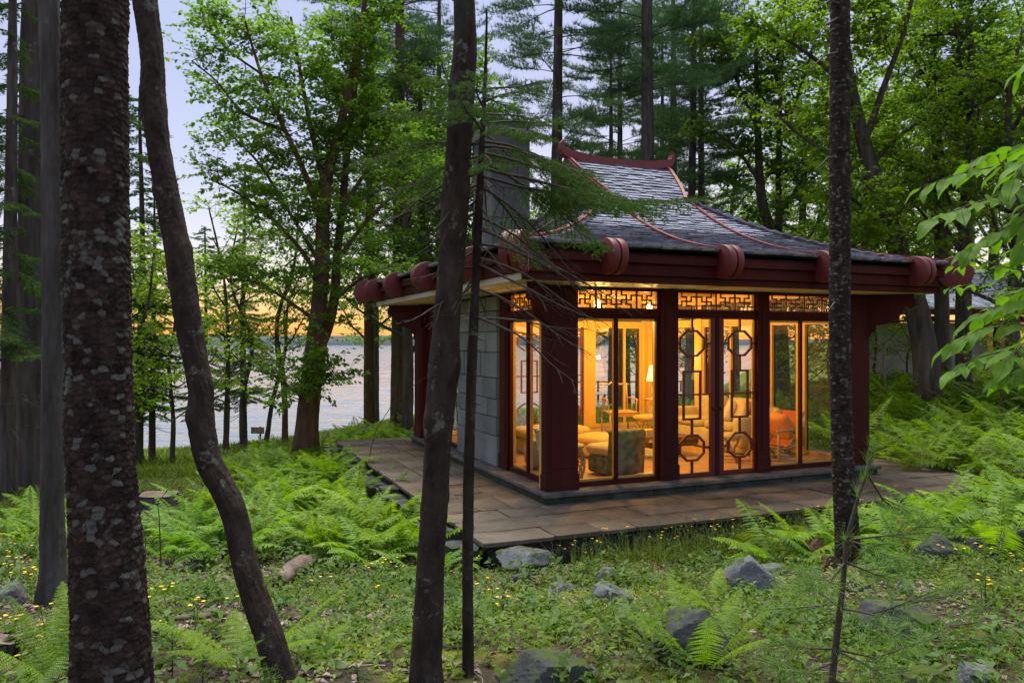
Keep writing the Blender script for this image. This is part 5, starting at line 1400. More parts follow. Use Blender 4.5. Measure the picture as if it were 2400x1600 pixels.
# between the maple and the pavilion
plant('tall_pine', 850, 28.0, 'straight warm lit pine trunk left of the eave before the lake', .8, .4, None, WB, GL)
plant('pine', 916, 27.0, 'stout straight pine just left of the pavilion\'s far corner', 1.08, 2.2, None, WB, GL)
plant('open_spruce', 968, 29.0, 'lacy spruce with low level boughs beside the pavilion\'s far corner', .8, 3.6, None, WB, GL)
plant('pine', 1010, 33.0, 'pine behind the eave discs of the lakeward side', .9, 5.2, None, None, GL)
plant('maple', 935, 25.0, 'pale green maple whose crown rises over the lakeward eave', 1.02, .6, LF, None, GL)
plant('maple', 1040, 30.0, 'maple behind the chimney with leaves showing on both sides of it', 1.05, 3.9, LF, None, GL)
# behind the pavilion
plant('pine', 1280, 24.0, 'pine with big dark plumes of needles above the chimney', .95, 1.1, None, None, GB)
plant('tall_pine', 1485, 22.0, 'tall bare pine trunk rising behind the roof ridge', .95, 2.5, None, M['grey_bark'], GB)
plant('tall_pine', 1590, 26.0, 'thin pine just right of the roof ridge', .72, .2, None, None, GB)
plant('pine', 1612, 30.0, 'pine standing close behind the thin pine right of the ridge', .8, 4.6, None, None, GB)
plant('open_spruce', 1405, 31.0, 'thin spruce with bare twigs over the middle of the ridge', .78, 3.0, None, None, GB)
plant('tall_pine', 1425, 33.0, 'pine trunk seen through the left front window before the lake', .8, 5.0, None, None, GB)
plant('tall_pine', 1520, 34.0, 'dark pine trunk at the right edge of the left front window', .7, 5.9, None, None, GB)
plant('young_maple', 1462, 37.0, 'small leafy tree seen through the left front window against the lake', .95, 1.1, M['maple_leaf'], None, GB)
plant('young_maple', 1575, 35.0, 'small leafy tree seen through the left door leaf', .9, 4.1, M['maple_leaf'], None, GB)
plant('young_maple', 1630, 31.0, 'small leafy tree seen through the right door leaf', .95, 2.1, M['maple_leaf'], None, GB)
# more crowns that close the view above the pavilion
for k, (kind, dx, Y, sc, rz, lf, lab) in enumerate([
    ('maple', 1090, 27.0, 1.12, 2.2, LF, 'maple whose bright crown shows above the young spruce'),
    ('beech', 985, 36.0, 1.0, 4.9, LF, 'far beech between the big forked maple and the chimney'),
    ('oak', 860, 38.0, 1.0, 1.2, LF, 'oak at the shore behind the big forked maple'),
    ('pine', 1545, 36.0, 1.05, 1.8, None, 'far pine just right of the bare pine behind the roof'),
    ('oak', 1440, 46.0, 1.15, 2.6, LF, 'far oak low behind the roof ridge')]):
    plant(kind, dx, Y, lab, sc, rz, lf, None, GB)
# right hand wood
custom_tree('maple_tree', 'large leaning maple right of the right pine whose trunk tilts to the left', 'tree',
    [(2137, 872, 66), (2122, 790, 54), (2100, 690, 50), (2066, 588, 44), (2022, 450, 38), (1982, 320, 31), (1962, 232, 26), (1935, 60, 18), (1915, -120, 10)], 20.0,
    [([(2030, 480, 18), (1990, 420, 14), (1930, 370, 11), (1850, 320, 8), (1770, 250, 5)], 1.0), ([(1985, 330, 18), (2030, 200, 14), (2080, 60, 10), (2110, -80, 6)], -1.0), ([(2070, 590, 14), (2010, 500, 10), (1950, 450, 7)], -1.5),
     ([(1965, 240, 14), (1900, 160, 10), (1820, 100, 7), (1740, 60, 4)], -.8), ([(2040, 510, 12), (2120, 430, 9), (2200, 380, 6), (2280, 350, 4)], -1.2), ([(2000, 380, 12), (2080, 300, 9), (2170, 250, 6), (2260, 200, 4)], 1.5),
     ([(2085, 640, 10), (2010, 600, 7), (1940, 560, 5)], -1.6), ([(1950, 160, 10), (1870, 30, 7), (1800, -40, 5)], 1.2)],
    M['far_bark'], M['sapling_leaf'], 33, GR, n2=26, L2=1.8, leaves=15, size=.11, t0=.22)
custom_tree('maple_tree', 'upright maple behind the leaning maple beside the low house', 'tree',
    [(2166, 868, 40), (2164, 760, 32), (2162, 620, 29), (2160, 450, 26), (2150, 300, 22), (2140, 200, 18), (2150, 60, 12), (2160, -100, 7)], 22.0,
    [([(2150, 320, 14), (2200, 220, 10), (2260, 150, 7), (2330, 110, 4)], -.8), ([(2142, 210, 12), (2090, 120, 9), (2050, 20, 6)], 1.0), ([(2160, 450, 10), (2230, 400, 8), (2310, 370, 5)], 1.0), ([(2162, 560, 8), (2110, 480, 6), (2060, 440, 4)], 1.4), ([(2145, 250, 10), (2230, 60, 7), (2300, -40, 4)], -1)],
    M['far_bark'], M['sapling_leaf'], 34, GR, n2=28, L2=1.9, leaves=15, size=.11, t0=.3)
custom_tree('maple_tree', 'twin stemmed maple over the right roof slope', 'tree',
    [(1800, 900, 34), (1790, 700, 28), (1775, 545, 26), (1752, 470, 22), (1745, 400, 18), (1740, 250, 13), (1735, 80, 8)], 25.0,
    [([(1796, 760, 22), (1790, 560, 18), (1788, 400, 14), (1792, 250, 10), (1800, 80, 6)], .6), ([(1745, 420, 10), (1690, 340, 7), (1640, 300, 4)], -1), ([(1790, 500, 9), (1850, 400, 7), (1900, 330, 5)], .9), ([(1742, 300, 9), (1690, 180, 6), (1650, 60, 4)], 1), ([(1790, 330, 8), (1840, 200, 6), (1880, 60, 4)], -1)],
    M['far_bark'], LF, 35, GR, n2=24, L2=1.9, leaves=10, size=.14, t0=.35)
for k, (kind, dx, Y, sc, rz, lf, lab) in enumerate([
    ('beech', 2215, 20.5, .80, 1.1, LF, 'beech in front of the low house with a smooth upright trunk'),
    ('oak', 2330, 18.5, .72, 2.0, M['sapling_leaf'], 'oak near the right edge behind the overhanging big leaves'),
    ('oak', 1840, 31.0, .95, 3.3, LF, 'oak seen left of the right pine over the roof corner'),
    ('beech', 1960, 34.0, .9, 4.4, M['sapling_leaf'], 'sunlit beech right of the right pine in the middle distance'),
    ('maple', 2050, 30.0, 1.1, 5.1, M['sapling_leaf'], 'maple rising straight behind the leaning maple'),
    ('oak', 2280, 33.0, 1.0, .4, M['sapling_leaf'], 'oak behind the low house roof'),
    ('maple', 2380, 28.0, 1.15, 2.7, LF, 'maple behind the oak at the right edge'),
    ('beech', 1690, 44.0, .95, 2.9, LF, 'far beech seen over the ridge\'s right end'),
    ('oak', 2120, 44.0, 1.1, 3.9, LF, 'far oak filling the gap behind the upright maple'),
    ('beech', 2420, 42.0, 1.1, 5.5, LF, 'far beech at the right end of the wood'),
    ('maple', 1985, 25.0, .8, 1.6, M['sapling_leaf'], 'bright leaved maple behind the right end of the eave'),
    ('oak', 1790, 52.0, 1.1, 4.8, LF, 'farthest oak over the right roof slope'),
    ('pine', 2230, 54.0, 1.0, 2.2, None, 'far pine above the low house'),
    ('beech', 2010, 56.0, 1.05, 1.3, LF, 'farthest beech behind the leaning maple'),
    ('maple', 1640, 52.0, 1.1, 5.9, LF, 'far maple low behind the roof')]):
    plant(kind, dx, Y, lab, sc, rz, lf, None, GR)
# saplings in the fern bed right of the pavilion, seen through its right windows too
for dx, Y, sc, lab in ((1905, 19.5, .6, 'young maple seen through the right front window'), (1850, 21.5, .7, 'second young maple seen through the right front window'), (2010, 22.5, .62, 'leafy sapling beside the bare twigged shrub at the house wall'), (1800, 24.0, .75, 'young maple seen through the right door leaf'), (2300, 16.5, .5, 'young maple in the ferns under the big leaves'), (2085, 23.5, .45, 'low sapling in front of the house wall')):
    plant('young_maple', dx, Y, lab, sc, dx*.01, M['sapling_leaf'], None, 'saplings in the fern bed')
# ------------------------------------------------------------------ ferns
def frond(g, L, npin, wmax, arch, lift, detail=0):
    """one frond along +x, curved downwards; returns quads of pinnae and rachis"""
    t = np.linspace(.12, 1.0, npin); Q = []
    def rach(t):
        t = np.asarray(t); return np.stack([L*(t-.12*arch*t*t), 0*t, L*(lift*t-arch*t*t*.75)], -1)
    wv = lambda t: wmax*np.sin(np.pi*np.clip(t, 0, 1)**.75)**.8*(1-.15*t)+.012
    for i in range(npin):
        o = rach(t[i]); tg = unit(rach(t[i]+.01)-rach(t[i]-.01)); side = np.array([0, 1.0, 0]); up = unit(np.cross(tg, side))
        up = up if up[2] > 0 else -up
        for sg in (-1, 1):
            ln = float(wv(t[i]))*g.uniform(.88, 1.08); d = unit(side*sg*1.0+tg*.32-up*.22+g.normal(0, .07, 3)); pw = L/npin*1.0
            s = unit(np.cross(d, up)); s = s if np.dot(s, tg) > 0 else -s
            if not detail:
                Q.append([o-s*pw*.35, o+d*ln*.45-s*pw*.5-up*.01*ln, o+d*ln-up*.16*ln, o+d*ln*.4+s*pw*.5])
            else:
                n = detail
                for k in range(n):
                    f0 = k/n; c = o+d*ln*f0-up*(.16*ln*f0*f0); pl = pw*.58*(1-f0**1.6)+.002; st = ln/n
                    for s2 in (-1, 1):
                        e = c+s*s2*pl+d*st*.75-up*.002; Q.append([c-d*st*.05, c+s*s2*pl*.55-d*st*.02, e, c+d*st*.95+s*s2*pl*.35])
    for i in range(6):
        a, b_ = rach(i/6*.98), rach((i+1)/6*.98); w_ = .004*(1-i/7)*L*1.2
        Q.append([a-[0, w_, 0], a+[0, w_, 0], b_+[0, w_*.8, 0], b_-[0, w_*.8, 0]])
    return np.array(Q)
def rot_z(v, a):
    c, s = math.cos(a), math.sin(a); return v @ np.array([[c, s, 0], [-s, c, 0], [0, 0, 1]])
def fern_mesh(seed, nf, L, npin, detail=0, lift=1.05):
    g = np.random.default_rng(seed); Q = []
    for k in range(nf):
        q = frond(g, L*g.uniform(.75, 1.1), npin, L*.19*g.uniform(.85, 1.15), g.uniform(.5, .95), lift*g.uniform(.6, 1.2), detail); q = q+np.array([.03, 0, 0])
        Q.append(rot_z(q, 2*math.pi*k/nf+g.normal(0, .3)))
    return quads_mesh('fern', np.concatenate(Q))
FERN = [fern_mesh(70+k, 9+k % 3, .88, 24) for k in range(5)]
for me in FERN: me.materials.append(M['fern'])
fg_ = np.random.default_rng(77); nfern = 0
def fern(p, sc, label, group, cool=False, kind=None):
    global nfern
    me = FERN[fg_.integers(5)]; o = bpy.data.objects.new('fern', me); COL.objects.link(o)
    o.location = (p[0], p[1], p[2]-.03); o.rotation_euler = (fg_.normal(0, .08), fg_.normal(0, .08), fg_.uniform(0, 6.28)); o.scale = (sc, sc, sc*fg_.uniform(.85, 1.2))
    if cool: o.material_slots[0].link = 'OBJECT'; o.material_slots[0].material = M['fern_cool']
    tag(o, label, 'fern', group); nfern += 1; return o
def in_poly(x, y, poly):
    c = False; n = len(poly)
    for i in range(n):
        (x1, y1), (x2, y2) = poly[i], poly[(i+1) % n]
        if (y1 > y) != (y2 > y) and x < (x2-x1)*(y-y1)/(y2-y1)+x1: c = not c
    return c
def scatter(poly, n, dmin, g, avoid=None):
    xs = [p[0] for p in poly]; ys = [p[1] for p in poly]; out = []; tries = 0
    while len(out) < n and tries < n*60:
        tries += 1; x, y = g.uniform(min(xs), max(xs)), g.uniform(min(ys), max(ys))
        if not in_poly(x, y, poly) or (avoid and avoid(x, y)): continue
        if any((x-a)**2+(y-b_)**2 < dmin*dmin for a, b_ in out): continue
        out.append((x, y))
    return out
def patch_ferns(pxpoly, n, dmin, sc, label, group, cool=.2, world=False):
    poly = pxpoly if world else [tuple(GD(*q)[:2]) for q in pxpoly]
    for x, y in scatter(poly, n, dmin, fg_, lambda x, y: bool(on_patio(x, y, .12))):
        fern(on(x, y), sc*fg_.uniform(.75, 1.2), label, group, fg_.random() < cool)
patch_ferns([(545, 1165), (640, 1110), (760, 1085), (850, 1100), (940, 1190), (962, 1290), (830, 1300), (640, 1290), (540, 1230)], 46, .30, .92, 'green fern in the bed between the crooked trunk and the patio', 'ferns massed left of the patio')
patch_ferns([(520, 1090), (640, 1050), (790, 1045), (800, 1085), (640, 1110), (530, 1150)], 26, .45, .85, 'green fern behind the main fern bed towards the lake', 'ferns behind the left fern bed')
patch_ferns([(400, 1250), (430, 1200), (520, 1185), (530, 1290), (380, 1290)], 11, .38, .75, 'fern left of the crooked trunk in the grass', 'ferns around the crooked trunk', .5)
patch_ferns([(780, 1005), (960, 985), (975, 1016), (800, 1022)], 24, .5, .85, 'sunlit fern at the lakeward end of the patio', 'ferns at the far end of the patio', 0)
patch_ferns([(6.9, 12.6), (8.6, 11.2), (11.5, 13.2), (13.6, 16.0), (14.5, 21.0), (11.0, 23.5), (8.6, 22), (7.3, 17.5)], 118, .62, 1.1, 'fern in the wide bed that climbs from the patio to the low house', 'ferns filling the slope right of the pavilion', .2, True)
patch_ferns([(2.7, 7.9), (3.5, 7.4), (5.2, 7.1), (6.6, 7.6), (7.6, 9.2), (8.2, 10.6), (6.0, 9.4), (4.4, 8.7)], 40, .36, .92, 'fern in the bed beside the right pine in front of the patio', 'ferns around the foot of the right pine', .45, True)
patch_ferns([(2.2, 18.5), (6.5, 20.2), (8.2, 23), (6, 27), (2, 25)], 26, .8, 1.0, 'fern behind the pavilion seen through its glass', 'ferns behind the pavilion', 0.1, True)
patch_ferns([(60, 1215), (120, 1190), (150, 1230), (60, 1260)], 5, .4, .7, 'fern in the grass left of the slim grey trunk', 'ferns left of the slim grey trunk', .5)
for (x, y, sc, lab) in ((985, 1330, .62, 'fern at the patio corner left of the dark smooth trunk'), (1040, 1310, .6, 'fern right beside the thin spruce stem at the patio corner'), (1905, 1258, .75, 'pale fern leaning left from the foot of the right pine')):
    fern(GD(x, y), sc, lab, None, True)
# close ferns: each frond a part
def near_fern(dx, dy, L, nf, az0, az1, label, mat='fern', seed=1, lift=.9, npin=26, det=9):
    p = GD(dx, dy); t = empty('fern', p-Vector((0, 0, .02)), 0, label, 'fern', 'single ferns in the foreground'); g = np.random.default_rng(seed)
    for k in range(nf):
        q = frond(g, L*g.uniform(.8, 1.1), npin, L*.2, g.uniform(.3, .6), lift*g.uniform(.75, 1.25), det)
        q = rot_z(q+np.array([.02, 0, 0]), R(az0+(az1-az0)*(k+.5)/nf)+g.normal(0, .12)); link('frond', quads_mesh('frond', q), M[mat], t)
near_fern(1612, 1530, .42, 8, -20, 330, 'bright fern growing before the mossy boulder at the lower right middle', 'fern', 3, 1.1)
near_fern(1640, 1395, .36, 5, 60, 240, 'small pale fern left of the pointed grey boulder', 'fern', 4, .7)
near_fern(560, 1530, .48, 8, -60, 250, 'bright fern at the foot of the crooked trunk', 'fern', 5, .9)
near_fern(150, 1568, .45, 6, 40, 200, 'fern squeezed against the left side of the thickest pine', 'fern', 6, 1.2)
near_fern(62, 1590, .42, 6, 0, 300, 'cool green fern in the lower left corner', 'fern_cool', 8, .6)
near_fern(700, 1500, .30, 5, -60, 160, 'low fern right of the crooked trunk\'s foot', 'fern', 9, .6)
# withered fronds lying among the green ones
brown = quads_mesh('fern', np.concatenate([rot_z(frond(np.random.default_rng(95+k), .7, 18, .09, .9, .5), k*2.1) for k in range(3)])); brown.materials.append(M['dead_fern'])
for k, (dx, dy) in enumerate(((700, 1240), (860, 1250), (600, 1200), (2120, 1240), (2260, 1250), (2080, 1010), (2240, 990), (1990, 1240))):
    q = GD(dx, dy); o = bpy.data.objects.new('fern', brown); COL.objects.link(o); o.location = q; o.scale = (.7,)*3; o.rotation_euler = (0, .1, k*1.3); tag(o, 'withered brown fern half hidden among green ones', 'fern', 'withered ferns in the beds')
# the one rust brown dead fern
o = fern(GD(2040, 1262), .5, 'rust brown withered fern behind the pine sapling', None); o.data = FERN[0].copy(); o.data.materials.clear(); o.data.materials.append(M['dead_fern'])

# ------------------------------------------------------------------ rocks
def rock_mat(name, base, moss, amt):
    m, nt, b = nodes_of(name); v = coords(nt); f = noise(nt, v, 3.0, 8, .65); c = ramp(nt, f, [(.3, tuple(q*.45 for q in base)), (.55, base), (.75, tuple(min(1, q*1.6) for q in base))])
    ge = nt.nodes.new('ShaderNodeNewGeometry'); sp = nt.nodes.new('ShaderNodeSeparateXYZ'); nt.links.new(ge.outputs['Normal'], sp.inputs[0])
    n2 = noise(nt, v, 6.0, 6, .7); ml = nnode(nt, 'ShaderNodeMath', _operation='MULTIPLY'); nt.links.new(n2, ml.inputs[0])
    lo = nnode(nt, 'ShaderNodeMapRange', From_Min=-.6, From_Max=.9, To_Min=.55, To_Max=1.25); nt.links.new(sp.outputs['Z'], lo.inputs['Value']); nt.links.new(lo.outputs[0], ml.inputs[1])
    mc = ramp(nt, ml.outputs[0], [(.62-amt*.35, (0, 0, 0)), (.74-amt*.35, (1, 1, 1))]); c2 = mixc(nt, mc, c, moss)
    nt.links.new(c2, b.inputs['Base Color']); b.inputs['Roughness'].default_value = .92; b.inputs['Specular IOR Level'].default_value = .15
    bump(nt, b, noise(nt, v, 22, 8, .7), .6, .02); return m
RK = {'grey': rock_mat('rock_grey', (.16, .17, .18), (.05, .075, .02), .22), 'moss': rock_mat('rock_moss', (.08, .08, .075), (.06, .08, .015), .5), 'brown': rock_mat('rock_brown', (.10, .06, .04), (.05, .065, .018), .35), 'dark': rock_mat('rock_dark', (.07, .075, .075), (.06, .085, .02), .25)}
def rock(name, p, size, kind, label, seed, rz=0.0, flat=0.0, sharp=1.0, cat='rock', group='rocks lying in front of the patio', sink=.25, cuts=7):
    g = np.random.default_rng(seed); n, m = 44, 72
    v = np.linspace(-math.pi/2, math.pi/2, n); u = np.linspace(0, 2*math.pi, m, endpoint=False); U, V_ = np.meshgrid(u, v)
    x, y, z = np.cos(V_)*np.cos(U), np.cos(V_)*np.sin(U), np.sin(V_)
    r = 1+.22*fbm(x*1.3+seed, y*1.3, z*1.3, 3, seed)
    D = np.stack([x, y, z], -1)
    for k in range(cuts+6):                                   # broken faces
        nrm = unit(g.normal(0, 1, 3)*np.array([1, 1, .7])); h = g.uniform(.5, .88); dt = D@nrm; lim = np.where(dt > .05, h/np.maximum(dt, .05), 9); r = np.minimum(r, lim*(1-.02*sharp)+.02)
    if flat: dt = z; r = np.minimum(r, np.where(dt > .03, flat/np.maximum(dt, .03), 9))
    r = r*(1+.07*fbm(x*5, y*5, z*5, 4, seed+3)+.02*fbm(x*16, y*16, z*16, 2, seed+4))
    W = D*r[..., None]*np.array(size)/2
    i = np.arange(n-1)[:, None]*m; j = np.arange(m)[None]; k = (j+1) % m
    f = np.stack([i+j, i+k, i+m+k, i+m+j], -1).reshape(-1, 4)
    o = link(name, np_mesh(name, W.reshape(-1, 3), f, False), RK[kind]); smooth_by_angle(o, 25)
    o.location = (p[0], p[1], p[2]+size[2]*(.5-sink)); o.rotation_euler = (g.normal(0, .08), g.normal(0, .08), rz); return tag(o, label, cat, group)
def wpx(dw, p): return dw*1.0204/F*p[1]
for k, (dx, dy, w, h, asp, kind, flat, sink, lab) in enumerate([
    (1215, 1325, 165, 62, .6, 'grey', .5, .05, 'flat dark slab lying close to the patio\'s near corner'),
    (1200, 1335, 60, 28, .7, 'grey', 0, .3, 'small stone in front of the flat dark slab'),
    (1395, 1345, 82, 45, .8, 'grey', 0, .3, 'rounded grey stone in the middle of a line of three below the flowers'),
    (1290, 1370, 90, 40, .7, 'grey', 0, .35, 'low grey stone left of the rounded one below the flowers'),
    (1405, 1395, 105, 62, .8, 'grey', 0, .3, 'light speckled stone nearest of the line below the flowers'),
    (1735, 1378, 150, 100, .7, 'grey', 0, .25, 'pointed grey boulder with pale lichen at the right'),
    (1770, 1325, 140, 40, .6, 'grey', .6, .35, 'long flat grey rock behind the pointed boulder'),
    (1592, 1530, 195, 140, .75, 'dark', .8, .25, 'dark square boulder behind the bright fern'),
    (2060, 1480, 195, 105, .75, 'dark', .62, .22, 'flat topped block like an old stump at the lower right'),
    (1250, 1588, 250, 95, .6, 'dark', .75, .3, 'long mossy rock at the bottom edge'),
    (2235, 1585, 130, 70, .7, 'grey', .7, .3, 'weathered rock at the bottom right'),
    (2110, 1590, 130, 60, .8, 'moss', .7, .3, 'mossy low rock left of the weathered one at the bottom right'),
    (1868, 1300, 95, 70, .7, 'brown', 0, .25, 'brown broken rock to the left of the right pine\'s foot'),
    (1905, 1312, 60, 40, .8, 'brown', 0, .3, 'small brown rock touching the right pine\'s foot'),
    (2155, 1300, 110, 70, .7, 'dark', 0, .3, 'dark rock under the ferns right of the pine sapling'),
    (2235, 1290, 120, 70, .7, 'dark', .7, .3, 'pale topped rock in the wall of stones below the right ferns'),
    (2320, 1285, 130, 80, .7, 'moss', 0, .3, 'mossy rock at the right end of the wall of stones'),
    (2085, 1325, 110, 50, .7, 'moss', 0, .35, 'moss covered rock left of the dark one under the ferns'),
    (2080, 1368, 60, 40, .8, 'grey', 0, .3, 'small split grey stone behind the pine sapling'),
    (1345, 1365, 60, 24, .7, 'grey', .6, .4, 'thin grey stone between the low and the speckled stone'),
    (1050, 1480, 70, 36, .7, 'dark', 0, .35, 'dark stone right of the dark smooth trunk'),
    (14, 1395, 120, 60, .8, 'grey', 0, .3, 'smooth grey boulder at the left edge'),
    (1480, 1500, 46, 22, .8, 'grey', 0, .35, 'small stone left of the dark square boulder'),
    (1300, 1480, 50, 20, .8, 'grey', 0, .4, 'small bluish stone sunk in the leaves'),
    (785, 1002, 50, 16, .8, 'dark', 0, .3, 'dark stone on the lawn near the shore'),
    (1000, 985, 70, 20, .8, 'grey', 0, .3, 'pale rock at the roots near the pavilion\'s far corner')]):
    p = GD(dx, dy-h*.12); wm_ = wpx(w, p); rock('rock', p, (wm_, wm_*asp, wpx(h, p)*1.35), kind, lab, 200+k, random.uniform(-.5, .5), flat, 1.0, sink=sink+.05, group='rocks among the undergrowth')

# ------------------------------------------------------------------ stumps, logs, sticks
CLEAR = []
wood_end = noisy('cut_wood', [(.3, (.09, .065, .045)), (.7, (.2, .155, .115))], 9, .9, .4, 30, (1, 1, .2))
dead = noisy('dead_wood', [(.3, (.07, .05, .04)), (.6, (.16, .125, .1)), (.8, (.24, .2, .17))], 6, .9, .6, 30, (1, 1, 1))
def stump(dx, dy, w, h, label, rough=.15, seed=1):
    p = GD(dx, dy); r_ = wpx(w, p)/2; hh = wpx(h, p); CLEAR.append((p.x*.96, p.y*.94, r_*2.2)); t = empty('tree_stump', p, 0, label, 'stump')
    me = trunk_mesh('trunk', [(0, 0, -.1), (0, 0, hh*.5), (.01, 0, hh)], [r_*1.15, r_, r_*.92], .02, 60, lambda th, hh_, r, s: bark_ridges(th, hh_, r, s, .02, 11)+rough*r_*noise3(np.cos(th)*1.5, np.sin(th)*1.5, 0, s), seed, (), .25); link('trunk', me, M['far_bark'], t)
    m = MB(); n = 40; th = np.linspace(0, 2*math.pi, n, endpoint=False); rr = r_*.93*(1+rough*noise3(np.cos(th)*1.5, np.sin(th)*1.5, 0, seed))
    m.add([(0.01, 0, hh+.012)]+[(.01+rr[i]*math.cos(th[i]), rr[i]*math.sin(th[i]), hh+.004+.012*math.sin(3*th[i])) for i in range(n)], [(0, 1+i, 1+(i+1) % n) for i in range(n)]); m.build('cut_face', wood_end, t)
stump(362, 1172, 96, 38, 'wide low tree stump with weathered cut face in the grass left of the crooked trunk', .15, 3)
stump(6, 1520, 70, 52, 'rotten mossy stump at the lower left edge', .3, 5)
stump(1395, 985, 30, 12, 'small stump behind the pavilion seen at the window foot', .2, 6)
def log(name, pxs, label, mat, cat='log', seed=1, lift=.5, group='fallen wood on the forest floor', n=16, step=.02):
    W = [GD(x, y) for x, y, w in pxs]; rr = [wpx(w, q)/2 for (x, y, w), q in zip(pxs, W)]
    W = [q+Vector((0, 0, r_*lift)) for q, r_ in zip(W, rr)]
    W = [W[0]+(W[0]-W[1]).normalized()*rr[0]*.5]+W+[W[-1]+(W[-1]-W[-2]).normalized()*rr[-1]*.8]; rr = [rr[0]*.25]+rr+[rr[-1]*.2]; o0 = W[0]
    o = link(name, trunk_mesh(name, [w-o0 for w in W], rr, step, n, lambda th, h, r, s: .12*r*noise3(h*9, np.cos(th)*2, np.sin(th)*2, s)+.1*r*np.sin(th*7+h*6), seed), mat); o.location = o0; return tag(o, label, cat, group)
log('fallen_log', [(640, 1352, 34), (668, 1330, 40), (700, 1312, 40), (725, 1302, 22)], 'short rotten log with a split pale end beside the crooked trunk', dead, seed=3, lift=.9)
log('fallen_log', [(380, 1428, 14), (440, 1424, 20), (500, 1418, 20), (540, 1414, 16)], 'mossy log lying behind the crooked trunk', dead, seed=4)
log('fallen_log', [(335, 1396, 12), (390, 1385, 17), (450, 1378, 17), (520, 1372, 12)], 'grey log lying parallel behind the mossy one', dead, seed=5)
log('fallen_branch', [(0, 1450, 10), (60, 1448, 12), (110, 1440, 13), (165, 1428, 9)], 'grey branch lying at the left of the thickest pine', dead, 'branch', 6)
log('fallen_branch', [(330, 1390, 5), (345, 1362, 6), (360, 1345, 6), (368, 1325, 4)], 'pale curved stick right of the thickest pine', M['pale_twig'], 'branch', 7)
log('fallen_branch', [(40, 1502, 8), (90, 1490, 9), (140, 1482, 6)], 'thin grey branch below the one at the left', dead, 'branch', 8)
log('fallen_branch', [(1510, 1530, 9), (1506, 1490, 10), (1500, 1468, 9), (1492, 1452, 5)], 'bleached root end left of the dark square boulder', M['pale_twig'], 'branch', 9)
log('fallen_branch', [(2150, 1440, 6), (2200, 1425, 7), (2240, 1418, 5)], 'grey stick lying at the right of the flat topped block', M['pale_twig'], 'branch', 10)
log('fallen_branch', [(1420, 1568, 6), (1450, 1580, 7), (1480, 1592, 5)], 'short pale stick right of the long mossy rock', M['pale_twig'], 'branch', 12)

# ------------------------------------------------------------------ ground cover
gc = np.random.default_rng(91)
def samples(n, x0, x1, y0, y1, dens=None, bias=1.0):
    """points on open ground, thinned with distance so that each patch looks equally close"""
    x = gc.uniform(x0, x1, n); y = y0+(y1-y0)*gc.random(n)**bias
    k = (np.abs(x) < .72*y+.4) & ~on_patio(x, y, .02)
    if dens is not None: k &= gc.random(n) < dens(x, y)
    for cx, cy, cr in CLEAR: k &= (x-cx)**2+(y-cy)**2 > cr*cr
    return x[k], y[k]
def herbs(n, box, size, mat, name, hgt=.09, nl=6, dens=None, bias=1.0, long=2.3):
    x, y = samples(n, *box, dens, bias); z = H(x, y); m = len(x)
    hh = hgt*gc.uniform(.4, 1.5, m); C, D_, N_, L = [], [], [], []
    for i in range(nl):
        a = 2*math.pi*i/nl*1.3+gc.uniform(0, 6.28, m); f = (i+.6)/nl
        C.append(np.stack([x+.006*np.cos(a), y+.006*np.sin(a), z+hh*f], -1)); D_.append(unit(np.stack([np.cos(a), np.sin(a), gc.uniform(-.1, .9, m)], -1))); N_.append(unit(np.stack([gc.normal(0, .4, m), gc.normal(0, .4, m), np.ones(m)], -1))); L.append(size*gc.uniform(.6, 1.35, m)*(1.15-.4*f))
    C, D_, N_, L = map(np.concatenate, (C, D_, N_, L))
    return tag(link(name, quads_mesh(name, leaf_quads(C, D_, N_, L, L/long, .2)), mat), kind='stuff')
patchy = lambda x, y: np.clip(.30+2.1*fbm(x*1.1, y*1.1, 2.2, 3, 61), .015, 1)
patchy2 = lambda x, y: np.clip(.25+2.2*fbm(x*1.6, y*1.6, 7.2, 3, 64), .0, 1)
herbs(10500, (-5.5, 5.5, 3.0, 9.6), .058, M['herb'], 'ground_cover', .11, 6, patchy, .8)
herbs(5000, (-5.5, 5.5, 3.0, 9.6), .085, M['herb_dark'], 'broad_leaved_ground_cover', .15, 6, patchy2, .8, 2.0)
herbs(9000, (-5, 5, 3.0, 8.0), .034, M['grass'], 'seedling_ground_cover', .05, 5, lambda x, y: np.clip(.45-1.2*fbm(x*1.1, y*1.1, 8.2, 3, 62), .02, 1), .8, 1.6)
herbs(9000, (-11, 8, 8.5, 17), .085, M['herb'], 'meadow_ground_cover', .14, 6, patchy)
def grass(n, box, hgt, wid, mat, name, dens=None, bias=1.0, lean=.35):
    x, y = samples(n, *box, dens, bias); z = H(x, y); m = len(x); h = hgt*gc.uniform(.5, 1.4, m); a = gc.uniform(0, 6.28, m); s = np.stack([np.cos(a), np.sin(a), 0*a], -1)*(wid/2*gc.uniform(.7, 1.3, m))[:, None]
    ln = np.stack([gc.normal(0, lean, m), gc.normal(0, lean, m), np.ones(m)], -1); o = np.stack([x, y, z-.01], -1); mid = o+ln*(h*.55)[:, None]; tip = o+ln*h[:, None]+np.stack([gc.normal(0, .25, m), gc.normal(0, .25, m), -.12*np.ones(m)], -1)*h[:, None]
    v = np.stack([o-s, o+s, mid+s*.8, mid-s*.8, tip], 1); f4 = np.array([0, 1, 2, 3]); f3 = np.array([3, 2, 4]); b_ = 5*np.arange(m)[:, None]
    return tag(link(name, np_mesh(name, v.reshape(-1, 3), [f4+b_, f3+b_]), mat), kind='stuff')
grass(15000, (-5.5, 6, 3.0, 9.8), .13, .006, M['grass'], 'grass', patchy, .85)
grass(16000, (-12, 8, 8.5, 18), .22, .013, M['grass'], 'meadow_grass', None)
grass(26000, (-17, 13, 16, 36), .20, .03, M['grass'], 'lawn_grass', None)
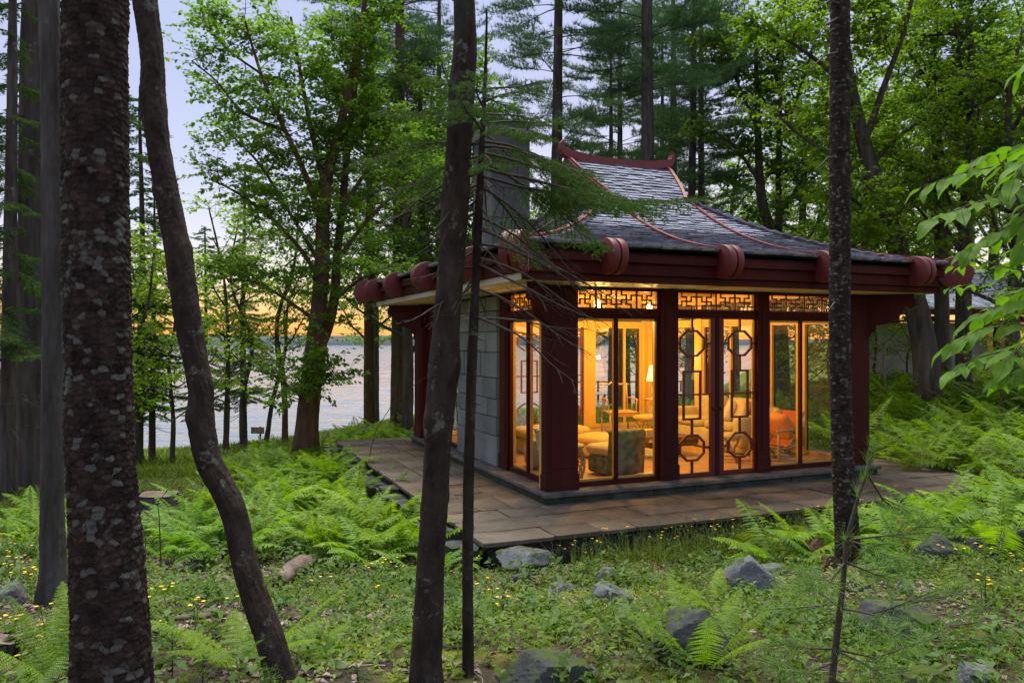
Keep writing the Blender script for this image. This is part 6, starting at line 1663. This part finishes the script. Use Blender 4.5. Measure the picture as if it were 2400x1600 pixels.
def edge_band(x, y):
    p, q = W2L(x, y); return ((q > -3.3) & (q < -1.86) & (p > -1.3) & (p < 4.6))*np.clip(.75+1.6*fbm(p*2.5, q*2.5, 3.0, 2, 66), .05, 1)*np.clip((q+3.4)/.9, .25, 1)
grass(9000, (-.9, 4.9, 6.2, 10.2), .34, .005, M['weed_stem'], 'tall_weed_stems', edge_band, 1.0, .13)
# dead leaves on the bare soil
x, y = samples(16000, -5, 5, 3.0, 9.0, lambda x, y: np.clip(.5-1.9*fbm(x*1.1, y*1.1, 2.2, 3, 61), .05, 1), .8); m = len(x); a = gc.uniform(0, 6.28, m)
lm = noisy('dead_leaf', [(.3, (.10, .07, .06)), (.7, (.26, .20, .18))], 3, .9, 0, rand=.4)
L = gc.uniform(.025, .06, m)
tag(link('leaf_litter', quads_mesh('leaf_litter', leaf_quads(np.stack([x, y, H(x, y)+.008+.012*gc.random(m)], -1), unit(np.stack([np.cos(a), np.sin(a), gc.normal(0, .2, m)], -1)), unit(np.stack([gc.normal(0, .35, m), gc.normal(0, .35, m), np.ones(m)], -1)), L, L*.7, .25)), lm), kind='stuff')
# twigs lying about
tw = Twigs()
for k in range(900):
    x0, y0 = gc.uniform(-4.5, 4.5), gc.uniform(3.2, 9)
    if on_patio(x0, y0, .1): continue
    a = gc.uniform(0, 6.28); l_ = gc.uniform(.06, .35); pts = [(x0+math.cos(a+.2*i)*l_*i/3, y0+math.sin(a+.2*i)*l_*i/3) for i in range(4)]
    tw.add([(px, py, float(H(px, py))+.012) for px, py in pts], gc.uniform(.002, .006), .0015, 4)
tag(link('fallen_twigs', join_meshes([tw], 'fallen_twigs'), M['pale_twig']), kind='stuff')

# yellow hawkweed: each plant a thing with its flower heads
def hawkweed_meshes(seed, h):
    g = np.random.default_rng(seed); tw = Twigs(); top = np.array([g.normal(0, .03), g.normal(0, .03), h]); tw.add([(0, 0, -.02), (top*.5+[.01, 0, 0]), top], .0035, .002, 4); hd = []
    for k in range(3):
        e = top+np.array([g.normal(0, .025), g.normal(0, .025), g.uniform(.0, .03)]); tw.add([top*.93, e], .0018, .0014, 3); hd.append(e)
    Q = []
    Q2 = []
    for e in hd[:2]:
        n = 9; a = np.arange(n)*2*math.pi/n; Q.append(leaf_quads(np.repeat(e[None], n, 0), unit(np.stack([np.cos(a), np.sin(a), .25+0*a], -1)), np.tile([0, 0, 1.0], (n, 1)), np.full(n, .014), np.full(n, .009), .1))
    C, D_ = [], []
    for i in range(5): C.append(top*(i*.12)); a = g.uniform(0, 6.28); D_.append(unit(np.array([math.cos(a), math.sin(a), .8])))
    lv = leaf_quads(np.array(C), np.array(D_), np.tile([0, 0, 1.0], (5, 1)), np.linspace(.09, .04, 5), np.linspace(.022, .012, 5))
    st = join_meshes([tw], 'stem'); st.materials.append(M['stem']); fl = [quads_mesh('flower_head', q) for q in Q]; [f.materials.append(M['yellow']) for f in fl]; le = quads_mesh('leaves', lv); le.materials.append(M['herb']); return st, fl, le
HW = [hawkweed_meshes(300+k, h) for k, h in enumerate((.36, .30, .26, .18, .14))]
def hawk(p, k, bud, group, label):
    st, fl, le = HW[k]; t = empty('hawkweed', p, gc.uniform(0, 6.28), label, 'wildflower', group); t.scale = (gc.uniform(.85, 1.2),)*3
    link('stem', st, None, t); link('leaves', le, None, t)
    for f in ([] if bud else fl): link('flower_head', f, None, t)
for k in range(190):
    p, q = gc.uniform(-1.0, 4.2), gc.uniform(-2.75, -1.9); w = L2W(p, q); bud = gc.random() < .8
    hawk(on(w.x, w.y), int(gc.integers(0, 3)), bud, 'tall weeds in bud along the patio edge' if bud else 'tall yellow flowers along the patio edge', 'tall thin weed in bud along the front of the patio' if bud else 'tall yellow flower along the front of the patio')
for poly, n, lab, grp in (([(0, 1290), (100, 1280), (100, 1420), (0, 1440)], 15, 'small yellow flower left of the slim grey trunk', 'yellow flowers at the left edge'), ([(0, 1480), (160, 1470), (160, 1568), (0, 1568)], 10, 'small yellow flower near the lower left corner', 'yellow flowers at the lower left'), ([(330, 1410), (560, 1400), (560, 1480), (330, 1490)], 10, 'small yellow flower between the thickest pine and the crooked trunk', 'yellow flowers between the left trunks'),
    ([(620, 1360), (930, 1280), (940, 1440), (680, 1470)], 10, 'small yellow flower between the crooked and the dark smooth trunk', 'yellow flowers in the middle'), ([(300, 1240), (420, 1180), (460, 1300), (340, 1320)], 12, 'small yellow flower near the tree stump', 'yellow flowers near the stump'), ([(1090, 1290), (1160, 1280), (1160, 1450), (1090, 1440)], 9, 'small yellow flower right of the thin spruce stem', 'yellow flowers right of the spruce stem'), ([(2150, 1300), (2340, 1310), (2340, 1480), (2200, 1420)], 9, 'small yellow flower at the right among the weeds', 'yellow flowers at the right')):
    wp = [tuple(GD(*q)[:2]) for q in poly]
    for x, y in scatter(wp, n, .08, gc): hawk(on(x, y), 3 if gc.random() < .6 else 4, False, grp, lab)
# ------------------------------------------------------------------ young white pine in the right foreground
g = np.random.default_rng(41); YP = 3.05
wp_px = [(1902, 1640, 17), (1910, 1568, 16), (1920, 1480, 15), (1930, 1395, 14), (1938, 1320, 12), (1946, 1240, 10), (1966, 1160, 8), (1990, 1085, 6), (2006, 1035, 4)]
wb = PD(1896, 1640, YP); wb.z = float(H(wb.x, wb.y)); wp = empty('pine_sapling', wb, 0, 'young white pine with long soft needles in the right foreground', 'tree')
link('stem', trunk_mesh('stem', [wb-wb-Vector((0, 0, .05))]+[PD(x, y, YP)-wb for x, y, w in wp_px], [.016]+[w*1.0204/F*YP/2 for x, y, w in wp_px], .01, 14, lambda th, h, r, s: .0008*noise3(h*60, np.cos(th)*3, np.sin(th)*3, s), 3), M['twig'], wp)
tw = Twigs(); C, D_ = [], []
def tuft(c, ax, n, spread=.8): 
    C.append(np.repeat(np.array(c)[None], n, 0)+g.normal(0, .006, (n, 3))); D_.append(unit(np.array(ax)+g.normal(0, spread, (n, 3))))
def wbranch(pxs, dy, tufts=True, r=.005, den=1.0):
    W = np.array([PD(x, y, YP+dy*i/(len(pxs)-1))-wb for i, (x, y) in enumerate(pxs)]); tw.add(W, r, .0018, 5)
    d = unit(W[-1]-W[-2]); seg = np.cumsum(np.concatenate([[0], np.linalg.norm(np.diff(W, axis=0), axis=1)]))
    n = int(seg[-1]/.05)
    for i in range(n):
        t = seg[-1]*(.45+.55*(i+.5)/n); c = [np.interp(t, seg, W[:, k]) for k in range(3)]; tuft(c, d*.9, int(16*den), .55)
    tuft(W[-1], d*.8, int(40*den), .6)
    for f in (.45, .62, .8):
        c = np.array([np.interp(seg[-1]*f, seg, W[:, k]) for k in range(3)])
        for sg in (-1, 1):
            e = c+unit(d*.8+np.cross(d, [0, 0, 1])*sg*.7+g.normal(0, .2, 3))*seg[-1]*.28; tw.add([c, e], .0025, .0012, 4)
            for k in range(3): tuft(c+(e-c)*(.4+.3*k), (e-c)/np.linalg.norm(e-c)*.9, int(14*den), .55)
for pts, dy in (([(1946, 1240), (2010, 1232), (2080, 1225), (2150, 1190)], .15), ([(1946, 1240), (2000, 1255), (2060, 1290)], -.3), ([(1942, 1290), (1990, 1310), (2040, 1330)], .3), ([(1942, 1290), (1900, 1340), (1860, 1352)], -.2),
    ([(1930, 1395), (2000, 1408), (2090, 1385), (2190, 1350)], .25), ([(1930, 1395), (2010, 1412), (2060, 1470)], -.35), ([(1930, 1395), (1870, 1350), (1840, 1310)], .2), ([(1928, 1420), (1880, 1390), (1800, 1400)], .5),
    ([(1918, 1490), (1860, 1488), (1780, 1470)], .25), ([(1918, 1492), (1980, 1520), (2060, 1568)], -.3), ([(1918, 1490), (2010, 1510), (2120, 1470), (2240, 1400)], .5), ([(1915, 1520), (1850, 1545), (1790, 1540)], -.3),
    ([(1990, 1085), (2030, 1150), (2080, 1180)], .2), ([(1912, 1560), (2000, 1590), (2150, 1580)], .1)): wbranch(pts, dy)
for x, y in ((2006, 1035), (1996, 1065), (1984, 1105)): tuft(PD(x, y, YP)-wb, (0.05, 0, 1), 46, .35)
for x, y in ((1946, 1240), (1930, 1392), (1920, 1490)): tuft(PD(x, y, YP)-wb, (0, 0, .3), 70, .9)
tuft(PD(1972, 1140, YP)-wb, (0, 0, .7), 24, .5)
C, D_ = np.concatenate(C), np.concatenate(D_); n = len(C)
link('twigs', join_meshes([tw], 'twigs'), M['twig'], wp); link('needles', tris_mesh('needles', slivers(C, D_, .075*g.uniform(.7, 1.2, n), np.full(n, .0021), g)), M['hemlock_needle'], wp)

# seedling conifers on the forest floor
def seedling(dx, dy, hpx, label, seed, mat):
    g = np.random.default_rng(seed); p = GD(dx, dy); h = wpx(hpx, p); t = empty('spruce_seedling', p, 0, label, 'seedling', 'conifer seedlings on the forest floor'); tw = Twigs(); C, D_ = [], []
    tw.add([(0, 0, -.02), (.004, 0, h*.5), (0, 0, h)], .004, .0015, 5)
    for k in range(9):
        z = h*(.3+.7*k/9)
        for a in g.uniform(0, 6.28, 3):
            l_ = h*.4*(1.1-z/h)+.02; d = np.array([math.cos(a), math.sin(a), .25]); e = np.array([0, 0, z])+d*l_; tw.add([(0, 0, z), e], .0018, .001, 3); nn = max(8, int(l_/.003)); f = g.random(nn)[:, None]; C.append(np.array([0, 0, z])+d*l_*f); D_.append(unit(d*.7+g.normal(0, .6, (nn, 3))))
    C, D_ = np.concatenate(C), np.concatenate(D_); link('stem', join_meshes([tw], 'stem'), M['twig'], t); link('needles', tris_mesh('needles', slivers(C, D_, .02*g.uniform(.7, 1.2, len(C)), np.full(len(C), .0025), g)), mat, t)
for k, (dx, dy, h, lab) in enumerate(((1680, 1600, 90, 'soft green pine seedling in front of the dark square boulder'), (395, 1560, 110, 'thin conifer seedling between the thickest pine and the crooked trunk'), (465, 1575, 75, 'second small seedling left of the crooked trunk\'s foot'), (2262, 1400, 120, 'thin dark seedling standing among weeds at the right'), (620, 1600, 70, 'seedling at the bottom edge near the crooked trunk'), (1790, 1590, 80, 'seedling left of the white pine at the bottom'), (2010, 1560, 60, 'seedling right of the white pine stem at the bottom'), (820, 1590, 60, 'low seedling left of the dark smooth trunk at the bottom'))): seedling(dx, dy, h, lab, 400+k, M['hemlock_needle'])

# ------------------------------------------------------------------ big leaved branch reaching in at the right
g = np.random.default_rng(43)
def big_leaf_mesh(seed):
    g = np.random.default_rng(seed); n = 7; V, Fc = [], []
    for i in range(n+1):
        t = i/n; w = .27*math.sin(math.pi*t**.8)**.85*(1-.1*t)+.002; z = -.22*t*t+.03*math.sin(t*9+seed); cup = .28*w
        V += [(t, -w, z+cup+.012*math.sin(6*t+seed)), (t, -w*.5, z+cup*.35), (t, 0, z-.01), (t, w*.5, z+cup*.35), (t, w, z+cup+.012*math.cos(7*t+seed))]
    for i in range(n):
        for k in range(4): Fc.append((i*5+k, i*5+k+1, i*5+5+k+1, i*5+5+k))
    me = np_mesh('leaf', V, np.array(Fc), True); me.materials.append(M['big_leaf']); return me
BL = [big_leaf_mesh(k) for k in range(4)]
YB = 3.1; rb = on(2.9, 3.6); bt = empty('beech_sapling', rb, 0, 'broad leaved tree just outside the right edge reaching in with big pale green leaves', 'tree')
tw = Twigs(); tw.add([np.array((0, 0, -.05)), np.array((.02, .05, .9)), np.array((-.05, 0, 1.8)), np.array((-.1, 0, 3.0))], .035, .015, 8); nleaf = 0
def big_twig(pxs, dy, n, r=.005, lsize=.105):
    global nleaf
    W = np.array([PD(x, y, YB+dy*(i/(len(pxs)-1)))-rb for i, (x, y) in enumerate(pxs)]); tw.add(W, r, .0018, 5)
    seg = np.cumsum(np.concatenate([[0], np.linalg.norm(np.diff(W, axis=0), axis=1)]))
    for i in range(n):
        t = seg[-1]*(.12+.88*(i+.7)/n); c = np.array([np.interp(t, seg, W[:, k]) for k in range(3)]); k = min(np.searchsorted(seg, t), len(W)-1); d = unit(W[k]-W[k-1]); sd = unit(np.cross(d, [0, 0, 1.0])); sg = 1 if i % 2 else -1
        ld = unit(d*.75+sd*sg*.75+np.array([0, 0, g.uniform(-.65, .0)])) if i < n-1 else unit(d+[0, 0, -.3]); up = unit(np.array([g.normal(0, .3), g.normal(0, .3)-.25, 1.0])); y = unit(np.cross(up, ld)); z = np.cross(ld, y); s = lsize*g.uniform(.7, 1.2)
        st = c+ld*.012; Mx = np.eye(4); Mx[:3, 0] = ld*s; Mx[:3, 1] = y*s; Mx[:3, 2] = z*s; Mx[:3, 3] = st
        o = bpy.data.objects.new('leaf', BL[g.integers(4)]); COL.objects.link(o); o.parent = bt; o.matrix_local = Matrix(Mx.tolist()); nleaf += 1
for pts, dy, n in (([(2420, 340), (2300, 380), (2200, 400), (2115, 430)], .1, 11), ([(2420, 400), (2320, 440), (2230, 470), (2150, 500)], -.2, 11), ([(2430, 330), (2360, 330), (2290, 350), (2230, 375)], .3, 9), ([(2430, 470), (2350, 500), (2280, 540), (2215, 575)], .1, 9), ([(2440, 420), (2370, 460), (2320, 520), (2260, 560)], .35, 9), ([(2430, 300), (2370, 350), (2330, 410)], -.2, 7),
    ([(2430, 760), (2340, 745), (2250, 755), (2175, 795)], .15, 11), ([(2430, 800), (2330, 800), (2250, 820), (2190, 850)], -.15, 9), ([(2430, 690), (2350, 690), (2280, 710), (2220, 740)], .3, 9), ([(2430, 640), (2370, 660), (2310, 680)], .5, 7), ([(2430, 560), (2360, 590), (2300, 620)], .6, 7), ([(2430, 840), (2360, 850), (2300, 868)], .1, 7), ([(2420, 120), (2370, 140), (2345, 175)], .1, 4), ([(2430, 720), (2370, 770), (2310, 830)], -.3, 8), ([(2430, 440), (2390, 500), (2350, 560)], -.25, 7)):
    big_twig(pts, dy, int(n*1.35))
for pts, dy, n in (([(2440, 640), (2340, 620), (2250, 600), (2190, 610)], .5, 13), ([(2440, 690), (2350, 665), (2260, 650), (2180, 660)], .8, 13), ([(2440, 600), (2360, 575), (2290, 570)], .9, 10), ([(2440, 860), (2350, 880), (2280, 890)], .5, 10), ([(2440, 700), (2330, 720), (2230, 700)], 1.0, 12)): big_twig(pts, dy, n, .004, .06)
link('branches', join_meshes([tw], 'branches'), M['twig'], bt); print('big leaves', nleaf)

# ------------------------------------------------------------------ bare pale shrub and thin whips
def whips(name, dx, dy, Y, h, n, label, mat, seed, spread=.45, p=None):
    g = np.random.default_rng(seed); p = p or on((dx*1.0204-1200)/F*Y, Y); t = empty(name, p, 0, label, 'shrub'); tw = Twigs(); tw.add([(0, 0, -.05), (.02, 0, h*.3), (0, 0, h*.42)], .03, .022, 6)
    def go(o, d, l_, r, lv):
        q = [o]
        for k in range(4): d = unit(d+g.normal(0, .12, 3)+[0, 0, .06]); q.append(q[-1]+d*l_/4)
        tw.add(q, r, r*.45, 4 if lv > 1 else 3)
        if lv > 0:
            for k in range(3): go(q[1+k], unit(d+g.normal(0, spread, 3)), l_*.62, r*.5, lv-1)
    for k in range(n): a = 6.28*k/n; go(np.array([0, 0, h*.4]), unit(np.array([math.cos(a)*.7, math.sin(a)*.7, 1.0])), h*.42, .014, 2)
    link('branches', join_meshes([tw], 'branches'), mat, t); return t
whips('bare_shrub', 2032, 868, 21.0, 2.1, 6, 'leafless pale twigged shrub in front of the house wall', M['pale_twig'], 5)
whips('bare_shrub', 1835, 900, 15.8, 1.7, 5, 'thin twigged shrub seen through the right front window', M['twig'], 6)
# thin dead sapling with a long bent tip before the fern bed
log('dead_sapling', [(848, 1105, 6), (845, 1098, 6)], 'thin bent bare stem rising out of the fern bed', M['twig'], 'sapling', 7)
bpy.data.objects[-1] if False else None
p0 = GD(846, 1110); tw = Twigs(); Yq = p0.y
tw.add([p0-p0]+[PD(x, y, Yq-.6*i/6)-p0 for i, (x, y) in enumerate(((847, 1060), (852, 1030), (865, 985), (900, 930), (950, 885), (985, 862)))], .011, .004, 5)
ds = [o for o in bpy.data.objects if o.name.startswith('dead_sapling')][0]; ds.data = join_meshes([tw], 'dead_sapling'); ds.data.materials.append(M['twig']); ds.location = p0; ds['group'] = ''; del ds['group']
for k, (pts, lab) in enumerate((([(370, 1300), (368, 1250), (366, 1190), (362, 1155), (380, 1130), (410, 1090)], 'thin bare stem bending right beside the tree stump'), ([(330, 1300), (335, 1240), (325, 1200)], 'short thin bare stem in the ferns left of the crooked trunk'))):
    p0 = GD(*pts[0]); tw = Twigs(); tw.add([PD(x, y, p0.y)-p0 for x, y in pts], .008, .003, 5); o = link('dead_sapling', join_meshes([tw], 'dead_sapling'), M['twig']); o.location = p0; tag(o, lab, 'sapling')

# ------------------------------------------------------------------ low house behind the ferns, at the right
wall_m = noisy('house_wall', [(.3, (.16, .17, .13)), (.7, (.24, .25, .19))], 1.2, .9, .2, 20)
hp = Vector((11.6, 25.0, -1.6)); hs = empty('low_house', hp, R(6), 'low grey walled house with shingle roof and red posts behind the ferns', 'house')
MB().box((0, 0, 0), (9.2, .25, 2.18)).build('wall', wall_m, hs); MB().box((9.2, -.06, 0), (14, .2, 2.2)).build('wall', noisy('plum_wall', [(.3, (.2, .17, .2)), (.7, (.27, .23, .26))], 1, .9, .1), hs)
MB().box((-.6, -.7, 2.42), (14.2, -.55, 2.62), .01).build('fascia', M['red_paint'], hs); MB().box((-.4, -.55, 2.2), (14, .25, 2.26)).build('soffit', M['roof_deck'], hs)
for k in range(16): MB().box((-.3+k*.92, -.5, 2.262), (-.2+k*.92, .2, 2.41)).build('rafter', M['roof_deck'], hs)
rh = empty('roof', (0, 0, 0), parent=hs); m = MB(); m.add([(-.7, -.75, 2.62), (14.3, -.75, 2.62), (14.3, 4.5, 4.3), (-.7, 4.5, 4.3)], [(0, 1, 2, 3)]); m.build('roof_deck', M['roof_deck'], rh)
for r in range(20):
    y = -.78+r*.26; z = 2.645+r*.26*.32; m = MB(); x = -.75
    while x < 14.3:
        w = random.uniform(.2, .4); dz = random.uniform(0, .02); m.add([(x, y-dz, z+.03), (x+w-.02, y-dz, z+.03), (x+w-.02, y+.34, z+.13), (x, y+.34, z+.13), (x, y-dz, z-.015), (x+w-.02, y-dz, z-.015)], [(0, 1, 2, 3), (4, 5, 1, 0)]); x += w
    tag(m.build('shingle_course', M['shingle'], rh), kind='stuff')
for x in (4.55, 8.2, 11.4): MB().box((x-.14, -.5, 0), (x+.14, -.2, 2.2), .01).build('post', M['disc_red'], hs)
MB().box((4.3, -.62, 1.95), (12, -.5, 2.2), .01).build('beam', M['disc_red'], hs)
l = bpy.data.lights.new('porch_lamp_light', 'POINT'); l.energy = 60; l.color = LAMP; l.shadow_soft_size = .05; o = bpy.data.objects.new('porch_lamp_light', l); COL.objects.link(o); o.parent = hs; o.location = (5.6, -.85, 1.86)
m = MB(); m.lathe([(.0, -.08), (.05, -.07), (.07, 0), (.05, .07), (.0, .08)], 12); m.build('porch_lamp', bulb_m, hs, True, loc=(5.6, -.85, 2.02))

# ------------------------------------------------------------------ by the lake
dm_ = noisy('dock_wood', [(.3, (.16, .15, .14)), (.7, (.27, .26, .25))], 5, .8, .2)
dk = empty('dock', (8.3, 58.0, LAKE_Z), R(5), 'grey plank dock on the lake seen through the left front window', 'dock')
for k in range(26): MB().box((-5+k*.52, -1.3, .42), (-5+k*.52+.49, 1.3, .48)).build('plank', dm_, dk)
for x in (-4.8, -1.5, 1.8, 5.1, 8.2):
    for y in (-1.2, 1.2): m = MB(); m.tube([(x, y, -1.8), (x, y, .41 if y < 0 else 1.35)], .09, 8); m.build('pile', dm_, dk)
MB().box((-5, 1.14, 1.2), (8.4, 1.26, 1.32)).build('rail', noisy('rail_wood', [(.3, (.5, .33, .15)), (.7, (.6, .42, .2))], 5, .7, .1), dk)
sg = PD(606, 1000, 28.4); bsg = empty('notice_board', on(sg.x-.1, 28.3), R(-8), 'small plain wooden board on a short post at the water by the leaning sapling', 'board')
m = MB(); m.tube([(0, 0, -.1), (0, 0, .62)], .035, 6); m.build('post', M['far_bark'], bsg); MB().box((-.34, -.07, .36), (.18, -.035, .6), .008).build('board', noisy('board_wood', [(.3, (.24, .18, .11)), (.7, (.34, .26, .17))], 4, .8, .2), bsg)
pl = GD(908, 1008); t = empty('path_light', pl, 0, 'thin black garden path light at the end of the patio', 'lamp'); m = MB(); m.tube([(0, 0, 0), (0, 0, .62)], .012, 6); m.build('stake', M['roof_deck'], t); m = MB(); m.lathe([(.03, .6), (.045, .62), (.045, .86), (.03, .9), (0, .92)], 10); m.build('lamp_head', M['roof_deck'], t, True)
